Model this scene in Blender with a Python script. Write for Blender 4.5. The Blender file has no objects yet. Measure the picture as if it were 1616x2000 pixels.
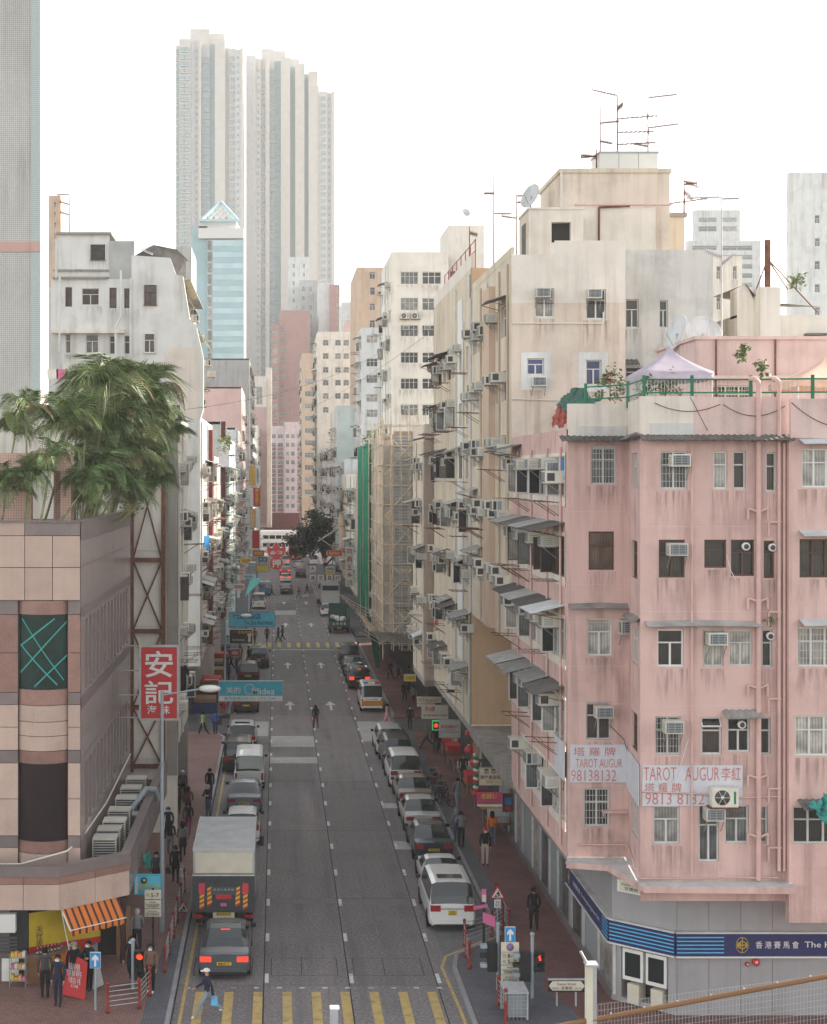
import bpy, bmesh, math, random
from math import radians, sin, cos, pi, sqrt, atan2
from mathutils import Matrix, Vector

# ---------------------------------------------------------------- camera, sky, sun, exposure
F, U0, V0, H = 2900.0, 541.0, 926.0, 18.0          # focal length and principal point in photo pixels, eye height in metres
SC = bpy.context.scene
COL = SC.collection
cam = bpy.data.cameras.new('camera')
cam.sensor_fit = 'VERTICAL'; cam.sensor_height = 24.0; cam.sensor_width = 24.0 * .808
cam.lens = F / 2000.0 * 24.0
cam.shift_x = (808.0 - U0) / 2000.0; cam.shift_y = -(1000.0 - V0) / 2000.0
cam.clip_start = .5; cam.clip_end = 4000
camo = bpy.data.objects.new('camera', cam); COL.objects.link(camo)
camo.location = (0, 0, H); camo.rotation_euler = (pi / 2, 0, 0)
SC.camera = camo

SUN_AZ, SUN_EL = radians(62), radians(28)           # azimuth from +Y towards +X
w = bpy.data.worlds.new('World'); SC.world = w; w.use_nodes = True
nt = w.node_tree; nt.nodes.clear()
sky = nt.nodes.new('ShaderNodeTexSky'); sky.sky_type = 'NISHITA'; sky.sun_disc = False
sky.sun_elevation = SUN_EL; sky.sun_rotation = SUN_AZ; sky.dust_density = .6; sky.air_density = 1.0; sky.ozone_density = 1.0
hs = nt.nodes.new('ShaderNodeHueSaturation'); hs.inputs['Saturation'].default_value = .38
bg = nt.nodes.new('ShaderNodeBackground'); bg.inputs['Strength'].default_value = .15
wo = nt.nodes.new('ShaderNodeOutputWorld')
wm_ = nt.nodes.new('ShaderNodeMix'); wm_.data_type = 'RGBA'; wm_.blend_type = 'MULTIPLY'; wm_.inputs[0].default_value = 1; wm_.inputs[7].default_value = (1.06, .99, .90, 1)
nt.links.new(sky.outputs[0], hs.inputs['Color']); nt.links.new(hs.outputs[0], wm_.inputs[6]); nt.links.new(wm_.outputs[2], bg.inputs[0]); nt.links.new(bg.outputs[0], wo.inputs[0])
sl = bpy.data.lights.new('sun', 'SUN'); sl.energy = 4.2; sl.angle = radians(2.5); sl.color = (1.0, .90, .76)
so = bpy.data.objects.new('sun', sl); COL.objects.link(so)
so.rotation_euler = Vector((-sin(SUN_AZ) * cos(SUN_EL), -cos(SUN_AZ) * cos(SUN_EL), -sin(SUN_EL))).to_track_quat('-Z', 'Y').to_euler()
so.location = (60, 100, 120)
SC.view_settings.view_transform = 'Standard'; SC.view_settings.look = 'None'
SC.view_settings.exposure = 1.45; SC.view_settings.gamma = 1.0; SC.view_settings.use_curve_mapping = False
cy = SC.cycles
cy.use_denoising = True; cy.use_adaptive_sampling = True; cy.adaptive_threshold = .012
cy.max_bounces = 6; cy.diffuse_bounces = 4; cy.glossy_bounces = 2; cy.transmission_bounces = 2; cy.transparent_max_bounces = 8
cy.volume_bounces = 0; cy.caustics_reflective = False; cy.caustics_refractive = False
SC.render.engine = 'CYCLES'

def wx(u, Y): return (u - U0) * Y / F
def wz(v, Y): return H - (v - V0) * Y / F
def at(u, v, Y): return Vector((wx(u, Y), Y, wz(v, Y)))
def gy(v, z=0.0): return (H - z) * F / (v - V0)
RND = random.Random(7)

# ---------------------------------------------------------------- materials
M = {}
def mat(name, col, rough=.75, metal=0.0, spec=.3, noise=0.0, ns=1.5, streak=0.0, grain=0.0, gs=40.0, bump=0.0, bs=30.0, emit=None, es=1.0,
        coat=0.0, coords='pos', brick=None, blotch=0.0, bscale=.35, bcol=None, rnd=0.0, alpha=None, streakcol=(.10, .085, .07), st_scale=(2.2, 2.2, .16)):
    m = bpy.data.materials.new(name); m.use_nodes = True; M[name] = m
    m.diffuse_color = (*col, 1)
    nt = m.node_tree; N = nt.nodes; Lk = nt.links.new
    b = N['Principled BSDF']
    b.inputs['Roughness'].default_value = rough; b.inputs['Metallic'].default_value = metal
    b.inputs['Specular IOR Level'].default_value = spec; b.inputs['Coat Weight'].default_value = coat
    b.inputs['Base Color'].default_value = (*col, 1)
    if emit:
        b.inputs['Emission Color'].default_value = (*emit, 1); b.inputs['Emission Strength'].default_value = es
    if coords == 'pos': src = N.new('ShaderNodeNewGeometry').outputs['Position']
    else: src = N.new('ShaderNodeTexCoord').outputs['Object']
    cur = None
    def rgb(c):
        n = N.new('ShaderNodeRGB'); n.outputs[0].default_value = (*c, 1); return n.outputs[0]
    def noise_(scale, detail=4.0, vec=None, rough_=.55):
        n = N.new('ShaderNodeTexNoise'); n.inputs['Scale'].default_value = scale; n.inputs['Detail'].default_value = detail
        n.inputs['Roughness'].default_value = rough_; Lk(vec or src, n.inputs['Vector']); return n.outputs['Fac']
    def mapr(f, a, b_, c, d):
        n = N.new('ShaderNodeMapRange'); n.inputs[1].default_value = a; n.inputs[2].default_value = b_
        n.inputs[3].default_value = c; n.inputs[4].default_value = d; Lk(f, n.inputs[0]); return n.outputs[0]
    def mix(a, b_, fac=1.0, mode='MIX'):
        n = N.new('ShaderNodeMix'); n.data_type = 'RGBA'; n.blend_type = mode
        if isinstance(fac, float): n.inputs[0].default_value = fac
        else: Lk(fac, n.inputs[0])
        Lk(a, n.inputs[6]); Lk(b_, n.inputs[7]); return n.outputs[2]
    def mapping(scale, rot=(0, 0, 0)):
        n = N.new('ShaderNodeMapping'); n.inputs['Scale'].default_value = scale; n.inputs['Rotation'].default_value = rot
        Lk(src, n.inputs['Vector']); return n.outputs[0]
    cur = rgb(col)
    if brick:
        bt = N.new('ShaderNodeTexBrick'); bt.inputs['Scale'].default_value = 1.0
        bt.inputs['Brick Width'].default_value = brick['w']; bt.inputs['Row Height'].default_value = brick['h']
        bt.inputs['Mortar Size'].default_value = brick['m']; bt.offset = brick.get('off', .5)
        bt.inputs['Color1'].default_value = (*brick['c1'], 1); bt.inputs['Color2'].default_value = (*brick['c2'], 1)
        bt.inputs['Mortar'].default_value = (*brick['mc'], 1); bt.inputs['Mortar Smooth'].default_value = .2
        Lk(mapping((1, 1, 1), brick.get('rot', (0, 0, 0))), bt.inputs['Vector']); cur = bt.outputs['Color']
    if rnd:
        oi = N.new('ShaderNodeObjectInfo'); cur = mix(cur, mapr(oi.outputs['Random'], 0, 1, 1 - rnd, 1 + rnd), 1.0, 'MULTIPLY')
    if noise: cur = mix(cur, mapr(noise_(ns), .3, .7, 1 - noise, 1 + noise), 1.0, 'MULTIPLY')
    if grain: cur = mix(cur, mapr(noise_(gs, 2.0), .3, .7, 1 - grain, 1 + grain), 1.0, 'MULTIPLY')
    if blotch: cur = mix(cur, rgb(bcol or (.1, .09, .08)), mapr(noise_(bscale, 6.0, None, .65), .49, .68, 0, blotch))
    if streak:
        f1 = mapr(noise_(1.0, 5.0, mapping(st_scale), .6), .47, .66, 0, 1)
        f2 = mapr(noise_(.25, 2.0), .35, .65, .15, 1)
        n = N.new('ShaderNodeMath'); n.operation = 'MULTIPLY'; Lk(f1, n.inputs[0]); Lk(f2, n.inputs[1])
        n2 = N.new('ShaderNodeMath'); n2.operation = 'MULTIPLY'; Lk(n.outputs[0], n2.inputs[0]); n2.inputs[1].default_value = streak
        cur = mix(cur, rgb(streakcol), n2.outputs[0])
    Lk(cur, b.inputs['Base Color'])
    if bump:
        bn = N.new('ShaderNodeBump'); bn.inputs['Strength'].default_value = bump; bn.inputs['Distance'].default_value = .02
        Lk(noise_(bs, 3.0), bn.inputs['Height']); Lk(bn.outputs[0], b.inputs['Normal'])
    if alpha is not None: b.inputs['Alpha'].default_value = alpha
    return m

def wallmat(name, col, streak=.35, noise=.06, blotch=.25, **k):
    k.setdefault('rough', .85); k.setdefault('spec', .15)
    return mat(name, col, noise=noise, ns=.6, streak=streak, blotch=blotch, bscale=.5, bcol=tuple(c * .55 for c in col), bump=.25, bs=12, grain=.05, gs=25, **k)

wallmat('pink', (.63, .44, .408), streak=.6, streakcol=(.24, .15, .135), blotch=.45)
wallmat('pink_pale', (.66, .50, .47), streak=.4, streakcol=(.25, .2, .18), blotch=.4)
wallmat('pink_trim', (.70, .64, .58)); wallmat('plaster', (.82, .79, .72), streak=.5, streakcol=(.3, .27, .24))
wallmat('cream', (.70, .61, .50), streak=.65, streakcol=(.33, .25, .20))
wallmat('cream_pale', (.71, .67, .61), streak=.45, streakcol=(.42, .35, .29))
wallmat('cream_lower', (.68, .59, .51), streak=.7, streakcol=(.36, .24, .19), blotch=.4)
wallmat('cream_grey', (.62, .555, .45), streak=.7, streakcol=(.25, .2, .16))
wallmat('tan', (.60, .42, .28), streak=.1, noise=.03)
wallmat('tan_pier', (.55, .42, .33), streak=.2)
wallmat('white_wall', (.75, .715, .65), streak=.6, streakcol=(.36, .32, .28))
wallmat('white_blue', (.71, .725, .72), streak=.65, streakcol=(.36, .33, .31), blotch=.35, st_scale=(1.1, 1.1, .12))
wallmat('white_warm', (.74, .68, .62), streak=.25)
wallmat('grey_wall', (.42, .42, .42), streak=.5)
wallmat('grey_light', (.58, .60, .61), streak=.4)
wallmat('brown_wall', (.47, .37, .31), streak=.4)
wallmat('mint', (.55, .64, .62), streak=.35)
wallmat('tan_far', (.55, .41, .31), streak=.3)
wallmat('pinkwhite', (.66, .55, .56), streak=.3)
wallmat('pink_far', (.62, .44, .42), streak=.2)
wallmat('brick_far', (.36, .20, .18), streak=.2)
wallmat('concrete', (.33, .31, .29), streak=.4, blotch=.5)
wallmat('concrete_light', (.58, .58, .57), streak=.3, blotch=.5)
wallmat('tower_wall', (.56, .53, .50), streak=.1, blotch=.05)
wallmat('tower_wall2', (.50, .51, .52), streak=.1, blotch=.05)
mat('tower_glass', (.22, .34, .38), rough=.25, spec=.5)
mat('glass_blue', (.26, .42, .47), rough=.15, spec=.6, noise=.1, ns=.2)
mat('glass_blue2', (.38, .54, .59), rough=.2, spec=.5, noise=.12, ns=.25)
mat('shopgrey', (.32, .315, .33), rough=.6, noise=.05, streak=.2)
mat('granite', (.50, .37, .315), rough=.5, spec=.4, noise=.10, ns=1.0, grain=.25, gs=60, rnd=.10, streak=.25, streakcol=(.2, .14, .11))
mat('granite_dark', (.19, .155, .155), rough=.4, spec=.4, grain=.3, gs=70, rnd=.12, noise=.1)
mat('granite_red', (.27, .155, .13), rough=.35, spec=.45, grain=.3, gs=55, rnd=.12, noise=.15, ns=2)
mat('granite_joint', (.10, .075, .065), rough=.8)
mat('granite_polish', (.31, .255, .25), rough=.22, spec=.55, grain=.2, gs=70, rnd=.08, streak=.25)
mosaic = dict(w=.1, h=.1, m=.012, off=0.0, c1=(.60, .595, .57), c2=(.54, .535, .52), mc=(.33, .32, .31), rot=(radians(-90), 0, 0))
mat('mosaic', (.5, .5, .5), rough=.5, brick=mosaic, noise=.07, ns=.4, streak=.3)
mat('mosaic_blue', (.5, .5, .5), rough=.4, brick=dict(mosaic, c1=(.50, .58, .59), c2=(.46, .54, .56), mc=(.32, .36, .37)))
mat('mosaic_pink', (.5, .5, .5), rough=.5, brick=dict(mosaic, c1=(.60, .40, .34), c2=(.55, .36, .31), mc=(.36, .25, .21)), noise=.06, ns=.6)
mat('band_pink', (.55, .36, .32), rough=.6, noise=.05)
mat('road', (.205, .188, .190), rough=.8, spec=.25, noise=.16, ns=.35, grain=.34, gs=9, rnd=.10, streak=.75, streakcol=(.115, .105, .11), st_scale=(1.6, .05, 1), bump=.3, bs=60, blotch=.6, bscale=.35, bcol=(.14, .13, .135))
mat('road_joint', (.022, .022, .024), rough=.9)
mat('asphalt', (.085, .085, .09), rough=.85, noise=.15, ns=.8, grain=.2, gs=12, bump=.3, bs=60)
mat('patch', (.40, .40, .395), rough=.85, noise=.12, ns=1.5, grain=.2, gs=10, blotch=.4, bcol=(.26, .255, .255))
mat('patch_dark', (.175, .172, .18), rough=.85, noise=.12, ns=1.5, grain=.2, gs=10)
mat('kerb', (.27, .275, .285), rough=.8, noise=.15, ns=1.5, grain=.2, gs=20)
mat('paint_white', (.62, .62, .60), rough=.7, noise=.1, ns=2, blotch=.75, bscale=2.2, bcol=(.17, .165, .165))
mat('paint_yellow', (.50, .36, .13), rough=.7, noise=.1, ns=2, blotch=.7, bscale=2.5, bcol=(.20, .17, .13))
RB = dict(w=.22, h=.11, m=.012, c1=(.215, .088, .074), c2=(.165, .075, .068), mc=(.06, .045, .045))
mat('paving_red', (.2, .1, .1), rough=.7, brick=RB, noise=.22, ns=.5, grain=.15, gs=8, blotch=.5, bscale=.45, bcol=(.10, .055, .052))
mat('paving_pink', (.2, .1, .1), rough=.7, brick=dict(RB, c1=(.27, .15, .125), c2=(.21, .12, .105), mc=(.085, .06, .06)), noise=.2, ns=.5, grain=.15, gs=8, blotch=.4, bscale=.5, bcol=(.13, .085, .08))
mat('paving_grey', (.2, .2, .2), rough=.75, brick=dict(RB, c1=(.125, .128, .15), c2=(.10, .103, .12), mc=(.05, .05, .055)), noise=.18, ns=.7)
mat('alu', (.52, .52, .51), rough=.5, spec=.4, rnd=.12, noise=.1, ns=4)
mat('alu_white', (.66, .66, .64), rough=.5, rnd=.08)
mat('frame_brown', (.10, .055, .04), rough=.5)
mat('frame_dark', (.05, .05, .055), rough=.45)
mat('steel', (.36, .37, .38), rough=.45, metal=.6, noise=.15, ns=3)
mat('steel_grey', (.30, .34, .38), rough=.5, noise=.1, ns=3)
mat('galv', (.45, .46, .48), rough=.5, metal=.3, noise=.15, ns=4)
mat('rust', (.16, .065, .04), rough=.85, noise=.35, ns=3, grain=.3, gs=20)
mat('black', (.018, .018, .02), rough=.5)
mat('black_soft', (.03, .03, .033), rough=.8)
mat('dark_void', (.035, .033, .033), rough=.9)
mat('ac_body', (.62, .60, .53), rough=.55, rnd=.16, noise=.12, ns=3, coords='obj', streak=.0)
mat('ac_dark', (.07, .07, .075), rough=.7)
mat('ac_grille', (.30, .33, .35), rough=.6)
mat('pipe_white', (.64, .63, .60), rough=.6, rnd=.1, noise=.1, ns=2)
mat('pipe_pink', (.60, .40, .37), rough=.6, noise=.1, ns=2)
mat('sheet', (.34, .34, .33), rough=.6, metal=.2, noise=.25, ns=1.5, rnd=.3, streak=.3, coords='obj', st_scale=(2, 2, 2))
mat('sheet_dark', (.12, .11, .105), rough=.7, noise=.3, ns=2, rnd=.3, coords='obj')
mat('sheet_light', (.52, .55, .56), rough=.6, noise=.15, ns=2)
mat('corrugated', (.40, .42, .43), rough=.5, metal=.35, noise=.15, ns=.8, rnd=.05)
mat('bamboo', (.58, .50, .40), rough=.6, noise=.25, ns=3, rnd=.12)
mat('net_green', (.02, .26, .15), rough=.8, noise=.2, ns=1.0, spec=.1)
mat('net_green_dark', (.03, .125, .085), rough=.9, noise=.3, ns=1.2, spec=.1, blotch=.5, bscale=1.5, bcol=(.02, .05, .04))
mat('canvas_net', (.58, .53, .46), rough=.9, noise=.15, ns=.8, alpha=.55)
mat('leaf', (.062, .115, .036), rough=.55, spec=.3, rnd=.35, noise=.3, ns=2.0)
mat('leaf_light', (.15, .205, .07), rough=.5, spec=.35, rnd=.3, noise=.25, ns=2.0)
mat('leaf_dark', (.035, .060, .026), rough=.6, spec=.2, noise=.35, ns=1.5)
mat('leaf_brown', (.20, .13, .07), rough=.8, rnd=.3, noise=.2)
mat('cane', (.24, .24, .13), rough=.6, noise=.3, ns=5, rnd=.2)
mat('bark', (.12, .095, .075), rough=.9, noise=.3, ns=3)
mat('soil', (.06, .045, .035), rough=.95, noise=.3, ns=4)
mat('flower', (.45, .03, .05), rough=.6)
def flat(name, col, rough=.6, **k): return mat(name, col, rough, **k)
for n_, c_ in dict(s_red=(.50, .035, .04), s_cyan=(.06, .40, .52), s_cyan2=(.10, .50, .68), s_white=(.68, .68, .66), s_black=(.03, .03, .03), s_orange=(.62, .34, .10),
                   s_yellow=(.62, .46, .04), s_navy=(.025, .03, .11), s_blue=(.03, .25, .58), s_pinkred=(.55, .06, .08), s_green=(.02, .20, .10), s_magenta=(.55, .05, .15),
                   s_pink=(.60, .14, .30), s_cream=(.60, .56, .46), s_maroon=(.15, .035, .035), s_lightblue=(.10, .45, .75), s_gold=(.50, .36, .05), s_grey=(.40, .41, .40),
                   rail_red=(.24, .035, .03), hydrant=(.38, .03, .03), rail_green=(.02, .16, .085), s_paleblue=(.56, .57, .62), s_ink=(.52, .17, .15), s_awning=(.60, .17, .03),
                   s_awning2=(.055, .025, .028), s_tent=(.40, .35, .42), s_tent2=(.64, .42, .32), s_tarpgreen=(.02, .105, .075), s_tarpred=(.34, .07, .055), s_teal=(.05, .33, .30),
                   s_brownwood=(.22, .12, .06), s_amber=(.7, .30, .04)).items():
    flat(n_, c_, noise=.08, ns=2.5)
flat('tinted', (.02, .022, .025), .15, spec=.3)
mat('curtain_dark', (.045, .02, .025), rough=.8, noise=.2, ns=6)
# car and people
for n_, c_ in dict(car_white=(.74, .74, .73), car_silver=(.48, .48, .47), car_black=(.012, .012, .014), car_grey=(.07, .085, .10), car_tan=(.26, .22, .18), car_navy=(.02, .028, .045),
                   car_green=(.02, .085, .065), car_red=(.30, .02, .02), car_bluegrey=(.16, .19, .22), car_truck=(.50, .52, .52), car_beige=(.42, .36, .27), car_blue=(.03, .2, .45)).items():
    mat(n_, c_, rough=.28, spec=.5, coat=.6, noise=.04, ns=3, coords='obj')
mat('truck_box', (.46, .48, .48), rough=.55, noise=.15, ns=1.2, blotch=.3, bcol=(.25, .25, .22), bscale=1.5, coords='obj')
mat('car_glass', (.02, .028, .032), rough=.05, spec=.8)
mat('tyre', (.018, .018, .018), rough=.9)
mat('rim', (.34, .34, .35), rough=.35, metal=.7)
mat('trim_black', (.02, .02, .02), rough=.6)
mat('lamp_red', (.30, .015, .015), rough=.25, spec=.5)
mat('lamp_red_lit', (.8, .05, .03), rough=.3, emit=(1, .04, .02), es=.55)
mat('lamp_amber_lit', (.8, .4, .1), rough=.3, emit=(1, .5, .15), es=3.0)
mat('lamp_white_lit', (.9, .9, .85), rough=.3, emit=(1, .93, .8), es=5.0)
mat('led_red', (.7, .05, .02), emit=(1, .06, .02), es=.6)
mat('led_green', (.05, .6, .15), emit=(.05, 1, .25), es=.12)
mat('plate_yellow', (.62, .40, .02), rough=.5)
for n_, c_ in dict(skin=(.46, .27, .19), hair_black=(.014, .012, .012), hair_grey=(.35, .34, .33), c_black=(.018, .018, .021), c_navy=(.025, .03, .055), c_grey=(.17, .175, .19), c_dgrey=(.06, .065, .07),
                   c_jeans=(.07, .105, .18), c_beige=(.55, .47, .38), c_orange=(.60, .15, .03), c_brown=(.16, .095, .07), c_white=(.68, .67, .64), c_ltjeans=(.22, .26, .32), c_red=(.38, .03, .035),
                   c_purple=(.14, .03, .07), c_green=(.30, .55, .16), c_blue=(.06, .10, .30), c_olive=(.13, .15, .12), c_pink=(.55, .30, .30), c_maroon=(.12, .03, .04), c_mask=(.55, .68, .74)).items():
    mat(n_, c_, rough=.85, spec=.15, noise=.12, ns=8, coords='obj')

def glassmat(name, cols, rough=.15, coat=.6):
    """window panes: each pane picks its own tone, some hung with pale curtains"""
    m = bpy.data.materials.new(name); m.use_nodes = True; M[name] = m
    nt = m.node_tree; N = nt.nodes; Lk = nt.links.new; b = N['Principled BSDF']
    oi = N.new('ShaderNodeObjectInfo'); cr = N.new('ShaderNodeValToRGB'); cr.color_ramp.interpolation = 'CONSTANT'
    e = cr.color_ramp.elements
    while len(e) < len(cols): e.new(.5)
    for i, c in enumerate(cols): e[i].position = i / len(cols); e[i].color = (*c, 1)
    Lk(oi.outputs['Random'], cr.inputs[0])
    tc = N.new('ShaderNodeTexCoord'); wv = N.new('ShaderNodeTexWave'); wv.inputs['Scale'].default_value = 3.2; wv.inputs['Distortion'].default_value = 1.5
    wv.inputs['Detail'].default_value = 1.0
    Lk(tc.outputs['Object'], wv.inputs['Vector'])
    mr = N.new('ShaderNodeMapRange'); mr.inputs[3].default_value = .72; mr.inputs[4].default_value = 1.12; Lk(wv.outputs['Fac'], mr.inputs[0])
    nz = N.new('ShaderNodeTexNoise'); nz.inputs['Scale'].default_value = 1.7; Lk(tc.outputs['Object'], nz.inputs['Vector'])
    mr2 = N.new('ShaderNodeMapRange'); mr2.inputs[1].default_value = .35; mr2.inputs[2].default_value = .65; mr2.inputs[3].default_value = .6; mr2.inputs[4].default_value = 1.3; Lk(nz.outputs['Fac'], mr2.inputs[0])
    mu = N.new('ShaderNodeMath'); mu.operation = 'MULTIPLY'; Lk(mr.outputs[0], mu.inputs[0]); Lk(mr2.outputs[0], mu.inputs[1])
    mx = N.new('ShaderNodeMix'); mx.data_type = 'RGBA'; mx.blend_type = 'MULTIPLY'; mx.inputs[0].default_value = 1
    Lk(cr.outputs[0], mx.inputs[6]); Lk(mu.outputs[0], mx.inputs[7]); Lk(mx.outputs[2], b.inputs['Base Color'])
    b.inputs['Roughness'].default_value = .5; b.inputs['Coat Weight'].default_value = coat; b.inputs['Coat Roughness'].default_value = rough; b.inputs['Specular IOR Level'].default_value = .3
    return m
glassmat('pane', [(.03, .032, .035), (.06, .062, .065), (.16, .17, .17), (.025, .026, .03), (.30, .295, .28), (.05, .05, .055), (.11, .12, .13), (.36, .34, .31)])
glassmat('pane_dark', [(.02, .02, .022), (.035, .032, .03), (.05, .045, .04), (.028, .028, .03)])
glassmat('pane_curtain', [(.45, .44, .42), (.50, .48, .44), (.38, .385, .39)])
glassmat('pane_warm', [(.10, .065, .05), (.06, .045, .04), (.035, .03, .03), (.13, .09, .07)])
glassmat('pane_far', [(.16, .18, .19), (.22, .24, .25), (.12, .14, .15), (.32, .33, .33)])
glassmat('pane_blue', [(.05, .07, .20), (.06, .09, .26)])

# ---------------------------------------------------------------- mesh builder
class MB:
    def __init__(s): s.v = []; s.f = []; s.m = []; s.mats = []; s.smooth = set()
    def mi(s, m):
        if m not in s.mats: s.mats.append(m)
        return s.mats.index(m)
    def poly(s, pts, m, smooth=False):
        n = len(s.v); s.v += [tuple(p) for p in pts]
        if smooth: s.smooth.add(len(s.f))
        s.f.append(tuple(range(n, n + len(pts)))); s.m.append(s.mi(m)); return s
    def raw(s, pts, faces, m, smooth=False):
        n = len(s.v); s.v += [tuple(p) for p in pts]; k = s.mi(m)
        for f in faces:
            if smooth: s.smooth.add(len(s.f))
            s.f.append(tuple(i + n for i in f)); s.m.append(k)
        return s
    def box(s, x0, y0, z0, x1, y1, z1, m):
        p = [(x0, y0, z0), (x1, y0, z0), (x1, y1, z0), (x0, y1, z0), (x0, y0, z1), (x1, y0, z1), (x1, y1, z1), (x0, y1, z1)]
        return s.raw(p, [(0, 3, 2, 1), (4, 5, 6, 7), (0, 1, 5, 4), (1, 2, 6, 5), (2, 3, 7, 6), (3, 0, 4, 7)], m)
    def tube(s, p0, p1, r, m, n=6, r2=None, smooth=True):
        p0 = Vector(p0); p1 = Vector(p1); d = p1 - p0
        if d.length < 1e-6: return s
        q = d.to_track_quat('Z', 'Y'); r2 = r if r2 is None else r2
        a = [p0 + q @ Vector((cos(2 * pi * i / n) * r, sin(2 * pi * i / n) * r, 0)) for i in range(n)]
        b = [p1 + q @ Vector((cos(2 * pi * i / n) * r2, sin(2 * pi * i / n) * r2, 0)) for i in range(n)]
        s.raw(a + b, [(i, (i + 1) % n, n + (i + 1) % n, n + i) for i in range(n)], m, smooth)
        s.raw(a, [tuple(range(n))[::-1]], m); return s.raw(b, [tuple(range(n))], m)
    def path(s, pts, r, m, n=5):
        pts = [Vector(p) for p in pts]; rings = []
        for i, p in enumerate(pts):
            d = (pts[min(i + 1, len(pts) - 1)] - pts[max(i - 1, 0)]); q = d.to_track_quat('Z', 'Y')
            rr = r(i / (len(pts) - 1)) if callable(r) else r
            rings += [p + q @ Vector((cos(2 * pi * k / n) * rr, sin(2 * pi * k / n) * rr, 0)) for k in range(n)]
        fs = [(i * n + k, i * n + (k + 1) % n, (i + 1) * n + (k + 1) % n, (i + 1) * n + k) for i in range(len(pts) - 1) for k in range(n)]
        return s.raw(rings, fs, m, True)
    def prism(s, poly, z0, z1, m, top=None):
        n = len(poly); p = [(x, y, z0) for x, y in poly] + [(x, y, z1) for x, y in poly]
        s.raw(p, [(i, (i + 1) % n, n + (i + 1) % n, n + i) for i in range(n)] + [tuple(range(n))[::-1]], m)
        return s.raw(p[n:], [tuple(range(n))], top or m)
    def extr(s, poly, y0, y1, m):
        n = len(poly); p = [(x, y0, z) for x, z in poly] + [(x, y1, z) for x, z in poly]
        return s.raw(p, [(i, (i + 1) % n, n + (i + 1) % n, n + i) for i in range(n)] + [tuple(range(n)), tuple(range(n, 2 * n))[::-1]], m)
    def lathe(s, prof, m, n=12, c=(0, 0, 0), smooth=True, axis='z'):
        p = []
        for r, z in prof:
            for i in range(n):
                a = 2 * pi * i / n; q = (r * cos(a), r * sin(a), z)
                if axis == 'y': q = (q[0], q[2], q[1])
                if axis == 'x': q = (q[2], q[0], q[1])
                p.append((c[0] + q[0], c[1] + q[1], c[2] + q[2]))
        k = len(prof)
        return s.raw(p, [(j * n + i, j * n + (i + 1) % n, (j + 1) * n + (i + 1) % n, (j + 1) * n + i) for j in range(k - 1) for i in range(n)]
                     + [tuple(range(n))[::-1], tuple(range((k - 1) * n, k * n))], m, smooth)
    def ball(s, c, r, m, n=10, k=6, sc=(1, 1, 1)):
        p = [(c[0] + r * sc[0] * sin(pi * j / k) * cos(2 * pi * i / n), c[1] + r * sc[1] * sin(pi * j / k) * sin(2 * pi * i / n), c[2] + r * sc[2] * cos(pi * j / k)) for j in range(k + 1) for i in range(n)]
        return s.raw(p, [(j * n + i, (j + 1) * n + i, (j + 1) * n + (i + 1) % n, j * n + (i + 1) % n) for j in range(k) for i in range(n)], m, True)
    def mesh(s, name):
        me = bpy.data.meshes.new(name); me.from_pydata(s.v, [], s.f)
        for m in s.mats: me.materials.append(M[m])
        me.polygons.foreach_set('material_index', s.m)
        if s.smooth: me.polygons.foreach_set('use_smooth', [i in s.smooth for i in range(len(s.f))])
        me.update(); return me

MW = {}                                              # world matrices of things, for parts written in world coordinates
def base_name(n): return n
def put(name, me, parent=None, loc=(0, 0, 0), rz=0.0, world=True, scale=None, rot=None):
    """link one mesh object; world=True: coordinates are world ones even under a parent"""
    if isinstance(me, MB): me = me.mesh(name)
    o = bpy.data.objects.new(name, me); COL.objects.link(o)
    o.location = loc; o.rotation_euler = rot or (0, 0, rz)
    if scale: o.scale = scale
    if parent is not None:
        o.parent = parent
        if world and parent in MW: o.matrix_parent_inverse = MW[parent]
    return o
def tag(o, label, cat, group=None, kind=None):
    if label: o['label'] = label
    if cat: o['category'] = cat
    if group: o['group'] = group
    if kind: o['kind'] = kind
    return o
def thing(name, label, cat, loc=(0, 0, 0), rz=0.0, group=None):
    o = bpy.data.objects.new(name, None); COL.objects.link(o); o.empty_display_size = .3
    o.location = loc; o.rotation_euler = (0, 0, rz)
    MW[o] = (Matrix.Translation(Vector(loc)) @ Matrix.Rotation(rz, 4, 'Z')).inverted()
    return tag(o, label, cat, group)
def struct(name, me, parent=None, **k):
    o = put(name, me, parent, **k)
    if parent is None: o['kind'] = 'structure'
    return o
def omat(o, i, m):
    s = o.material_slots[i]; s.link = 'OBJECT'; s.material = M[m]

class Fac:
    """a vertical wall: origin, heading of its outward normal (th=0 faces the camera, -90 faces the street from the right, 90 from the left)"""
    def __init__(s, x0, y0, th, w): s.x0, s.y0, s.th, s.w = x0, y0, radians(th), w; s.ux, s.uy = cos(s.th), sin(s.th); s.nx, s.ny = sin(s.th), -cos(s.th)
    def pt(s, a, z, d=0.0): return (s.x0 + s.ux * a + s.nx * d, s.y0 + s.uy * a + s.ny * d, z)
def facing(p, q):
    """facade from plan point p to plan point q, outside on the right-hand side seen from p towards q"""
    th = math.degrees(atan2(q[1] - p[1], q[0] - p[0])); return Fac(p[0], p[1], th, math.hypot(q[0] - p[0], q[1] - p[1]))

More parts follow.
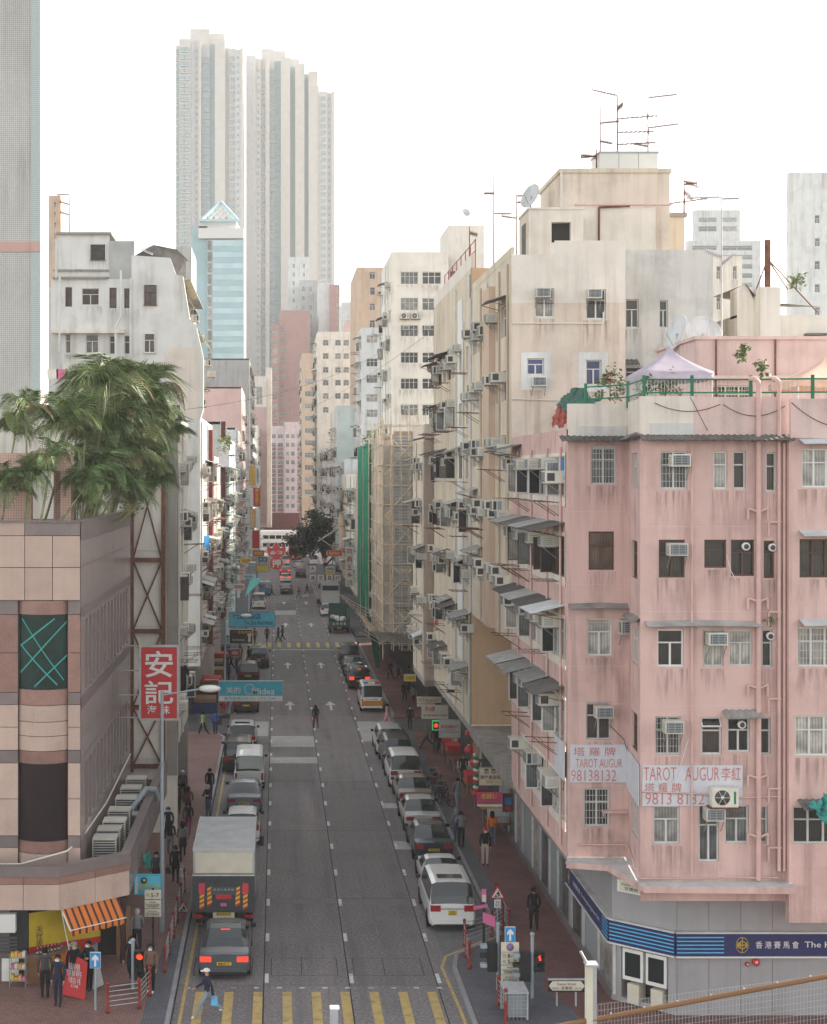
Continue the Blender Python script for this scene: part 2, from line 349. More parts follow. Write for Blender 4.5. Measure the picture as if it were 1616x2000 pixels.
def wall_mb(fac, z0, z1, holes, m, depth=.22, mb=None, a0=0.0, a1=None, reveal=None):
    mb = mb or MB(); a1 = fac.w if a1 is None else a1
    hs = [(max(a0, h[0]), min(a1, h[1]), max(z0, h[2]), min(z1, h[3])) for h in holes]
    hs = [h for h in hs if h[1] - h[0] > .02 and h[3] - h[2] > .02]
    A = sorted({a0, a1, *[round(h[0], 3) for h in hs], *[round(h[1], 3) for h in hs]}); Z = sorted({z0, z1, *[round(h[2], 3) for h in hs], *[round(h[3], 3) for h in hs]})
    for zi in range(len(Z) - 1):
        zc = (Z[zi] + Z[zi + 1]) / 2; run = None
        for ai in range(len(A) - 1):
            ac = (A[ai] + A[ai + 1]) / 2
            solid = not any(h[0] < ac < h[1] and h[2] < zc < h[3] for h in hs)
            if solid and run is None: run = A[ai]
            if run is not None and (not solid or ai == len(A) - 2):
                e = A[ai + 1] if solid else A[ai]
                mb.poly([fac.pt(run, Z[zi]), fac.pt(e, Z[zi]), fac.pt(e, Z[zi + 1]), fac.pt(run, Z[zi + 1])], m); run = None
    rv = reveal or m
    for h in hs:
        for (p, q) in (((h[0], h[2]), (h[1], h[2])), ((h[1], h[2]), (h[1], h[3])), ((h[1], h[3]), (h[0], h[3])), ((h[0], h[3]), (h[0], h[2]))):
            mb.poly([fac.pt(p[0], p[1]), fac.pt(q[0], q[1]), fac.pt(q[0], q[1], -depth), fac.pt(p[0], p[1], -depth)], rv)
    return mb

# ---------------------------------------------------------------- kits shared by many buildings
KIT = {}
def win_kit(w, h, style='c2', frame='alu', pane='pane', fw=.05):
    key = (round(w, 2), round(h, 2), style, frame, pane)
    if key in KIT: return KIT[key]
    b = MB(); d0, d1 = -.03, .04; x0, x1 = -w / 2, w / 2
    b.box(x0, d0, 0, x0 + fw, d1, h, frame); b.box(x1 - fw, d0, 0, x1, d1, h, frame)
    b.box(x0 + fw, d0, 0, x1 - fw, d1, fw, frame); b.box(x0 + fw, d0, h - fw, x1 - fw, d1, h, frame)
    t = h * .64; n = {'c1': 1, 'c2': 2, 'c3': 3, 'c4': 4, 'p1': 1, 'p2': 2, 'g2': 2, 'g3': 3}[style]
    if style[0] in 'cg': b.box(x0 + fw, d0 + .005, t - fw * .45, x1 - fw, d1, t + fw * .45, frame)
    for i in range(1, n):
        x = x0 + w * i / n; b.box(x - fw * .6, d0 - .004, fw, x + fw * .6, d1, (t - fw * .45) if style[0] in 'c' and n < 3 else h - fw, frame)
    if style[0] == 'g':
        for i in range(n):
            for k in range(1, 4):
                x = x0 + w * (i + k / 4) / n; b.box(x - .008, .03, fw, x + .008, .05, h - fw, frame)
        for k in range(1, 5): b.box(x0 + fw, .03, h * k / 5 - .008, x1 - fw, .045, h * k / 5 + .008, frame)
    b.box(x0 - .04, d0 - .05, -.05, x1 + .04, d1, -.001, frame)
    p = MB().box(x0 + fw * .5, .05, fw * .5, x1 - fw * .5, .065, h - fw * .5, pane)
    KIT[key] = (b.mesh('window'), p.mesh('pane')); return KIT[key]
def stain_kit():
    m = bpy.data.materials.new('stain'); m.use_nodes = True; M['stain'] = m; N = m.node_tree.nodes; Lk = m.node_tree.links.new; b = N['Principled BSDF']
    b.inputs['Base Color'].default_value = (.13, .095, .075, 1); b.inputs['Roughness'].default_value = .9; b.inputs['Specular IOR Level'].default_value = .1
    tc = N.new('ShaderNodeTexCoord'); oi = N.new('ShaderNodeObjectInfo'); ad = N.new('ShaderNodeVectorMath'); Lk(tc.outputs['Object'], ad.inputs[0]); Lk(oi.outputs['Location'], ad.inputs[1])
    mp = N.new('ShaderNodeMapping'); mp.inputs['Scale'].default_value = (9, 9, .7); Lk(ad.outputs[0], mp.inputs[0]); nz = N.new('ShaderNodeTexNoise'); nz.inputs['Scale'].default_value = 1.0; nz.inputs['Detail'].default_value = 4; Lk(mp.outputs[0], nz.inputs['Vector'])
    r1 = N.new('ShaderNodeMapRange'); r1.inputs[1].default_value = .45; r1.inputs[2].default_value = .72; Lk(nz.outputs['Fac'], r1.inputs[0])
    sp = N.new('ShaderNodeSeparateXYZ'); Lk(tc.outputs['Object'], sp.inputs[0]); r2 = N.new('ShaderNodeMapRange'); r2.interpolation_type = 'SMOOTHSTEP'; r2.inputs[1].default_value = -1; r2.inputs[2].default_value = -.05; Lk(sp.outputs['Z'], r2.inputs[0])
    mu = N.new('ShaderNodeMath'); mu.operation = 'MULTIPLY'; Lk(r1.outputs[0], mu.inputs[0]); Lk(r2.outputs[0], mu.inputs[1]); m2 = N.new('ShaderNodeMath'); m2.operation = 'MULTIPLY'; m2.inputs[1].default_value = .40; Lk(mu.outputs[0], m2.inputs[0]); Lk(m2.outputs[0], b.inputs['Alpha'])
    KIT['stain'] = MB().poly([(-.5, 0, -1), (.5, 0, -1), (.5, 0, 0), (-.5, 0, 0)], 'stain').mesh('stain')
stain_kit(); RS_ = random.Random(19)
def window(parent, fac, a0, a1, z0, z1, style='c2', frame='alu', pane='pane', rec=.12):
    if abs(fac.th) < .3 and fac.y0 < 200 and rec > 0 and RS_.random() < .85: put('stain', KIT['stain'], parent, fac.pt((a0 + a1) / 2, z0 - .06, .009), fac.th, scale=((a1 - a0) * RS_.uniform(1.0, 1.4), 1, RS_.uniform(.7, 1.5)))
    me, pm = win_kit(a1 - a0 - .01, z1 - z0 - .01, style, frame, pane)
    o = put('window', me, parent, fac.pt((a0 + a1) / 2, z0 + .005, -rec), fac.th)
    put('pane', pm, o, world=False); return o

def ac_kit():
    for k, (w_, h_, d_, vr) in {'ac': (.66, .44, .62, 0), 'ac_b': (.62, .42, .55, 1), 'ac_c': (.70, .48, .50, 2), 'ac2': (.60, .40, .42, 1)}.items():
        b = MB(); x = w_ / 2
        b.box(-x, -d_, 0, x, .1, h_, 'ac_body')
        b.box(-x + .04, -d_ - .008, .04, x - .04, -d_ + .01, h_ - .04, 'ac_dark')
        for i in range(6): z = .06 + i * (h_ - .1) / 5.6; b.box(-x + .04, -d_ - .016, z, x - .04, -d_ - .004, z + .022, 'ac_grille')
        for i in range(3): x_ = -x + .1 + i * (w_ - .2) / 2; b.box(x_ - .01, -d_ - .02, .04, x_ + .01, -d_ - .006, h_ - .04, 'ac_grille')
        for s in (-1, 1):
            xs = s * x
            x0_, x1_ = min(xs, xs + s * .008), max(xs, xs + s * .008)
            if vr == 0: b.box(x0_, -d_ * .88, .08, x1_, -d_ * .45, h_ - .08, 'ac_dark')
            if vr == 1: [b.box(x0_, -d_ * .85, .08 + .065 * q, x1_, -d_ * .25, .105 + .065 * q, 'ac_grille') for q in range(4)]
            if vr == 2: b.box(x0_, -d_ * .90, .05, x1_, -d_ * .62, h_ - .06, 'ac_dark').box(x0_, -d_ * .52, .05, x1_, -d_ * .18, h_ - .06, 'ac_grille')
            b.tube((xs * .9, -d_ * .9, -.02), (xs * .9, .05, -.02), .018, 'steel', 4); b.tube((xs * .9, -d_ * .85, -.02), (xs * .9, .02, -.42), .016, 'steel', 4)
        KIT[k] = b.mesh('air_conditioner')
    # outdoor split unit with a fan
    b = MB().box(-.42, -.34, 0, .42, 0, .62, 'ac_body'); b.lathe([(.24, -.36), (.24, -.338)], 'ac_dark', 20, (-.1, 0, .31), axis='y')
    b.lathe([(.06, -.375), (.05, -.36)], 'alu_white', 10, (-.1, 0, .31), axis='y')
    for i in range(6):
        a = i * pi / 3; b.tube((-.1 + .06 * cos(a), -.366, .31 + .06 * sin(a)), (-.1 + .23 * cos(a), -.366, .31 + .23 * sin(a)), .008, 'ac_body', 4)
    b.box(.27, -.347, .1, .34, -.341, .5, 's_green')
    b.box(-.5, -.4, -.05, .5, .05, -.002, 'rust'); KIT['split'] = b.mesh('air_conditioner')
    # corner box of louvres: stacked outdoor unit
    b = MB().box(-.45, -.4, 0, .45, .4, .95, 'ac_body')
    for i in range(9):
        b.box(-.40, -.42, .08 + i * .095, .40, -.402, .13 + i * .095, 'ac_dark'); b.box(.452, -.34, .08 + i * .095, .465, .34, .13 + i * .095, 'ac_dark')
    KIT['outdoor'] = b.mesh('air_conditioner')
ac_kit()
RA = random.Random(77)
def ac(parent, fac, a, z, kind='ac', d=0.0):
    if kind == 'ac': kind = RA.choice(('ac', 'ac_b', 'ac_c', 'ac_b'))
    return put('air_conditioner', KIT[kind], parent, fac.pt(a, z, d), fac.th)

def awning_kit(w, d, m, drop=.28, n=None):
    key = ('aw', round(w, 1), round(d, 1), m)
    if key in KIT: return KIT[key]
    b = MB(); n = n or max(6, int(w / .09)); p = []
    for i in range(n + 1):
        x = -w / 2 + w * i / n; zz = .018 if i % 2 else -.018
        p += [(x, .02, drop + zz), (x, -d, zz)]
    fs = [(2 * i, 2 * i + 2, 2 * i + 3, 2 * i + 1) for i in range(n)]
    b.raw(p, fs, m); b.raw([(x, y, z - .012) for x, y, z in p], [f[::-1] for f in fs], m)
    b.tube((-w / 2 + .05, .02, -.25), (-w / 2 + .05, -d + .05, -.02), .014, 'rust', 4); b.tube((w / 2 - .05, .02, -.25), (w / 2 - .05, -d + .05, -.02), .014, 'rust', 4)
    KIT[key] = b.mesh('awning'); return KIT[key]
def awning(parent, fac, a, z, w=2.4, d=.9, m='sheet'): return put('awning', awning_kit(w, d, m), parent, fac.pt(a, z, 0), fac.th)
def rack_kit():
    b = MB()
    for i in range(3): b.tube((-.6 + .6 * i, .0, 0), (-.6 + .6 * i, -.95, .02), .014, 'rust', 4)
    for i in range(4): b.tube((-.75, -.3 - .2 * i, .025), (.75, -.3 - .2 * i, .025), .012, 'galv', 4)
    KIT['rack'] = b.mesh('drying_rack')
    b = MB()
    for x in (-.5, .5): b.tube((x, 0, 0), (x, -1.1, .05), .016, 'rust', 4); b.tube((x, 0, -.5), (x, -.8, .03), .014, 'rust', 4)
    b.tube((-.5, -1.08, .05), (.5, -1.08, .05), .014, 'rust', 4); b.tube((-.5, -.6, .03), (.5, -.6, .03), .014, 'rust', 4); KIT['rack2'] = b.mesh('drying_rack')
    # openable casement swung out
    b = MB()
    for x0, x1, z0, z1 in ((0, .04, 0, 1.2), (.46, .5, 0, 1.2), (.04, .46, 0, .04), (.04, .46, 1.16, 1.2)): b.box(x0, -.02, z0, x1, .02, z1, 'frame_brown')
    b.box(.03, -.006, .03, .47, .006, 1.17, 'pane'); KIT['sash'] = b.mesh('open_sash')
    b = MB()
    for x0, x1, z0, z1 in ((0, .04, 0, 1.2), (.46, .5, 0, 1.2), (.04, .46, 0, .04), (.04, .46, 1.16, 1.2)): b.box(x0, -.02, z0, x1, .02, z1, 'alu_white')
    b.box(.03, -.006, .03, .47, .006, 1.17, 'pane'); KIT['sash2'] = b.mesh('open_sash')
rack_kit()
def pipe(parent, pts, r=.05, m='pipe_white', name='pipe', n=6):
    b = MB()
    for i in range(len(pts) - 1): b.tube(pts[i], pts[i + 1], r, m, n)
    return put(name, b, parent)
# ---------------------------------------------------------------- lettering: all texts are turned into meshes once, before the scene grows
TXT = {}
def prepare_texts(items):
    tmp = []
    for key, (body, off) in items.items():
        cu = bpy.data.curves.new('txt', 'FONT'); cu.body = body; cu.offset = off; cu.resolution_u = 2; cu.align_x = 'CENTER'; cu.space_line = .95
        o = bpy.data.objects.new('txt', cu); COL.objects.link(o); tmp.append((key, o, cu))
    dg = bpy.context.evaluated_depsgraph_get()
    for key, o, cu in tmp:
        me = bpy.data.meshes.new_from_object(o.evaluated_get(dg))
        xs = [v.co.x for v in me.vertices]; ys = [v.co.y for v in me.vertices]
        x0, x1, y0, y1 = min(xs), max(xs), min(ys), max(ys)
        for v in me.vertices: v.co = ((v.co.x - (x0 + x1) / 2) / (x1 - x0), 0, (v.co.y - (y0 + y1) / 2) / (y1 - y0))
        me.materials.clear(); me.materials.append(M['black']); me.name = 'lettering'; TXT[key] = (me, (x1 - x0) / (y1 - y0))
    for key, o, cu in tmp: bpy.data.objects.remove(o); bpy.data.curves.remove(cu)
prepare_texts({
    'an': ('安', .012), 'ji': ('記', .012), 'haimei': ('海 味', .01), 'midea_c': ('美的', .0), 'midea': ('Midea', .008), 'midea2': ('廣鑫電業公司 TEL 2770 2388', .005),
    'shai_c': ('村紅酒店', .004), 'shai': ('The Shai Red Hotel', .006), 'foot1': ('足底按摩', .008), 'foot2': ('御之', .01), 'foot3': ('FOOT MASSAGE', .004),
    'ya1': ('金發', .012), 'ya2': ('押', .02), 'da': ('大', .02), 'da2': ('達', .012), 'wen': ('文', .02), 'ju': ('具', .012), 'hang': ('行', .012),
    'tong': ('同', .015), 'chang': ('昌', .015), 'wu': ('五', .015), 'jin': ('金', .015), 'gongsi': ('公司', .006),
    'col1': ('金\n輝\n酒\n店', .006), 'col2': ('南\n宮\n麻\n雀', .008), 'col3': ('便\n利\n廚\n房', .008), 'col4': ('美味粉麵小炒', .004),
    'tarot1a': ('塔 羅 牌', .0), 'tarot1b': ('TAROT AUGUR', -.008), 'tarot1c': ('98138132', -.008), 'tarot2a': ('TAROT   AUGUR', -.008), 'tarot2a2': ('李紅', .0),
    'tarot2b': ('塔 羅 牌', .0), 'tarot2c': ('9813 8132', -.008), 'hkjc': ('香 港 賽 馬 會', .002), 'hkjc2': ('The Hong Kong Jockey Club', .003), 'hkjc3': ('香港賽馬會  The Hong Kong Jockey Club', .002),
    'kansu': ('Kansu Street', .003), 'kansuc': ('甘肅街', .006), 'kansun': ('24-22', .002), 'kansun2': ('20-10', .002),
    'time1': ('8-10', .01), 'time2': ('5-7', .01), 'am': ('am\n上午', .002), 'pm': ('pm\n下午', .002), 'exc1': ('Except\nGeneral Holidays\n公眾假期例外', .004),
    'exc2': ('Except taxi\npick up/drop off\n的士上落客例外', .004), 'end': ('End\n終止', .005), 'exit': ('出口', .01), 'exit2': ('EXIT', .003),
    'hs1': ('和盛', .012), 'hs2': ('Wo Shing Goldsmith', .002), 'hs3': ('鑽石玉器 珠寶首飾 回收黃金', .002), 'ms1': ('萬盛珠寶金行', .008), 'ms2': ('有限公司', .004), 'ms3': ('MAN SHING JEWELLERY COMPANY', .003),
    'en1': ('恩 恩', .012), 'en2': ('燙髮美容院', .008), 'en3': ('剪吹 $22', .012), 'mag1': ('老師傅', .012), 'mag2': ('古法推拿按摩', .006), 'vert': ('美髮\n燙染\n剪吹\n造型', .004),
    'blue1': ('金龍業代理公司', .006), 'blue2': ('PROPERTY AGENCY COMPANY', .003), 'blue3': ('TEL: 2388 1647', .004), 'redboard': ('飲品八折優惠\n奶茶 咖啡 檸檬茶\n外賣自取 半價\n全日供應', .006),
    'kiosk1': ('天\n悅\n美', .004), 'kiosk2': ('好味小食  凍飲', .01), 'kiosk3': ('今日特價\n二十元', .002), 'counter': ('美味小食\n魚蛋 燒賣\n腸粉 豆漿\n每份十元', .004), 'truck': ('香 港 九 龍 運 輸', .003),
    'p_mat': ('MAT', .012), 'p_rx': ('RX3633', .012), 'p_ud': ('UD\n6561', .014), 'p_hj': ('HJ2430', .01), 'p_jl': ('JL4189', .01), 'p_rm': ('RM3936', .01), 'p_sb': ('SB2054', .01), 'p_nk': ('NK27', .012),
    'seven': ('7', .02), 'taxi': ('TAXI', .01), 'police': ('POLICE 警察', .01), 'poster': ('招租', .01), 'greentruck': ('永 安 清 潔', .01), 'shopa': ('金菇鮑\n魚燕窩', .01), 'bird': ('鴻運電器', .01)})
def lettering(key, parent, loc, w=None, h=None, m='black', rz=0.0, name='lettering', world=True):
    me, asp = TXT[key]
    if w is None: w = h * asp
    if h is None: h = w / asp
    o = put(name, me, parent, loc, rz, world=world, scale=(w, 1, h)); omat(o, 0, m); return o

# ---------------------------------------------------------------- ground, road, pavements
struct('ground', MB().poly([(-400, -60, -.12), (400, -60, -.12), (400, 1000, -.12), (-400, 1000, -.12)], 'asphalt'))
XL = [-3.48, -.46, 2.56, 5.66, 8.58]
YJ = [38, 46, 52.3] + [63 + 12 * i for i in range(15)]
road = struct('road', MB().poly([(-60, 38, -.06), (60, 38, -.06), (60, 53.5, -.06), (8.9, 53.5, -.06), (8.9, 470, -.06), (-3.9, 470, -.06), (-3.9, 53.5, -.06), (-60, 53.5, -.06)], 'road_joint'))
for i in range(len(YJ) - 1):
    for k in range(4):
        x0, x1, y0, y1 = XL[k], XL[k + 1], YJ[i], YJ[i + 1]
        if k == 3 and y1 < 56: x1 = 6.42
        j = RND.uniform(-.06, .06)
        put('slab', MB().box(x0 + .018, y0 + .02, -.055, x1 - .018, y1 - .02, 0, 'road'), road)
b = MB().box(-3.48, 231, -.055, 8.58, 470, 0, 'road').box(-3.48 - 40, 470, -.055, 60, 490, 0, 'road'); struct('far_road', b)
for (x0, x1) in ((-60, -3.52), (6.46, 60)): struct('side_road', MB().box(x0, 38, -.055, x1, 46.3, 0, 'road'))
for y0, y1 in ((103, 109.3), (157, 164), (214, 222)):
    struct('side_road', MB().box(-30, y0, -.055, -3.5, y1, .0, 'asphalt')); struct('side_road', MB().box(8.6, y0, -.055, 40, y1, .0, 'asphalt'))

def marking(name, pts, m, z=.004): 
    o = struct(name, MB().poly([(x, y, z) for x, y in pts], m)); return o
def rect(x0, y0, x1, y1): return [(x0, y0), (x1, y0), (x1, y1), (x0, y1)]
# patches of newer concrete
for x0, y0, x1, y1, m in ((-.4, 98, 2.52, 102, 'patch'), (-.42, 92.4, 2.55, 94.4, 'patch'), (-.3, 62.2, 2.4, 63.0, 'patch_dark'), (2.6, 62.1, 5.6, 62.9, 'patch_dark'), (2.6, 76, 3.0, 86, 'patch_dark'),
                          (5.7, 71.2, 7.4, 72.8, 'patch'), (-3.3, 102, -.6, 108, 'patch'), (5.8, 100, 8.4, 108, 'patch'), (6.2, 53.4, 8.3, 60, 'patch_dark'), (-.3, 190, 2.5, 196, 'patch'), (2.7, 200, 5.5, 204, 'patch_dark'), (5.7, 80, 8.4, 81.2, 'patch'), (-.4, 128, 2.4, 134, 'patch_dark'), (2.6, 118, 5.5, 126, 'patch_dark')):
    marking('road_patch', rect(x0, y0, x1, y1), m)
# cracks and covers
for (x, y) in ((3.4, 71.3), (1.0, 66.5), (4.7, 84), (.6, 112), (4.3, 60.2)): marking('manhole_cover', rect(x - .3, y - .3, x + .3, y + .3), 'patch_dark', .006)
for i, (x0, x1) in enumerate(((-3.0, -.9), (-.2, 2.2), (2.8, 5.3))):
    bm_ = MB()
    for a, c in (((x0, 55.2), (x1, 55.2)), ((x0, 53.3), (x1, 53.3)), ((x0, 53.3), (x0, 55.2)), ((x1, 53.3), (x1, 55.2)), ((x0 + 1.1, 53.3), (x0 + 1.1, 55.2))):
        dx, dy = c[0] - a[0], c[1] - a[1]; l = math.hypot(dx, dy); nx, ny = -dy / l * .012, dx / l * .012
        bm_.poly([(a[0] - nx, a[1] - ny, .005), (c[0] - nx, c[1] - ny, .005), (c[0] + nx, c[1] + ny, .005), (a[0] + nx, a[1] + ny, .005)], 'road_joint')
    struct('detector_loop_marking', bm_)
# lane dashes
k = 0
for X in (-.36, 2.66, 5.76):
    y = 52.5
    while y < 330:
        if not (153 < y < 162 or 100 < y < 103): marking('lane_marking', rect(X - .07, y, X + .07, y + 1.0), 'paint_white', .006)
        y += 4.7 if y < 240 else 9.4
for i in range(9): marking('crossing_stripe', [(-2.82 + i * 1.005, 44.5), (-2.50 + i * 1.005, 44.5), (-2.50 + i * 1.005, 51.6), (-2.82 + i * 1.005, 51.6)], 'paint_yellow', .007)
for i in range(11): marking('crossing_stripe', rect(-3 + i * 1.02, 154.2, -2.62 + i * 1.02, 158.6), 'paint_yellow', .007)
for i in range(24):
    if i % 2 == 0: marking('stop_marking', rect(-3.2 + i * .4, 51.95, -3.02 + i * .4, 52.07), 'paint_white', .007)
marking('stop_marking', rect(-.4, 152.0, 5.6, 152.35), 'paint_white', .007)
for (x, y) in ((1.03, 113.2), (4.18, 113.2), (1.03, 137.5), (4.15, 137.5), (1.05, 175), (4.1, 175), (1.0, 205), (4.1, 205)):
    marking('arrow_marking', [(x - .09, y), (x + .09, y), (x + .09, y + 2.6), (x + .42, y + 2.4), (x, y + 4.4), (x - .42, y + 2.4), (x - .09, y + 2.6)], 'paint_white', .007)
def strip(name, pts, wd, m, z=.007):
    b = MB()
    for i in range(len(pts) - 1):
        a, c = Vector(pts[i]), Vector(pts[i + 1]); n = Vector((-(c - a).y, (c - a).x)).normalized() * wd / 2; e = (c - a).normalized() * wd * .3
        a -= e; c += e
        b.poly([(a.x - n.x, a.y - n.y, z + i * .0006), (c.x - n.x, c.y - n.y, z + i * .0006), (c.x + n.x, c.y + n.y, z + i * .0006), (a.x + n.x, a.y + n.y, z + i * .0006)], m)
    return struct(name, b)
strip('yellow_line_marking', [(-3.22, 44), (-3.16, 60), (-3.14, 101)], .11, 'paint_yellow')
strip('yellow_line_marking', [(6.24, 44), (6.16, 50), (6.02, 54.2), (6.30, 55.4), (7.9, 57.2)], .11, 'paint_yellow')
strip('yellow_line_marking', [(-3.14, 111), (-3.14, 152)], .11, 'paint_yellow')
for dx in (0, .28): strip('white_line_marking', [(5.86 + dx, 240), (5.7 + dx, 224), (6.0 + dx, 219), (7.3 + dx, 216.5)], .1, 'paint_white')

def pavement(name, poly, m, z=.14):
    return struct(name, MB().prism(poly, -.05, z, m))
KR = [(6.55, 38), (6.5, 53.8), (6.75, 55.3), (8.2, 56.9), (8.72, 57.6), (8.72, 103)]
pavement('pavement_right', KR + [(30, 103), (30, 38)], 'paving_red')
pavement('pavement_right_far', [(8.72, 109.3), (8.72, 157), (30, 157), (30, 109.3)], 'paving_red')
pavement('pavement_right_end', [(8.72, 164), (8.72, 213), (6.9, 214), (6.9, 225), (6.3, 300), (30, 300), (30, 164)], 'paving_grey')
KLf = [(-3.62, 38), (-3.62, 103)]
pavement('pavement_left', [(-30, 38), (-3.62, 38), (-3.62, 101), (-4.4, 103), (-30, 103)], 'paving_pink')
pavement('pavement_left_far', [(-30, 109.3), (-4.4, 109.3), (-3.62, 111), (-3.62, 157), (-30, 157)], 'paving_grey')
pavement('pavement_left_end', [(-30, 164), (-3.62, 164), (-3.62, 465), (-30, 465)], 'paving_grey')
struct('pavement_band', MB().prism([(-4.6, 38), (-3.64, 38), (-3.64, 57), (-4.3, 57)], .1, .146, 'paving_grey'))
struct('pavement_band', MB().prism([(6.6, 38), (6.55, 53.7), (6.85, 55.2), (8.3, 56.8), (9.3, 55.2), (9.6, 53), (9.2, 51.5), (9.9, 49.5), (9.7, 38)], .1, .146, 'paving_grey'))
struct('pavement_band', MB().box(8.74, 57.8, .1, 9.35, 102.9, .146, 'paving_grey'))
kb = struct('kerb', MB().box(8.575, 58, -.05, 8.59, 102.6, .1, 'kerb'))
def kerb_run(p, q, parent):
    p, q = Vector(p), Vector(q); L_ = (q - p).length; n = max(1, round(L_ / 1.0)); d = (q - p) / n; t = atan2(d.y, d.x)
    me = MB().box(.012, -.075, -.05, d.length - .012, .075, .152, 'kerb').mesh('kerb_stone')
    for i in range(n): put('kerb_stone', me, parent, tuple(p + d * i) + (0,), t, world=False)
for i in range(len(KR) - 1): kerb_run((KR[i][0] - .06, KR[i][1]), (KR[i + 1][0] - .06, KR[i + 1][1]), kb)
kerb_run((-3.58, 42), (-3.58, 101), kb); kerb_run((-3.58, 101.1), (-4.3, 103), kb)
kerb_run((8.66, 110), (8.66, 156), kb); kerb_run((-3.58, 111), (-3.58, 156), kb)
# ---------------------------------------------------------------- street facades crowded with windows, coolers, awnings, racks and pipes
def clutter(b, fac, z0, z1, fl, m, r, bay=2.6, win=(1.7, 1.25), sill=.95, pac=.8, paw=.2, prk=.3, psash=.3, ppipe=.6, frames=('alu', 'alu', 'alu_white', 'frame_brown'), pane='pane', a0=.3, a1=None, name='street_wall', wall=True, awm=('sheet', 'sheet', 'sheet_dark', 'sheet_light'), depth=.2, base=None, second=.45):
    a1 = fac.w - .3 if a1 is None else a1
    nb = max(1, int((a1 - a0) / bay)); st = (a1 - a0) / nb; holes = []; base = z0 if base is None else base
    nf = int((z1 - .5 - base) / fl)
    for f in range(nf):
        z = base + f * fl
        fr0 = r.choice(frames)
        for k in range(nb):
            ac_ = a0 + st * (k + .5) + r.uniform(-.1, .1); ww = min(win[0] * r.choice((1, 1, .8, 1.15)), st - .35); wh = win[1] * r.uniform(.92, 1.08)
            h = (ac_ - ww / 2, ac_ + ww / 2, z + sill, z + sill + wh)
            if h[3] > z1 - .15: continue
            holes.append(h); fr = fr0 if r.random() < .6 else r.choice(frames)
            window(b, fac, *h, style=r.choice(('c2', 'c3', 'c3', 'c4') if ww > 1.3 else ('c1', 'c2')), frame=fr, pane=pane)
            if r.random() < pac: ac(b, fac, ac_ + r.choice((-1, 1)) * ww * .28, h[3] - .46 + r.choice((0, .35)), r.choice(('ac', 'ac', 'ac2')), -.05)
            if r.random() < pac * second: ac(b, fac, ac_ + r.choice((-1, 1)) * st * .46, z + sill + r.uniform(.4, .9), 'ac', -.05)
            if r.random() < paw: awning(b, fac, ac_ + r.uniform(-.2, .2), h[3] + .14, r.choice((2.0, 2.4, 2.8)), r.choice((.7, .9, 1.0)), r.choice(awm))
            if r.random() < prk: put('drying_rack', KIT[r.choice(('rack', 'rack2'))], b, fac.pt(ac_, z + sill - .18, 0), fac.th)
            if r.random() < psash:
                o = put('open_sash', KIT['sash' if fr == 'frame_brown' else 'sash2'], b, fac.pt(ac_ - ww / 2 + r.uniform(0, ww * .6), z + sill + .02, .0), fac.th + radians(r.uniform(-110, -60)))
    for k in range(nb + 1):
        if r.random() < ppipe:
            a = a0 + st * k + r.uniform(-.12, .12); a = min(max(a, .1), fac.w - .1)
            pipe(b, [fac.pt(a, z0 + .1, .07), fac.pt(a, z1 - r.choice((.3, .3, 2.5)), .07)], r.choice((.04, .055)), r.choice(('pipe_white', 'pipe_white', 'galv')), 'drain_pipe')
    if wall: put(name, wall_mb(fac, z0, z1, holes, m, depth), b)
    return holes
def box_roof(b, x0, y0, x1, y1, z, m='concrete', ph=.9, t=.15, wm=None):
    put('roof', MB().box(x0 + .02, y0 + .02, z - .25, x1 - .02, y1 - .02, z, m), b)
    if ph:
        w_ = wm or m
        for n_, q in (('a', (x0, y0, x1, y0 + t)), ('b', (x0, y1 - t, x1, y1)), ('c', (x0, y0 + t, x0 + t, y1 - t)), ('d', (x1 - t, y0 + t, x1, y1 - t))):
            put('parapet', MB().box(q[0], q[1], z - .02, q[2], q[3], z + ph, w_), b)
def side_walls(b, x0, y0, x1, y1, z0, z1, m, skip=()):
    for n_, f in (('front', Fac(x0, y0, 0, x1 - x0)), ('street', Fac(x0, y1, -90, y1 - y0)), ('back', Fac(x1, y1, 180, x1 - x0)), ('east', Fac(x1, y0, 90, y1 - y0))):
        if n_ not in skip: put('wall', wall_mb(f, z0, z1, [], m), b)

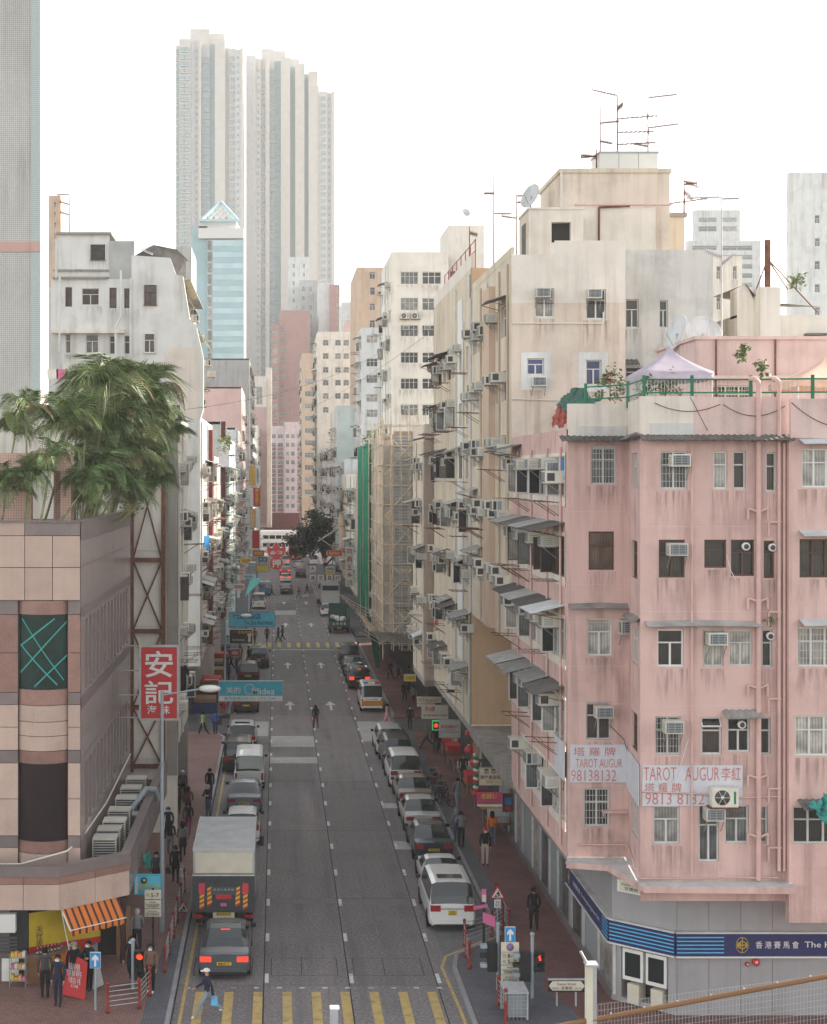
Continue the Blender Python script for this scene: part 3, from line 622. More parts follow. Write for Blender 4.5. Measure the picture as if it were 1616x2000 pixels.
# ---------------------------------------------------------------- pink corner house
Y1, YA = 48.0, 51.0
pk = thing('corner_building', 'pink five-storey corner building with painted fortune-teller board above the blue fascia', 'building', (13, 52, 0))
P0, P1, P2, P3, P4 = (10.0, 63.2), (10.0, YA), (12.05, YA), (11.75, Y1), (16.5, Y1)
fS, fA, fB, fC, fD = facing(P0, P1), facing(P1, P2), facing(P2, P3), facing(P3, P4), facing((16.5, 47.65), (22.5, 47.65))
def px(f, Y, u0, u1, v0, v1): return (wx(u0, Y) - f.x0, wx(u1, Y) - f.x0, wz(v1, Y), wz(v0, Y))
ROWS_C = [
 [(1290, 1343, 881, 955, 'g2', 'alu', 'pane', 'R'), (1393, 1421, 881, 955, 'c1', 'alu_white', 'pane_curtain', ''), (1432, 1457, 881, 955, 'c1', 'alu', 'pane', ''), (1496, 1517, 883, 960, 'c1', 'alu', 'pane_dark', '')],
 [(1287, 1338, 1054, 1128, 'c2', 'frame_brown', 'pane_dark', 'R'), (1376, 1419, 1054, 1109, 'c1', 'frame_brown', 'pane_dark', ''), (1428, 1474, 1054, 1125, 'c2', 'frame_brown', 'pane_dark', 'V'), (1492, 1513, 1056, 1129, 'c1', 'frame_brown', 'pane_dark', 'V')],
 [(1284, 1336, 1229, 1302, 'c2', 'alu_white', 'pane_dark', ''), (1373, 1414, 1230, 1302, 'c2', 'alu', 'pane_curtain', 'L'), (1424, 1470, 1230, 1301, 'c2', 'alu', 'pane_curtain', ''), (1488, 1509, 1229, 1303, 'c1', 'alu', 'pane_dark', 'V')],
 [(1280, 1330, 1399, 1474, 'g2', 'alu', 'pane_warm', 'R'), (1370, 1410, 1401, 1474, 'c1', 'alu', 'pane_warm', 'S'), (1421, 1465, 1402, 1469, 'c2', 'alu', 'pane_dark', 'V'), (1485, 1506, 1401, 1474, 'c1', 'alu', 'pane_dark', '')],
 [(1276, 1328, 1574, 1648, 'c2', 'alu', 'pane', ''), (1365, 1405, 1572, 1683, 'c2', 'alu', 'pane', 'T'), (1416, 1463, 1573, 1647, 'c2', 'alu', 'pane', ''), (1480, 1500, 1574, 1647, 'c1', 'alu', 'pane', '')]]
ROWS_A = [(1154, 1204, 870, 946, 'g2', 'alu', 'pane', ''), (1150, 1200, 1038, 1113, 'c2', 'frame_brown', 'pane_warm', ''), (1147, 1196, 1208, 1281, 'c2', 'alu_white', 'pane_curtain', 'X'), (1145, 1194, 1371, 1445, 'c2', 'alu', 'pane_warm', 'R'), (1141, 1191, 1540, 1614, 'g2', 'alu', 'pane', '')]
ROWS_D = [(1566, 1640, 876, 952, 'c3', 'alu_white', 'pane_curtain', ''), (1562, 1640, 1053, 1128, 'c3', 'frame_brown', 'pane_dark', ''), (1558, 1640, 1225, 1302, 'g3', 'alu_white', 'pane', ''), (1553, 1640, 1398, 1476, 'c3', 'alu_white', 'pane_curtain', ''), (1549, 1640, 1575, 1648, 'c3', 'alu', 'pane_dark', '')]
def ring(b, f, a, z):   # round ventilator in a pane
    p = f.pt(a, z, .0); put('ventilator', MB().lathe([(.10, -.07), (.13, -.06), (.13, .1)], 'alu_white', 14, (0, 0, 0), axis='y').lathe([(.085, -.068), (.085, -.05)], 'ac_dark', 12, (0, -.004, 0), axis='y'), b, p, f.th)
def fit(b, f, Y, rows):
    hs = []
    for (u0, u1, v0, v1, st, fr, pn, ex) in rows:
        h = px(f, Y, u0, u1, v0, v1); hs.append(h); window(b, f, *h, style=st, frame=fr, pane=pn, rec=.10)
        if ex == 'R': ac(b, f, h[1] - .30, h[3] - .50, 'ac2')
        if ex == 'L': ac(b, f, (h[0] + h[1]) / 2 + .05, h[3] - .46, 'ac2')
        if ex == 'T': ac(b, f, h[1] - .22, h[3] - .44, 'ac2')
        if ex == 'X': ac(b, f, h[1] + .55, h[3] - .5, 'ac')
        if ex == 'V': ring(b, f, (h[0] + h[1]) / 2 + .1, h[3] - .22)
        if ex == 'S': put('open_sash', MB().box(0, -.02, 0, .64, .02, .42, 'alu_white').box(.04, -.03, .04, .6, -.021, .38, 'pane_dark'), b, f.pt(h[0], h[3] - .30, .06), rot=(radians(-42), 0, f.th))
    return hs
hC = [h for r_ in ROWS_C for h in fit(pk, fC, Y1, r_)]
hA = fit(pk, fA, YA, ROWS_A); hD = fit(pk, fD, 47.65, ROWS_D)
EV, ZB, ZP = 19.15, 4.95, 20.52
put('wall', wall_mb(fC, 4.2, EV, hC, 'pink', .2), pk); put('wall', wall_mb(fA, ZB, EV, hA, 'pink', .2), pk); put('wall', wall_mb(fD, 3.6, EV, hD, 'pink', .2), pk)
hB = []
for i, z in enumerate((17.45, 14.55, 11.7, 8.85, 6.0)):
    h = (.95, 2.35, z, z + 1.25); hB.append(h); window(pk, fB, *h, style='c3', frame='frame_brown' if i in (1, 3) else 'alu', pane='pane')
put('wall', wall_mb(fB, ZB, EV, hB, 'pink', .15), pk)
put('wall', MB().box(16.44, 47.66, 3.6, 16.5, 48.0, EV, 'pink'), pk)
# thin score lines in the render between storeys
for f, zs in ((fA, (16.7, 14.2, 12.9, 11.4, 10.1, 7.3)), (fC, (16.3, 13.55, 10.5, 7.7)), (fD, (16.1, 13.3, 10.3, 7.4))):
    for z in zs: put('render_joint', MB().raw([f.pt(.02, z, .004), f.pt(f.w - .02, z, .004), f.pt(f.w - .02, z + .022, .004), f.pt(.02, z + .022, .004)], [(0, 1, 2, 3)], 'granite_joint' if 0 else 'pink_pale'), pk)
# street side: ribbons of windows in pale surrounds
rs = random.Random(3); hS = []
sil = [17.2, 14.42, 11.55, 8.72, 5.95]
put_sur = []
for i, z in enumerate(sil):
    band = (.5 if i < 4 else 2.5, 11.85, z - .32, z + 1.55); hS.append(band); sub = []
    for k in range(4 if i < 4 else 3):
        w_ = (band[1] - band[0]) / (4 if i < 4 else 3); a0_ = band[0] + w_ * k + .12; h = (a0_, a0_ + w_ - .24, z, z + 1.42); sub.append(h)
        window(pk, fS, *h, style='c4' if k % 2 else 'c3', frame='frame_brown' if i == 1 else 'alu', pane='pane', rec=.10)
        ac(pk, fS, a0_ + .5 + rs.uniform(0, .3), z + .98, 'ac')
        if rs.random() < .3: ac(pk, fS, a0_ + 1.5 + rs.uniform(0, .4), z + .98 + rs.choice((0, 0, -.5)), 'ac')
        if rs.random() < .8: put('open_sash', KIT['sash' if i == 1 else 'sash2'], pk, fS.pt(a0_ + rs.uniform(.3, 1.8), z + .04, .0), fS.th + radians(rs.uniform(-105, -70)))
        if i in (1, 2, 3): awning(pk, fS, a0_ + w_ / 2 - .1 + rs.uniform(-.1, .1), z + 1.62, 2.4 if k % 2 else 2.8, rs.choice((.95, 1.1, 1.2)), rs.choice(('sheet', 'sheet', 'sheet_dark', 'sheet_light')))
        if rs.random() < .55: put('drying_rack', KIT[rs.choice(('rack', 'rack2'))], pk, fS.pt(a0_ + 1.2, z - .2, 0), fS.th)
    fS2 = Fac(fS.x0 - .03, fS.y0, -90, fS.w); put('window_surround', wall_mb(fS2, band[2], band[3], sub, 'pink_trim', .2, a0=band[0], a1=band[1]), pk)
    for e in (band[2], band[3]): put('surround_edge', MB().raw([fS.pt(band[0], e, 0), fS.pt(band[1], e, 0), fS.pt(band[1], e, .03), fS.pt(band[0], e, .03)], [(0, 1, 2, 3)], 'pink_trim'), pk)
awning(pk, fS, 1.3, 18.95, 2.6, 1.2, 'sheet_dark')
put('wall', wall_mb(fS, ZB, EV + .4, hS, 'pink', .2), pk)
for a in (2.0, 5.2, 8.6, 11.2): pipe(pk, [fS.pt(a, ZB + .1, .07), fS.pt(a, EV - .2, .07)], .045, 'pipe_pink', 'drain_pipe')
put('wall', MB().box(10.02, 63.0, ZB, 16, 63.15, EV, 'pink'), pk)
# slab under the overhang, roof, parapets, canopy round the corner
body = [P0, P1, P2, P3, P4, (22.5, Y1), (22.5, 63.2)]
put('floor_slab', MB().prism([(10.04, 63.1), (10.04, YA + .04), (12.1, YA + .04), (11.8, Y1 + .04), (22.4, Y1 + .04), (22.4, 63.1)], ZB - .25, ZB - .003, 'pink'), pk); put('roof', MB().prism([(x + (.1 if x < 22 else 0), y + .12 if y < 55 else y - .1) for x, y in body], EV - .3, EV + .25, 'concrete_light'), pk)
def parapet(p, q, z0, z1, m, t=.18):
    f = facing(p, q); c = [f.pt(0, 0, 0), f.pt(f.w, 0, 0), f.pt(f.w, 0, -t), f.pt(0, 0, -t)]; put('parapet', MB().prism([(x, y) for x, y, _ in c], z0, z1, m), pk)
xg = wx(1355, Y1)
parapet(P1, P2, EV + .1, ZP - .1, 'pink_trim'); parapet(P2, P3, EV + .1, ZP - .06, 'pink_trim'); parapet(P3, (xg, Y1), EV + .1, ZP, 'pink_trim'); parapet((xg + .001, Y1 - .01), (16.5, Y1 - .01), EV + .1, ZP - .02, 'pink_pale'); parapet((16.5, 47.65), (22.5, 47.65), EV - .02, ZP - .1, 'pink_pale')
put('parapet_band', MB().box(12.1, Y1 - .04, EV + .12, xg, Y1 - .002, EV + .5, 'concrete_light'), pk); put('parapet_band', MB().box(10.4, YA - .04, EV + .15, 12.0, YA - .002, EV + .5, 'concrete_light'), pk)
def eave(p, q, z, d, m, drop=.2, n_=None, name='eave'):
    f = facing(p, q); n = n_ or int(f.w / .1); pts = []
    for i in range(n + 1):
        a = f.w * i / n; k = .02 if i % 2 else -.02; pts += [f.pt(a, z + drop + k, -.02), f.pt(a, z + k, d)]
    fs = [(2 * i, 2 * i + 2, 2 * i + 3, 2 * i + 1) for i in range(n)]
    put(name, MB().raw(pts, fs, m).raw([(x, y, zz - .015) for x, y, zz in pts], fs, m), pk)
eave((9.7, YA), (12.05, YA), EV - .02, .55, 'sheet_dark'); eave((12.0, YA - .6), (11.6, Y1 - .2), EV - .0, .4, 'sheet_dark'); eave((11.7, Y1), (16.6, Y1), EV - .06, .55, 'sheet_dark')
eave((10.0, YA), (12.2, YA), 13.42, .45, 'sheet', .16, 2, 'ledge'); eave((12.1, YA - .3), (11.75, Y1), 13.2, .3, 'sheet', .16, 2, 'ledge'); eave((11.9, Y1), (15.6, Y1), 13.12, .40, 'sheet', .16, 2, 'ledge')
for z in (18.98, 16.05, 13.2): eave((16.75, 47.65), (22.5, 47.65), z, .55, 'sheet_light', .18, 2, 'window_hood')
eave((16.7, 47.65), (22.5, 47.65), 7.38, .7, 'sheet_dark', .2, None, 'window_hood'); eave((wx(1412, 48), 48.0), (wx(1484, 48), 48.0), 10.2, .5, 'sheet', .2, None, 'window_hood')
put('window_ledge', MB().box(11.15, 50.7, 6.42, 12.0, 51.0, 6.48, 'pipe_pink').box(11.15, 50.7, 6.3, 11.19, 50.74, 6.43, 'pipe_pink'), pk)
cp = [(9.97, 50.99), (9.8, 50.25), (11.1, 49.9), (11.7, 47.3), (16.55, 47.15), (16.55, 48.3), (12.4, 48.3), (12.4, 51.2), (10.1, 51.2)]
put('canopy', MB().prism(cp, 4.66, 4.86, 'pink', 'concrete_light'), pk)
# pipes down the facade
for u, r_, z0_, z1_ in ((1350, .035, 5.1, 18.9), (1480, .085, 4.9, 20.9), (1520, .06, 5.2, 20.9), (1530, .05, 5.2, 19.0)): pipe(pk, [(wx(u, Y1), Y1 - .11, z0_), (wx(u, Y1), Y1 - .11, z1_)], r_, 'pipe_pink', 'drain_pipe', 10)
for x in (wx(1480, Y1), wx(1520, Y1)):
    b = MB().path([(x, Y1 - .11, 20.85), (x - .02, Y1 - .11, 20.98), (x - .10, Y1 - .05, 21.08), (x - .22, Y1 + .1, 21.1)], .08, 'pipe_pink', 8); put('drain_pipe', b, pk)
for z in (16.9, 14.0, 11.2, 8.3, 6.4):
    for dx in (-.34, .3): pipe(pk, [(wx(1480, Y1) + dx, Y1 - .1, z - .35), (wx(1480, Y1) + dx, Y1 - .1, z), (wx(1480, Y1), Y1 - .11, z - .12)], .045, 'pipe_pink', 'waste_pipe')
    pipe(pk, [(wx(1500, Y1), Y1 - .1, z - .9), (wx(1500, Y1), Y1 - .1, z - .45), (wx(1525, Y1), Y1 - .11, z - .45)], .04, 'pipe_pink', 'waste_pipe')
def wire(parent, pts, r=.012, m='black_soft', sag=0.0, n=10, name='cable'):
    P = [Vector(p) for p in pts]
    if sag: P = [P[0].lerp(P[-1], i / n) - Vector((0, 0, sag * 4 * (i / n) * (1 - i / n))) for i in range(n + 1)]
    return put(name, MB().path(P, r, m, 4), parent)
wire(pk, [(12.05, 50.9, 8.0), (12.0, 49.5, 8.0), (11.8, 47.9, 7.75), (13.4, 47.9, 7.7), (15.0, 47.9, 7.55), (16.3, 47.9, 7.6)], .03, 'pipe_pink'); wire(pk, [(11.4, 50.95, 9.4), (11.9, 50.9, 8.9), (12.05, 50.6, 8.15)], .012); wire(pk, [(13.3, 47.9, 9.5), (12.9, 47.9, 8.2), (12.2, 47.9, 7.95)], .012, 'pipe_white')
wire(pk, [(14.5, 47.85, 15.4), (14.62, 47.85, 14.9), (14.8, 47.88, 14.6)], .015, 'pipe_white'); wire(pk, [(12.2, 47.95, 20.3), (14.3, 47.9, 20.25)], .012, sag=.25); wire(pk, [(14.4, 47.9, 20.25), (16.4, 47.9, 20.2)], .012, sag=.35); wire(pk, [(16.5, 47.6, 20.3), (18.2, 47.6, 19.5)], .012, sag=.2)
wire(pk, [(13.35, 47.95, 20.5), (13.9, 47.9, 19.4)], .01); wire(pk, [(10.3, 50.9, 5.3), (12.0, 50.85, 5.3), (11.75, 47.9, 4.95), (16.2, 47.9, 4.98)], .03, 'pipe_pink')
# painted fortune-teller board
tb = thing('painted_board', 'pale blue board hand-painted in red with TAROT AUGUR and a phone number', 'sign', (12, 49, 7.3))
for f, a0_, a1_, z0_, z1_, d in ((fA, 0.06, 2.0, 7.42, 8.72, .05), (fB, .06, 2.95, 7.25, 8.6, .05), (fC, .06, wx(1450, 48) - fC.x0, 7.28, 8.6, .05), (fS, 10.3, 12.1, 7.45, 8.75, .12)):
    c = [f.pt(a0_, 0, d), f.pt(a1_, 0, d), f.pt(a1_, 0, d - .03), f.pt(a0_, 0, d - .03)]; put('board_panel', MB().prism([(x, y) for x, y, _ in c], z0_, z1_, 's_paleblue'), tb)
lettering('tarot1a', tb, fA.pt(.9, 8.48, .06), 1.45, .30, 's_ink'); lettering('tarot1b', tb, fA.pt(1.05, 8.08, .06), 1.6, .30, 's_ink'); lettering('tarot1c', tb, fA.pt(.87, 7.66, .06), 1.55, .38, 's_ink')
cx = fC.w; lettering('tarot2a', tb, fC.pt(1.32, 8.32, .06), 2.45, .44, 's_ink'); lettering('tarot2a2', tb, fC.pt(2.92, 8.32, .06), .62, .44, 's_ink'); lettering('tarot2b', tb, fC.pt(.72, 7.88, .06), 1.2, .30, 's_ink'); lettering('tarot2c', tb, fC.pt(1.1, 7.52, .06), 1.9, .38, 's_ink')
sp = tag(put('split_cooler', KIT['split'], None, (wx(1409, 48), 47.88, 7.33)), 'outdoor cooler with round fan on a bracket below the painted board', 'air conditioner')
# ground floor: shop wall, blue fascia band, cash machines
gf = [(11.4, 76.2), (11.4, 50.5), (13.16, 49.0), (22.5, 49.0)]
g1, g2, g3 = facing(gf[0], gf[1]), facing(gf[1], gf[2]), facing(gf[2], gf[3])
shops = []
a = .4
rr = random.Random(11)
while a < g1.w - 2.2:
    w_ = rr.choice((1.7, 2.1, 2.5)); shops.append((a, a + w_, .35, 2.75)); a += w_ + rr.choice((.12, .3))
put('shop_wall', wall_mb(g1, 0.14, ZB, shops, 'shopgrey', .15), pk)
for i, h in enumerate(shops):
    c = MB()
    for x in (h[0], h[1] - .09): c.prism([g1.pt(x, 0, -.02)[:2], g1.pt(x + .09, 0, -.02)[:2], g1.pt(x + .09, 0, -.1)[:2], g1.pt(x, 0, -.1)[:2]], h[2], h[3], 'alu')
    c.prism([g1.pt(h[0], 0, -.11)[:2], g1.pt(h[1], 0, -.11)[:2], g1.pt(h[1], 0, -.13)[:2], g1.pt(h[0], 0, -.13)[:2]], h[2], h[3], 'pane' if i % 3 else 'ac_grille')
    put('shop_window', c, pk)
put('shop_plinth', MB().box(11.34, 50.6, .14, 11.397, 76, .42, 'granite_dark'), pk)
put('shop_wall', wall_mb(g2, .14, ZB, [(.35, 2.05, .3, 2.05)], 'shopgrey', .5), pk); put('shop_wall', wall_mb(g3, .14, ZB, [], 'shopgrey'), pk)
for k in range(4): put('panel_joint', MB().box(13.2 + k * 1.05, 48.99, .2, 13.212 + k * 1.05, 48.998, 4.6, 'granite_dark'), pk)
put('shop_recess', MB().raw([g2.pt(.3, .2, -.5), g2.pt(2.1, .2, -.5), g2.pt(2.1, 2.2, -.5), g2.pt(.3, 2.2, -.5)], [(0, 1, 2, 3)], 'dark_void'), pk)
for k in range(2):
    c = MB(); a_ = .42 + k * .85
    def gq(a, d): return g2.pt(a, 0, d)[:2]
    c.prism([gq(a_, .05), gq(a_ + .74, .05), gq(a_ + .74, -.4), gq(a_, -.4)], .95, 2.0, 's_white'); c.prism([gq(a_ + .09, .06), gq(a_ + .65, .06), gq(a_ + .65, .04), gq(a_ + .09, .04)], 1.08, 1.88, 'tinted')
    c.prism([gq(a_ + .2, .1), gq(a_ + .62, .1), gq(a_ + .62, -.4), gq(a_ + .2, -.4)], .2, .85, 's_cream')
    tag(put('cash_machine', c), ('white betting terminal nearer the street' if k == 0 else 'white betting terminal nearer the grey shop wall') + ' under the blue fascia', 'terminal')
fb = thing('fascia_sign', 'navy fascia with light blue stripes and a gold crest on the corner shop', 'sign', (13, 49.5, 2.2))
for f, a0_, a1_ in ((g1, g1.w - 7.2, g1.w + .05), (g2, -.03, g2.w + .04), (g3, -.02, g3.w)):
    c = [f.pt(a0_, 0, .16), f.pt(a1_, 0, .16), f.pt(a1_, 0, .005), f.pt(a0_, 0, .005)]; put('fascia_panel', MB().prism([q[:2] for q in c], 2.14, 2.88, 's_navy'), fb)
    c = [f.pt(a0_, 0, .2), f.pt(a1_, 0, .2), f.pt(a1_, 0, .005), f.pt(a0_, 0, .005)]; put('fascia_trim', MB().prism([q[:2] for q in c], 2.885, 2.94, 'concrete_light'), fb); put('fascia_trim', MB().prism([q[:2] for q in c], 2.09, 2.135, 'alu_white'), fb)
for k in range(5):
    z = 2.24 + k * .125
    for f, a0_, a1_ in ((g1, g1.w - .8, g1.w + .05), (g2, -.02, g2.w + .02), (g3, 0, 1.55)):
        c = [f.pt(a0_, 0, .172), f.pt(a1_, 0, .172), f.pt(a1_, 0, .162), f.pt(a0_, 0, .162)]; put('stripe', MB().prism([q[:2] for q in c], z, z + .035, 's_lightblue'), fb)
def crest(parent, f, a, z, s):
    p = f.pt(a, z, .17); b = MB(); n = 24
    def rg(r0, r1, sx, sz):
        pts = []
        for i in range(n): t = 2 * pi * i / n; pts += [(r0 * sx * cos(t), 0, r0 * sz * sin(t)), (r1 * sx * cos(t), 0, r1 * sz * sin(t))]
        b.raw(pts, [(2 * i, 2 * i + 1, (2 * i + 3) % (2 * n), (2 * i + 2) % (2 * n)) for i in range(n)], 's_gold')
    rg(.93, 1.0, .8 * s, s); rg(.42, .52, s, s)
    b.box(-.7 * s, -.004, -.06 * s, .7 * s, 0, .06 * s, 's_gold'); b.box(-.05 * s, -.004, -.9 * s, .05 * s, 0, .9 * s, 's_gold')
    for x in (-.55, .55): b.box(x * s - .06 * s, -.004, -.35 * s, x * s + .06 * s, 0, .35 * s, 's_gold')
    b.box(-.3 * s, -.004, -.3 * s, -.2 * s, 0, .3 * s, 's_gold'); put('crest', b, parent, p, f.th)
crest(fb, g3, 2.15, 2.51, .26); crest(fb, g1, g1.w - 6.6, 2.51, .25)
lettering('hkjc', fb, g3.pt(3.3, 2.52, .175), 1.42, .24, 's_white'); lettering('hkjc2', fb, g3.pt(6.2, 2.5, .175), 4.0, .26, 's_white'); lettering('hkjc3', fb, g1.pt(g1.w - 3.5, 2.5, .175), 4.6, .22, 's_white', g1.th)
for k, (u, v, r_) in enumerate(((1459, 1882, .075), (1476, 1878, .13))):
    tag(put('alarm_bell', MB().lathe([(r_ * .5, -.09), (r_ * .95, -.07), (r_, 0)], 's_red', 16, axis='y').lathe([(r_ * .4, -.1), (r_ * .3, -.08)], 's_white', 12, axis='y'), None, (wx(u, 49), 48.98, wz(v, 49))), ('small red alarm button', 'large red alarm bell with pale centre')[k] + ' on the grey shop wall', 'alarm')
ks = thing('street_nameplate', 'white box nameplate reading Kansu Street under the pink canopy', 'sign', (12.35, 49.6, 4.1))
c = [g2.pt(.35, 0, .3), g2.pt(1.85, 0, .3), g2.pt(1.85, 0, .02), g2.pt(.35, 0, .02)]; put('box', MB().prism([q[:2] for q in c], 3.95, 4.36, 's_white'), ks)
put('plate', MB().raw([g2.pt(.45, 4.0, .31), g2.pt(1.3, 4.0, .31), g2.pt(1.3, 4.3, .31), g2.pt(.45, 4.3, .31)], [(0, 1, 2, 3)], 's_cream'), ks); lettering('kansu', ks, g2.pt(.88, 4.23, .315), .7, .07, 'black', g2.th); lettering('kansuc', ks, g2.pt(.88, 4.1, .315), .5, .11, 'black', g2.th)
# roof of the pink house
gr = thing('roof_railing', 'green metal roof railing along the pale parapet of the pink building', 'railing', (14, 48, 20.5))
pts = [(10.9, 52.4), (12.05, 50.95), (11.9, 48.1), (13.45, 48.1), (15.35, 48.1), (17.25, 47.8), (19.2, 47.8), (21.1, 47.8)]
for i, (x, y) in enumerate(pts):
    put('post', MB().box(x - .045, y - .045, ZP - .25, x + .045, y + .045, ZP + .68, 'rail_green'), gr)
    if i < len(pts) - 1:
        q = pts[i + 1]
        for z in (.12, .55): put('rail', MB().tube((x, y, ZP + z), (q[0], q[1], ZP + z), .028, 'rail_green', 6), gr)
        b = MB(); n = 14
        for k in range(1, n): t = k / n; b.tube((x + (q[0] - x) * t, y + (q[1] - y) * t, ZP + .12), (x + (q[0] - x) * t, y + (q[1] - y) * t, ZP + .55), .006, 'galv', 4)
        put('infill', b, gr)['kind'] = 'stuff'
rb = thing('roof_hut', 'pink rooftop hut with grille window behind the green railing', 'building', (17, 57, EV + .25))
fh = Fac(15.6, 55.2, 0, 4.9); put('wall', wall_mb(fh, EV + .25, 23.0, [(.6, 2.1, 20.4, 21.3)], 'pink_pale', .2), rb); window(rb, fh, .6, 2.1, 20.4, 21.3, 'g3', 's_cream', 'pane_dark')
put('wall', MB().box(15.6, 55.21, EV + .25, 15.75, 61, 22.99, 'pink_pale').box(20.35, 55.21, EV + .25, 20.5, 61, 22.99, 'pink_pale'), rb); put('roof', MB().box(15.5, 55.1, 23.0, 20.6, 61, 23.12, 'pink_pale'), rb); put('ledge', MB().box(15.5, 54.95, 21.5, 20.6, 55.19, 21.65, 'pink_pale'), rb)
for x in (16.3, 18.5): pipe(rb, [(x, 55.1, 20), (x, 55.1, 23)], .04, 'rust')
def tent(label, x0, x1, y0, y1, ze, zt, m, m2=None):
    t = thing('canopy_tent', label, 'tent', ((x0 + x1) / 2, (y0 + y1) / 2, EV + .25)); xc, yc = (x0 + x1) / 2, (y0 + y1) / 2; n = 8; b = MB()
    ring_ = [(x0 + (x1 - x0) * i / n, y0) for i in range(n)] + [(x1, y0 + (y1 - y0) * i / n) for i in range(n)] + [(x1 - (x1 - x0) * i / n, y1) for i in range(n)] + [(x0, y1 - (y1 - y0) * i / n) for i in range(n)]
    rows = []
    for j in range(7):
        s_ = j / 6; rows.append([(xc + (x - xc) * s_, yc + (y - yc) * s_, zt - (zt - ze) * s_ ** .72 - (.05 * sin(pi * (i % n) / n) * s_)) for i, (x, y) in enumerate(ring_)])
    rows.append([(x, y, z - .22 + .02 * sin(i * 2.1)) for i, (x, y, z) in enumerate(rows[-1])])
    k = len(ring_); P = [p for r_ in rows for p in r_]
    b.raw(P, [(j * k + i, j * k + (i + 1) % k, (j + 1) * k + (i + 1) % k, (j + 1) * k + i) for j in range(7) for i in range(k)], m, True); put('canopy_cloth', b, t)
    for x in (x0 + .05, x1 - .05):
        for y in (y0 + .05, y1 - .05): put('leg', MB().tube((x, y, EV + .25), (x, y, ze), .022, 'alu_white', 5), t)
    return t
tent('lilac pop-up canopy tent on the pink roof terrace', 12.75, 15.2, 51.6, 54.2, 21.55, 22.55, 's_tent')
tent('faded orange canopy tent on the pink roof terrace at the picture edge', 17.6, 20.6, 50.2, 53.2, 21.2, 22.1, 's_tent2')
# ---------------------------------------------------------------- cream house next door
Y2 = 63.25
cr = thing('cream_building', 'cream weathered apartment building rising behind the pink corner house', 'building', (13, 66, 0))
f2 = Fac(10.0, Y2, 0, 4.85); f2b = Fac(14.85, 66.2, 0, 4.6)
def p2(f, Y, u0, u1, v0, v1): return (wx(u0, Y) - f.x0, wx(u1, Y) - f.x0, wz(v1, Y), wz(v0, Y))
h2 = []
for (u0, u1, v0, v1, pn, e) in ((1045, 1083, 563, 620, 'pane', 'AL'), (1145, 1184, 565, 623, 'pane_warm', 'AL'), (1030, 1063, 700, 732, 'pane_blue', 'AB'), (1145, 1175, 703, 752, 'pane_blue', '')):
    h = p2(f2, Y2, u0, u1, v0, v1); h2.append(h); window(cr, f2, *h, style='c2', frame='alu_white', pane=pn)
    if e == 'AL': ac(cr, f2, h[0] + .3, h[3] - .42, 'ac2')
    if e == 'AB': ac(cr, f2, (h[0] + h[1]) / 2 + .1, h[2] - .5, 'ac2')
T2 = 27.35
put('wall', wall_mb(f2, 5, 25.3, h2, 'cream_lower', .18), cr); put('wall', wall_mb(f2, 25.3, T2, h2, 'cream_pale', .18), cr)
for u0, u1, v0, v1 in ((1018, 1077, 688, 762), (1130, 1188, 688, 765)):
    h = p2(f2, Y2, u0, u1, v0, v1); inner = [q for q in h2 if q[0] > h[0] and q[1] < h[1] and q[2] > h[2] - .3]
    put('window_patch', wall_mb(Fac(10.0, Y2 - .012, 0, 4.85), h[2], h[3], inner, 'white_blue', .05, a0=h[0], a1=h[1]), cr)
pipe(cr, [f2.pt(.02, 24.42, .06), f2.pt(3.9, 24.42, .06), f2.pt(3.9, 24.9, .06)], .03, 'pipe_white', 'conduit'); pipe(cr, [f2.pt(.02, 21.2, .06), f2.pt(3.2, 21.1, .06)], .03, 'pipe_white', 'conduit')
h2b = []
for (u0, u1, v0, v1) in ((1222, 1248, 584, 640), (1288, 1305, 586, 640), (1222, 1262, 716, 745)):
    h = p2(f2b, 66.2, u0, u1, v0, v1); h = (max(h[0], .1), h[1], h[2], h[3]); h2b.append(h); window(cr, f2b, *h, style='c2', frame='alu', pane='pane')
awning(cr, f2b, .6, 22.85, 1.3, .5, 'sheet_dark')
put('wall', wall_mb(f2b, 5, 28.0, h2b, 'concrete_light', .18), cr); put('wall', MB().box(14.7, Y2 + .01, 5, 14.85, 66.2, T2 - .01, 'cream_grey'), cr)
f2s = Fac(10.0, 76.3, -90, 13.05)
r = random.Random(21)
hs2 = []
for z in (12.0, 14.83, 17.66, 20.49, 23.32):
    for k, (a0_, a1_) in enumerate(((.6, 2.2), (2.6, 3.6), (4.6, 5.8), (8.6, 9.5), (10.2, 11.9))):
        h = (a0_, a1_, z + .7, z + 2.05); hs2.append(h); window(cr, f2s, *h, style='c2' if k != 0 else 'c3', frame='alu_white', pane='pane')
        if r.random() < .8: ac(cr, f2s, a0_ + r.choice((.25, .7)), z + 1.55, 'ac')
        if r.random() < .45: ac(cr, f2s, a1_ + .3, z + 1.2, 'ac')
        if r.random() < .2: put('drying_rack', KIT['rack2'], cr, f2s.pt(a0_ + .6, z + .5, 0), f2s.th)
        if r.random() < .12: awning(cr, f2s, (a0_ + a1_) / 2, z + 2.2, 2.0, .9, 'sheet')
put('wall', wall_mb(f2s, 10.95, T2, hs2, 'cream_grey', .18), cr); put('pier', MB().box(9.72, 68.0, 10.95, 9.999, 70.0, 26.6, 'tan_pier'), cr)
for a in (.15, 3.9, 6.0, 9.9, 12.3): pipe(cr, [f2s.pt(a, 10.9, .07), f2s.pt(a, T2 - .3, .07)], .05, r.choice(('pipe_white', 'tan_pier')), 'drain_pipe')
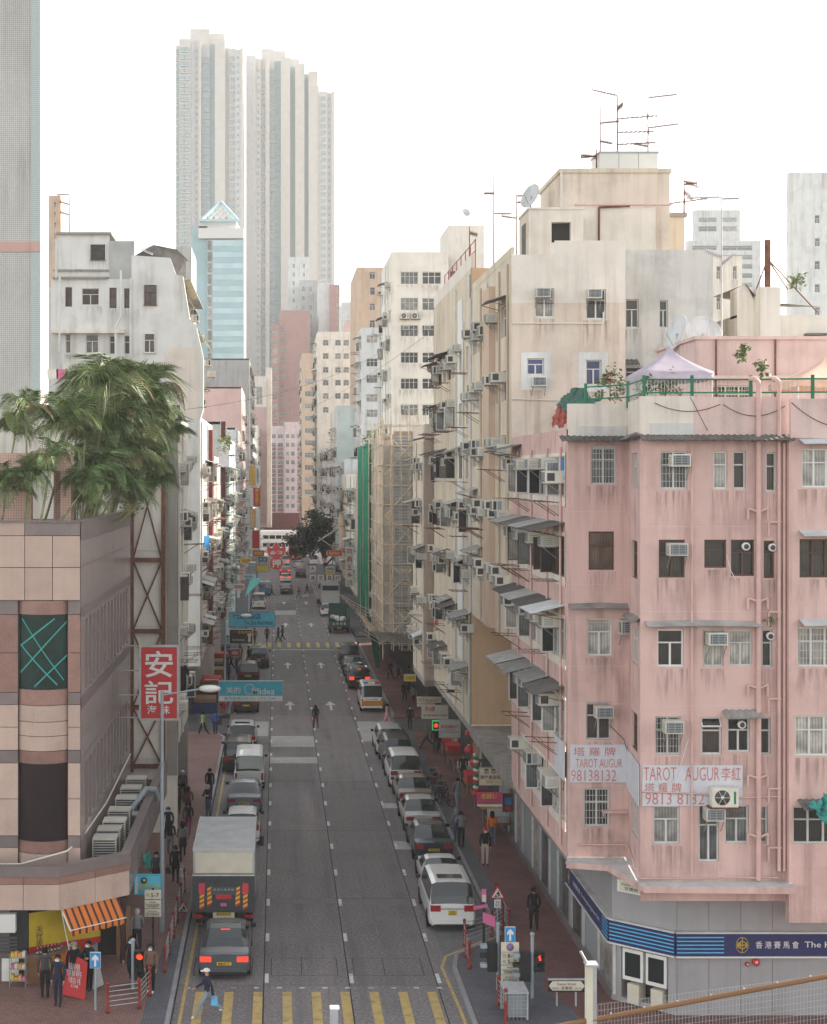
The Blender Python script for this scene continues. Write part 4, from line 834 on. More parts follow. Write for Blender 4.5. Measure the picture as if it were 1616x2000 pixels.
put('soffit', MB().box(10.01, Y2 + .02, 10.8, 14.8, 76.29, 10.94, 'cream_grey'), cr); put('roof', MB().box(10.02, Y2 + .02, T2 - .45, 14.84, 76.2, T2 - .2, 'concrete').box(14.86, 66.25, T2 - .45, 19.4, 76.2, T2 - .2, 'concrete'), cr)
put('parapet', MB().box(11.85, Y2 - .003, T2 - .02, 14.85, Y2 + .15, 27.95, 'cream_pale'), cr); put('parapet', MB().box(10.0, Y2 + .16, T2 - .02, 10.15, 76.2, T2 + .35, 'cream_grey'), cr)
put('low_roof', MB().box(9.9, Y2, 4.6, 14.8, 76.25, 5.1, 'concrete'), cr); put('low_wall', MB().box(14.5, Y2 + .2, 5.1, 14.7, 76.2, 10.8, 'tan'), cr)
# rooftop blocks
pb = thing('lift_house', 'pinkish lift machine house crowned by a white water tank on the cream roof', 'building', (15.4, 69, T2 - .2))
put('wall', MB().box(12.95, 67.8, T2 - .2, 17.95, 73, 31.75, 'cream_lower'), pb); put('cornice', MB().box(12.88, 67.72, 31.75, 18.02, 73.1, 31.95, 'cream_grey'), pb); put('wall_step', MB().box(13.5, 67.4, T2 - .2, 17.2, 67.79, 30.1, 'cream_pale'), pb)
tk = thing('water_tank', 'pale panelled water tank on top of the lift house', 'tank', (16.3, 69.5, 31.95))
for i in range(3): put('panel', MB().box(15.0 + i * .91, 69.0, 31.95, 15.89 + i * .91, 70.8, 32.92, 'alu_white'), tk)
put('lid', MB().box(14.96, 68.96, 32.925, 17.76, 70.85, 33.0, 'steel'), tk)
pipe(pb, [(13.5, 67.3, 30.2), (17.9, 67.3, 30.2)], .045, 'pipe_pink', 'conduit'); pipe(pb, [(14.6, 67.3, 28), (14.6, 67.3, 30.1), (16.0, 67.3, 30.15)], .05, 'rust', 'conduit'); pipe(pb, [(13.0, 67.6, 30.2), (12.95, 67.6, 31.8)], .05, 'pipe_white', 'drain_pipe')
sb = thing('stair_house', 'cream stair house with a dark opening on the roof edge', 'building', (12, 66, T2 - .2))
fs_ = Fac(11.1, 65.4, 0, 2.4); put('wall', wall_mb(fs_, T2 - .2, 29.65, [(1.0, 1.85, 28.2, 29.1)], 'cream_pale', .3), sb); put('opening', MB().box(12.1, 65.75, 28.2, 12.95, 65.8, 29.1, 'dark_void'), sb)
put('wall', MB().box(11.1, 65.41, T2 - .2, 11.25, 68, 29.64, 'cream_grey').box(13.35, 65.41, T2 - .2, 13.5, 68, 29.64, 'cream_grey'), sb); put('roof', MB().box(11.05, 65.35, 29.65, 13.55, 68, 29.75, 'cream_pale'), sb)
put('louvre', MB().box(11.08, 66.2, 27.6, 11.098, 67.2, 29.2, 'ac_dark'), sb)
ps = tag(put('rear_stair_tower', MB().box(17.98, 71, 20, 19.5, 75, 30.3, 'cream_grey').box(17.9, 70.9, 30.3, 19.6, 75.1, 30.5, 'concrete')), 'small cream stair tower with dark coping beside the lift house', 'building')
# ---------------------------------------------------------------- grey house with staggered awnings
g4 = thing('grey_building', 'grey apartment building with rows of dark awnings and coolers along the street', 'building', (12, 85, 0))
f3 = Fac(10.0, 94.6, -90, 18.25)
hs3 = clutter(g4, f3, 5.0, 28.6, 2.85, 'cream_grey', random.Random(5), bay=2.3, win=(1.6, 1.25), pac=.95, paw=.28, prk=.35, psash=.4, awm=('sheet_dark', 'sheet_dark', 'sheet'), base=5.4, a0=.2, a1=12.0, wall=False, second=.7)
h3b = clutter(g4, f3, 5.0, 28.6, 2.85, 'white_wall', random.Random(8), bay=2.8, win=(1.3, 1.3), pac=.8, paw=.15, prk=.3, base=5.4, a0=12.4, a1=18.1, wall=False)
put('wall', wall_mb(f3, 5.0, 28.6, hs3 + h3b, 'cream_grey', .2), g4)
put('render_panel', wall_mb(Fac(9.985, 94.6, -90, 18.25), 8.0, 27.5, h3b, 'white_blue', .02, a0=12.6, a1=14.7), g4)
put('wall', MB().box(10.0, 76.31, 5.1, 16, 76.5, 28.6, 'tan'), g4); put('wall', MB().box(10.0, 94.4, 5.1, 22, 94.59, 28.6, 'cream_grey'), g4)
put('roof', MB().box(10.05, 76.5, 28.3, 22, 94.4, 28.5, 'concrete'), g4); put('parapet', MB().box(10.0, 76.3, 28.6, 10.15, 94.6, 29.3, 'cream_pale'), g4); put('floor_slab', MB().box(10.02, 76.4, 4.6, 20, 94.5, 4.99, 'concrete'), g4)
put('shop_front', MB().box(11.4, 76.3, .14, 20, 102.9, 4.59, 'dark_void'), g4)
rl = thing('roof_handrail', 'rusty pink handrail along the grey roof edge', 'railing', (10.3, 80, 28.5))
for y in range(77, 92, 2): put('post', MB().tube((10.3, y, 28.5), (10.3, y, 30.2), .03, 'rail_red', 5), rl)
for z in (29.6, 30.15): put('rail', MB().tube((10.3, 77, z), (10.3, 91, z), .025, 'rail_red', 5), rl)
# ---------------------------------------------------------------- beige house
bg4 = thing('beige_building', 'low beige apartment building with a brown flank before the side lane', 'building', (11, 99, 0))
f4 = Fac(9.45, 103.0, -90, 8.0); clutter(bg4, f4, 4.8, 20.4, 2.85, 'cream_grey', random.Random(15), bay=2.0, win=(1.3, 1.2), pac=.95, paw=.15, prk=.4, base=5.2, second=.7)
put('wall', MB().box(9.45, 95.0, 4.8, 10.6, 95.15, 20.2, 'brown_wall'), bg4); put('roof', MB().box(9.5, 95.2, 20.0, 18, 103, 20.3, 'concrete'), bg4); put('wall', MB().box(9.46, 102.8, 4.8, 20, 102.99, 20.4, 'cream_grey'), bg4); put('floor_slab', MB().box(9.46, 95.1, 4.4, 18, 102.9, 4.79, 'concrete'), bg4)
put('sun_blocker', MB().box(20.0, 97, 0, 25, 113, 34.5, 'cream_grey'), bg4)  # unseen mass added to stop sun reaching the road through the side lane
put('parapet', MB().box(9.45, 95.0, 20.3, 9.6, 103, 21.2, 'pink_trim').box(9.6, 95.0, 20.3, 12, 95.15, 21.2, 'pink_trim'), bg4)
# ---------------------------------------------------------------- granite building with the curved bay
L1 = thing('granite_building', 'brown granite corner building with a curved bay window and shop canopy', 'building', (-9, 55, 0))
YG = 54.0
ZT = 16.25
def gpan(f, a0, a1, z0, z1, m, d=.03, parent=None, g=.012):
    c = [f.pt(a0 + g, 0, d), f.pt(a1 - g, 0, d), f.pt(a1 - g, 0, -.06), f.pt(a0 + g, 0, -.06)]
    return put('panel', MB().prism([q[:2] for q in c], z0 + g, z1 - g, m), parent or L1)
# storeys from the photo: top parapet 1020, cladding 1045..1170, dark band ..1198, window 1197..1345, bands, window 1490..1640
zz = lambda v: wz(v, YG)
xs = [wx(u, YG) for u in (-60, -10, 36, 133, 158)]
gf0 = Fac(-14.0, YG, 0, xs[4] + 14.0)           # front plane behind the panels
put('core_wall', MB().prism([(-14, YG + .05), (xs[2], YG + .05), (xs[2] + .05, YG + .7), (xs[3], YG + .7), (xs[3], YG + .05), (xs[4] - .3, YG + .05), (-7.6, YG + .4), (-7.5, 71.4), (-14, 71.4)], 3.4, ZT - .4, 'granite_joint'), L1)
bands = [(1700, 1655, 'granite'), (1655, 1632, 'granite_dark'), (1632, 1560, 'granite'), (1560, 1490, 'granite'), (1490, 1465, 'granite_dark'), (1465, 1420, 'granite'), (1420, 1376, 'granite'), (1376, 1352, 'granite_dark'), (1352, 1275, 'granite_red'), (1275, 1200, 'granite_red'), (1200, 1172, 'granite_dark')]
for (v0, v1, m) in bands:
    for x0, x1 in ((xs[0] - 2.8, xs[0] - .6), (xs[0] - .6, xs[1]), (xs[1], xs[2]), (xs[3], xs[4])):
        f = Fac(0, YG, 0, 1); gpan(f, x0, x1, zz(v0), zz(v1), m)
for (v0, v1, m) in ((1172, 1108, 'granite'), (1108, 1046, 'granite')):
    for x0, x1 in ((xs[0] - 2.8, xs[0]), (xs[0], wx(50, YG)), (wx(50, YG), wx(104, YG)), (wx(104, YG), xs[4])): gpan(Fac(0, YG - .12, 0, 1), x0, x1, zz(v0), zz(v1), m)
for x0, x1, m in ((xs[0] - 2.8, wx(50, YG), 'granite'), (wx(50, YG), xs[4], 'granite_dark')): gpan(Fac(0, YG - .12, 0, 1), x0, x1, zz(1046), ZT, m)
# bay: curved wall pieces and bent panes
def arc_pts(n, r_=.42): 
    c = (xs[2] + xs[3]) / 2; hw = (xs[3] - xs[2]) / 2
    return [(c - hw + 2 * hw * i / n, YG + .10 - r_ * sin(pi * i / n) ** .8) for i in range(n + 1)]
def bay(v0, v1, m, n=12, out=0.0, name='bay_course', depth=.3):
    P = [(x, y - out) for x, y in arc_pts(n)]; put(name, MB().prism(P + [(P[-1][0], YG + .5), (P[0][0], YG + .5)], zz(v0) + .012, zz(v1) - .012, m), L1)
for v0, v1, m in ((1200, 1172, 'granite_red'), (1376, 1345, 'granite_red'), (1408, 1376, 'granite'), (1436, 1408, 'granite'), (1465, 1436, 'granite'), (1490, 1465, 'granite_red'), (1664, 1640, 'granite_red'), (1690, 1664, 'granite'), (1715, 1690, 'granite')): bay(v0, v1, m)
glassmat('bay_teal', [(.004, .028, .023), (.005, .032, .026)], .15, .15); glassmat('bay_maroon', [(.016, .005, .008), (.018, .006, .008)], .15, .15)
P = arc_pts(12, .36)
for v0, v1, m, nm in ((1345, 1200, 'bay_teal', 'top'), (1640, 1490, 'bay_maroon', 'low')):
    put('bay_window', MB().raw([(x, y, z) for z in (zz(v0), zz(v1)) for x, y in P], [(i, i + 1, 14 + i, 13 + i) for i in range(12)], m, True), L1)
    for i in (0, 12): put('bay_frame', MB().tube((P[i][0], P[i][1] - .02, zz(v0)), (P[i][0], P[i][1] - .02, zz(v1)), .04, 'frame_dark', 6), L1)
# green tape crosses on the upper bay
zl, zh = zz(1345), zz(1200)
def bayp(t, s): i = t * 12; k = min(int(i), 11); q = i - k; return (P[k][0] * (1 - q) + P[k + 1][0] * q, P[k][1] * (1 - q) + P[k + 1][1] * q - .03, zl + (zh - zl) * s)
for a, c in (((.08, .95), (.92, .12)), ((.75, .95), (.05, .58)), ((.97, .9), (.05, .22)), ((.05, .6), (.8, .06)), ((.98, .45), (.35, .04))):
    n = 10; pts = [bayp(a[0] + (c[0] - a[0]) * i / n, a[1] + (c[1] - a[1]) * i / n) for i in range(n + 1)]; q = MB()
    q.raw([(x, y, z + d) for x, y, z in pts for d in (-.035, .035)], [(2 * i, 2 * i + 2, 2 * i + 3, 2 * i + 1) for i in range(n)], 's_teal'); put('tape', q, L1)
# street side: polished stone, strips of tall dark windows
gs = facing((xs[4], YG), (-7.05, 71.5)); gw = gs.w
hst = []
for z0, z1 in ((10.0, 12.6), (4.9, 7.3)):
    for k in range(13): hst.append((1.2 + k * 1.18, 1.2 + k * 1.18 + .78, z0, z1))
put('wall', wall_mb(gs, 3.4, ZT, hst, 'granite_polish', .25), L1)
for h in hst:
    put('window', MB().raw([gs.pt(h[0], h[2], -.2), gs.pt(h[1], h[2], -.2), gs.pt(h[1], h[3], -.2), gs.pt(h[0], h[3], -.2)], [(0, 1, 2, 3)], 'tinted'), L1)
for z in (13.1, 14.6, 9.6, 8.4, 7.6): put('panel_joint', MB().raw([gs.pt(.1, z, .004), gs.pt(gw - .1, z, .004), gs.pt(gw - .1, z + .03, .004), gs.pt(.1, z + .03, .004)], [(0, 1, 2, 3)], 'granite_joint'), L1)
for z0, z1 in ((15.55, ZT), (12.75, 13.05), (9.45, 9.85)): put('dark_band', MB().raw([gs.pt(.0, z0, .012), gs.pt(gw, z0, .012), gs.pt(gw, z1, .012), gs.pt(.0, z1, .012)], [(0, 1, 2, 3)], 'granite_dark'), L1)
put('roof', MB().prism([(-14, YG + .2), (xs[4] - .2, YG + .2), (-7.3, 71.3), (-14, 71.3)], ZT - .6, ZT - .45, 'soil'), L1)
put('parapet_coping', MB().prism([gs.pt(0, 0, .05)[:2], gs.pt(gw, 0, .05)[:2], gs.pt(gw, 0, -.35)[:2], gs.pt(0, 0, -.35)[:2]], ZT, ZT + .06, 'granite_dark'), L1); put('parapet_coping', MB().box(-14, YG - .22, ZT, xs[4] - .01, YG + .2, ZT + .06, 'granite_dark'), L1)
# canopy over the pavement
ZC = 4.25
cA, cB, cC, cD = (-14, 52.0), (-7.6, 52.0), (-5.35, 53.9), (-5.25, 71.0)
def ring2(d): return [(-14, 52.0 + d), (-7.6 + .3 * d, 52.0 + d), (-5.35 - d, 53.9 + .4 * d), (-5.25 - d, 71.0)]
put('canopy_core', MB().prism(ring2(.1) + [(-14, 71)], 2.75, 3.35, 'granite_joint'), L1)
o_, i_ = ring2(.08), ring2(.38)
for k in range(3):
    f = facing(ring2(0)[k], ring2(0)[k + 1]); n = max(1, round(f.w / 1.35)) if k != 2 else 12
    for j in range(n):
        a0_, a1_ = f.w * j / n, f.w * (j + 1) / n; m1 = 'granite' if k < 2 else 'granite_polish'
        gpan(f, a0_, a1_, 2.72, 3.62, m1, .0, g=.008); gpan(f, a0_, a1_, 3.62, 3.88, 'granite_red' if k < 2 else 'granite_polish', .0, g=.008)
    q = [f.pt(-.02, 0, .03), f.pt(f.w + .02, 0, .03), f.pt(f.w + .02, 0, -.32), f.pt(-.02, 0, -.32)]; put('canopy_coping', MB().prism([p[:2] for p in q], 3.882 + .003 * k, ZC + .003 * k, 'granite_dark'), L1)
    q = [f.pt(0, 0, -.06), f.pt(f.w, 0, -.06), f.pt(f.w, 0, -.3), f.pt(0, 0, -.3)]; put('canopy_upstand', MB().prism([p[:2] for p in q], 3.3, 3.88, 'granite_joint'), L1)
put('canopy_roof', MB().prism(ring2(.3) + [(-14, 71)], 3.3, 3.4, 'soil'), L1)
pipe(L1, [(-12, 53.2, 4.0), (-9.2, 53.3, 4.0), (-7.6, 53.75, 4.35), (-7.2, 54.4, 4.6), (-6.9, 60, 4.7), (-6.9, 70, 4.8)], .035, 'pipe_white', 'conduit')
for i, (y, x) in enumerate(((55.9, -6.45), (57.3, -6.45), (58.7, -6.4), (60.6, -6.4), (62.8, -6.35), (64.8, -6.35), (66.8, -6.3))):
    tag(put('outdoor_cooler', KIT['outdoor'], None, (x, y, 3.42), 0), ['first', 'second', 'third', 'fourth', 'fifth', 'sixth', 'seventh'][i] + ' louvred outdoor cooler from the curved bay, on the granite canopy roof', 'air conditioner', 'outdoor coolers on the canopy roof')
tag(put('cardboard_carton', MB().box(-.4, -.3, 0, .4, .3, .5, 's_brownwood').box(-.43, -.33, .5, .43, .33, .56, 's_grey'), None, (-5.95, 61.4, 3.42)), 'rusty carton lying on the granite canopy roof', 'box')
tag(put('flexible_duct', MB().path([(-6.3, 61.0, 3.7), (-6.0, 62.2, 4.1), (-5.6, 63.4, 4.55), (-5.25, 64.0, 4.4), (-5.15, 64.4, 3.9)], .13, 'steel_grey', 8)), 'grey flexible duct bending over the canopy edge', 'duct')
rl_ = random.Random(4); b = MB()
for i in range(260):
    x, y = rl_.uniform(-6.7, -5.7), rl_.uniform(55, 70); a = rl_.uniform(0, 6); s_ = rl_.uniform(.05, .13); b.poly([(x + s_ * cos(a), y + s_ * sin(a), 3.415 + rl_.uniform(0, .05)), (x - s_ * sin(a) * .5, y + s_ * cos(a) * .5, 3.43), (x - s_ * cos(a), y - s_ * sin(a), 3.415 + rl_.uniform(0, .05)), (x + s_ * sin(a) * .5, y - s_ * cos(a) * .5, 3.42)], 'leaf_brown')
q = put('dead_leaves', b); q['kind'] = 'stuff'; q['label'] = 'brown dead leaves littering the canopy roof'
# pink tiled frame on the terrace
pf = thing('tiled_portal', 'pink mosaic portal on the roof terrace among the palms', 'portal', (-9, 57, ZT - .45))
fp = Fac(-13.6, 57.0, 0, 5.7); put('frame', wall_mb(fp, ZT - .45, wz(885, 57), [(wx(60, 57) + 13.6, wx(118, 57) + 13.6, ZT - .45, wz(920, 57))], 'mosaic_pink', .6), pf); put('frame_side', MB().box(-7.91, 57.01, ZT - .45, -7.9, 57.6, wz(885, 57), 'mosaic_pink').box(-13.6, 57.01, wz(885, 57) - .02, -7.9, 57.6, wz(885, 57), 'mosaic_pink'), pf); put('inner_post', MB().box(-8.7, 57.9, ZT - .45, -8.3, 58.2, wz(915, 57), 'mosaic_pink'), pf)
# ---------------------------------------------------------------- mosaic tower
mt = thing('mosaic_tower', 'tall grey mosaic-tiled tower slab cut by the picture edge', 'building', (-15, 75, 0))
xa, xb = wx(62, 75), wx(79, 75)
put('wall', MB().box(-40, 75, 10, xa, 76.6, 52, 'mosaic'), mt); put('wall_strip', MB().box(xa, 74.9, 10, xb, 76.6, 52, 'mosaic_blue'), mt); put('corner_wall', MB().box(xb, 74.93, 10, xb + .03, 76.62, 52, 'white_warm'), mt)
put('band', MB().box(-40, 74.96, wz(492, 75), xa, 74.995, wz(472, 75), 'band_pink').box(xa - .0, 74.86, wz(492, 75), xb + .03, 74.895, wz(472, 75), 'band_pink'), mt)
# ---------------------------------------------------------------- braced flank
bf = thing('braced_building', 'stained narrow building with a white flank held by rusty cross bracing', 'building', (-8, 78, 0))
YB = 74.0
xl, xm, xr = wx(258, YB), wx(320, YB), wx(347, YB)
put('flank_wall', MB().box(-14, YB, 0, xr, YB + .3, wz(800, YB), 'white_wall'), bf)
for v0, v1 in ((900, 1075), (1100, 1222), (1240, 1345), (1395, 1480)): put('plaster_field', MB().box(xl + .12, YB - .03, wz(v1, YB), xm - .12, YB - .004, wz(v0, YB), 'plaster'), bf)
br = thing('steel_bracing', 'rust-brown steel frame with cross bracing on the white flank wall', 'steel frame', (wx(290, YB), YB - .2, 3.3))
for x in (xl, xm): put('column', MB().box(x - .1, YB - .32, 3.2, x + .1, YB - .08, wz(890, YB), 'rust'), br)
lv = [885, 1093, 1232, 1380, 1495]
for v in lv: put('beam', MB().box(xl + .1, YB - .3, wz(v, YB) - .1, xm - .1, YB - .1, wz(v, YB) + .1, 'rust'), br)
for i in range(4):
    za, zb = wz(lv[i], YB) - .1, wz(lv[i + 1], YB) + .1
    put('brace', MB().tube((xl + .1, YB - .2, za), (xm - .1, YB - .2, zb), .045, 'rust', 5), br); put('brace', MB().tube((xm - .1, YB - .26, za), (xl + .1, YB - .26, zb), .045, 'rust', 5), br)
put('wall', MB().box(xm + .15, YB - .06, 3, xr - .001, YB - .005, wz(815, YB), 'concrete'), bf)
fb_ = Fac(xr, YB, 90, 9); clutter(bf, fb_, 4.5, wz(815, YB), 2.9, 'white_wall', random.Random(31), bay=2.3, pac=.95, paw=.2, prk=.35, base=4.8, second=.6)
put('roof', MB().box(-14, YB + .3, wz(815, YB) - .2, xr - .02, 83, wz(815, YB), 'concrete'), bf); put('roof_shed', MB().box(xr - .9, YB + .3, wz(815, YB), xr + .1, YB + 3, wz(790, YB), 'sheet_dark'), bf); put('canopy', MB().raw([(xr - .4, YB - .3, wz(800, YB)), (xr + .7, YB + .2, wz(818, YB)), (xr + .7, YB + 3, wz(818, YB)), (xr - .4, YB + 3, wz(800, YB))], [(0, 1, 2, 3)], 'sheet_dark'), bf)
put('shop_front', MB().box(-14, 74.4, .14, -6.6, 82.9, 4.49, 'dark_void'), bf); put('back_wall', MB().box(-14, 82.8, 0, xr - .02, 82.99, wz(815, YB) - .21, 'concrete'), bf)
# ---------------------------------------------------------------- tall white house with a stepped profile
wh = thing('white_building', 'bluish white weathered building with a stepped profile behind the palms', 'building', (-10, 106, 0))
YW = 106.2
X = lambda u: wx(u, YW)
Z = lambda v: wz(v, YW)
prof = [(X(258), 4.3), (X(392), 4.3), (X(392), Z(820)), (X(398), Z(800)), (X(398), Z(700)), (X(385), Z(640)), (X(372), Z(625)), (X(358), Z(540)), (X(345), Z(538)), (X(333), Z(505)), (X(258), Z(500))]
fw_ = Fac(X(100), YW, 0, X(258) - X(100)); hw_ = []
def ww(u0, u1, v0, v1, st='c2', fr='alu_white', pn='pane_warm', f=None):
    f = f or fw_; h = (X(u0) - f.x0, X(u1) - f.x0, Z(v1), Z(v0)); window(wh, f, *h, style=st, frame=fr, pane=pn, rec=.1 if f is fw_ else -.07); return h
for q in ((160, 194, 563, 596), (128, 141, 561, 599), (214, 228, 562, 602), (243, 255, 563, 602)): hw_.append(ww(*q, st='c2' if q[1] - q[0] > 20 else 'c1', fr='alu_white' if q[0] == 160 else 'frame_brown'))
for q in ((128, 139, 652, 690), (168, 193, 653, 690), (214, 226, 655, 692), (243, 255, 655, 692)): hw_.append(ww(*q, st='c2' if q[1] - q[0] > 20 else 'c1', pn='pane'))
hw_.append(ww(177, 206, 477, 507, 'c2', 'frame_dark', 'pane_dark'))
put('wall', wall_mb(fw_, 4.3, Z(545), hw_, 'white_blue', .2), wh); put('wall', wall_mb(Fac(X(112), YW + .2, 0, X(214) - X(112)), Z(545), Z(458), [(h[0] - (X(112) - X(100)), h[1] - (X(112) - X(100)), h[2], h[3]) for h in hw_], 'white_blue', .2), wh)
put('ledge', MB().box(X(100) + .1, YW - .6, Z(652), X(258) - .5, YW - .002, Z(645), 'white_wall'), wh); put('ledge', MB().box(X(104), YW - .25, Z(545), X(212), YW + .19, Z(541), 'concrete'), wh); put('ledge', MB().box(X(104), YW - .02, Z(529), X(212), YW + .19, Z(526), 'concrete'), wh)
put('roof_slab', MB().box(X(110), YW + .0, Z(458), X(218), YW + 4, Z(453), 'concrete'), wh); put('metal_siding', MB().box(X(214), YW + .1, Z(545), X(262), YW + .3, Z(470), 'corrugated'), wh)
pl = MB(); pl.extr(prof, YW - .35, YW + .3, 'white_blue'); put('wall', pl, wh)
f9 = Fac(X(258), YW - .36, 0, 9)
for q, fr in (((283, 307, 558, 597), 'frame_brown'), ((283, 304, 652, 690), 'alu_white')):
    h = ww(*q, st='c2', fr=fr, pn='pane_warm', f=f9)
    put('window_reveal', MB().box(X(q[0]) - .06, YW - .43, h[2] - .06, X(q[1]) + .06, YW - .37, h[2], 'concrete'), wh)
put('render_patch', MB().box(X(327), YW - .362, Z(820), X(391), YW - .352, Z(680), 'white_warm').box(X(285), YW - .362, Z(820), X(327), YW - .352, Z(760), 'white_warm'), wh)
for u, v0, v1 in ((119, 540, 690), (112, 470, 545), (238, 530, 620), (257, 545, 700)): pipe(wh, [(X(u), YW - .5, Z(v1)), (X(u), YW - .5, Z(v0))], .09, 'white_blue', 'drain_pipe', 8)
pipe(wh, [(X(238), YW - .5, Z(620)), (X(228), YW - .5, Z(640)), (X(228), YW - .5, Z(700))], .09, 'white_blue', 'drain_pipe', 8)
# street side, caught by the sun
fws = Fac(X(392), YW, 90, 19); clutter(wh, fws, 4.6, Z(815), 2.9, 'white_warm', random.Random(41), bay=2.2, pac=.95, paw=.25, prk=.45, base=4.8, second=.8, psash=.5)
fws2 = Fac(X(372), YW + .3, 90, 14); clutter(wh, fws2, Z(815), Z(640), 2.9, 'white_warm', random.Random(42), bay=2.2, pac=.9, paw=.3, prk=.2, base=Z(812))
for u0, v0, u1, v1 in ((346, 540, 372, 600), (372, 625, 392, 660)):
    p = MB(); n = 14
    for i in range(n): y0 = YW + 1 + i * .8; p.raw([(X(u0), y0, Z(v0)), (X(u1) + .3, y0, Z(v1)), (X(u1) + .3, y0 + .7, Z(v1)), (X(u0), y0 + .7, Z(v0))], [(0, 1, 2, 3)], 'sheet_light' if i % 2 else 's_gold')
    put('lean_to_roof', p, wh)
for k, (u, v) in enumerate(((366, 640), (372, 620), (378, 655), (362, 600), (390, 700), (396, 720))): ac(wh, Fac(X(u), YW + 1 + k * 1.5, 90, 2), .5, Z(v), 'ac')
put('roof_shed', MB().raw([(X(262), YW, Z(500)), (X(300), YW, Z(478)), (X(345), YW + .5, Z(485)), (X(362), YW + 1, Z(500)), (X(362), YW + 1, Z(540)), (X(345), YW + .5, Z(538)), (X(262), YW + 4, Z(500)), (X(300), YW + 4, Z(470)), (X(362), YW + 4, Z(495))], [(0, 1, 2, 3, 4, 5), (0, 1, 7, 6), (1, 2, 3, 8, 7)], 'sheet_dark'), wh); put('roof_sheet', MB().raw([(X(262), YW - .3, Z(470)), (X(275), YW - .4, Z(490)), (X(300), YW - .4, Z(500)), (X(300), YW + 1, Z(480)), (X(270), YW + 1, Z(466))], [(0, 1, 2, 3, 4)], 'corrugated'), wh)
put('flank', MB().box(X(95), YW + .3, 4.3, X(100), YW + 19, Z(560), 'white_blue'), wh); put('roof', MB().box(X(100), YW + .3, Z(546), X(372), YW + 19, Z(544), 'concrete'), wh); put('floor_slab', MB().box(-20, YW + .3, 4.0, X(392) - .05, YW + 19, 4.29, 'concrete'), wh)
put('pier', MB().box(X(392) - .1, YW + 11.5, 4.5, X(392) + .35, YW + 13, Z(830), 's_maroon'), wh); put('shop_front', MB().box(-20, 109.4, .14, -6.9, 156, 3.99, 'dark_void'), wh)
# ---------------------------------------------------------------- more houses along the left pavement
def lhouse(label, y0, y1, ztop, m, seed, x=-5.3, name='apartment_building', pier=None, fl=2.9, front=None, back=-20, **k):
    t = thing(name, label, 'building', (x - 4, (y0 + y1) / 2, 0)); f = Fac(x, y0, 90, y1 - y0)
    clutter(t, f, 4.2, ztop, fl, m, random.Random(seed), base=4.6, **k)
    put('front_wall', MB().box(back, y0, 0, x - .005, y0 + .25, ztop, front or m), t); put('roof', MB().box(back, y0, ztop - .3, x - .02, y1, ztop - .05, 'concrete'), t); put('back_wall', MB().box(back, y1 - .25, 0, x - .005, y1 - .005, ztop, m), t)
    if pier: put('pier', MB().box(x + .01, pier, 4.2, x + .4, pier + 1.4, ztop, 's_maroon'), t)
    return t
lhouse('low cluttered house with cages and coolers beyond the white building', 125.5, 140, 19.5, 'white_warm', 51, bay=2.1, pac=.95, paw=.3, prk=.6, second=.8)
lhouse('house with a dark red pier on the shaded street side', 140.2, 156.5, 23, 'grey_light', 52, bay=2.3, pac=.9, paw=.25, prk=.6, pier=141, second=.7)
lhouse('pale green narrow house past the far side lane', 164.5, 190, 22, 'mint', 53, bay=2.6, pac=.9, paw=.25, prk=.5, second=.6)
lhouse('grey shabby house by the scaffold poles', 190.2, 214, 24, 'grey_light', 54, bay=2.8, pac=.8, paw=.2, prk=.4)
lhouse('tall pink plastered house with a bare flank wall', 222.5, 250, wz(755, 222.5), 'pink_far', 55, bay=3.0, pac=.8, paw=.1, prk=.2)
lhouse('grey concrete block with railings beside the blue glass tower', 285, 330, wz(700, 285), 'grey_wall', 56, bay=3.4, pac=.6, paw=.1, prk=.1, pane='pane_far')
lhouse('dim bluish house near the far junction', 335, 380, 26, 'grey_light', 57, bay=3.6, pac=.5, paw=.0, prk=.0, pane='pane_far')
lhouse('pale balconied house at the far street corner', 382, 440, 31, 'white_wall', 58, x=-4.9, bay=3.8, pac=.5, paw=.0, prk=.0, pane='pane_far')
# ---------------------------------------------------------------- scaffolded house
YS = 110.0
sc5 = thing('scaffolded_building', 'low building boarded with corrugated metal sheets behind bamboo', 'building', (10, 115, 0))
x5 = wx(770, YS); x6 = wx(818, YS)
zt5, zb5 = wz(850, YS), 5.6
b = MB()
nsh = 9
for j in range(nsh):
    z0, z1 = zb5 + (zt5 - zb5) * j / nsh, zb5 + (zt5 - zb5) * (j + 1) / nsh; n = 7
    q = []
    for i in range(2 * n + 1): zc = z0 + (z1 - z0) * i / (2 * n) * .985; y = YS + .25 - (.03 if i % 2 else 0); q += [(x5, y, zc), (x6 + .6, y, zc)]
    put('metal_sheet', MB().raw(q, [(2 * i, 2 * i + 1, 2 * i + 3, 2 * i + 2) for i in range(2 * n)], 'corrugated'), sc5)
put('wall', MB().box(x5, YS + .3, zb5, 20, YS + .5, zt5 + .3, 'brown_wall'), sc5); f5 = Fac(x5, 124, -90, 13.7); clutter(sc5, f5, zb5, zt5, 2.9, 'cream_grey', random.Random(61), bay=2.5, pac=.6, paw=.1, base=5.8)
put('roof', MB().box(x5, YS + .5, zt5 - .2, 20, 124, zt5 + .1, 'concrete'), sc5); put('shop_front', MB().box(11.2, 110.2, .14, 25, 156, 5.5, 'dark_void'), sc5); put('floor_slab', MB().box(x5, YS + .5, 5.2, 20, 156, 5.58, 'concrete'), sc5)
rb_ = random.Random(9)
sf = thing('bamboo_scaffold', 'bamboo pole scaffold wrapped round the metal-sheeted building', 'scaffold', (9, 110, 0))
xs0 = wx(750, YS - 1.2)
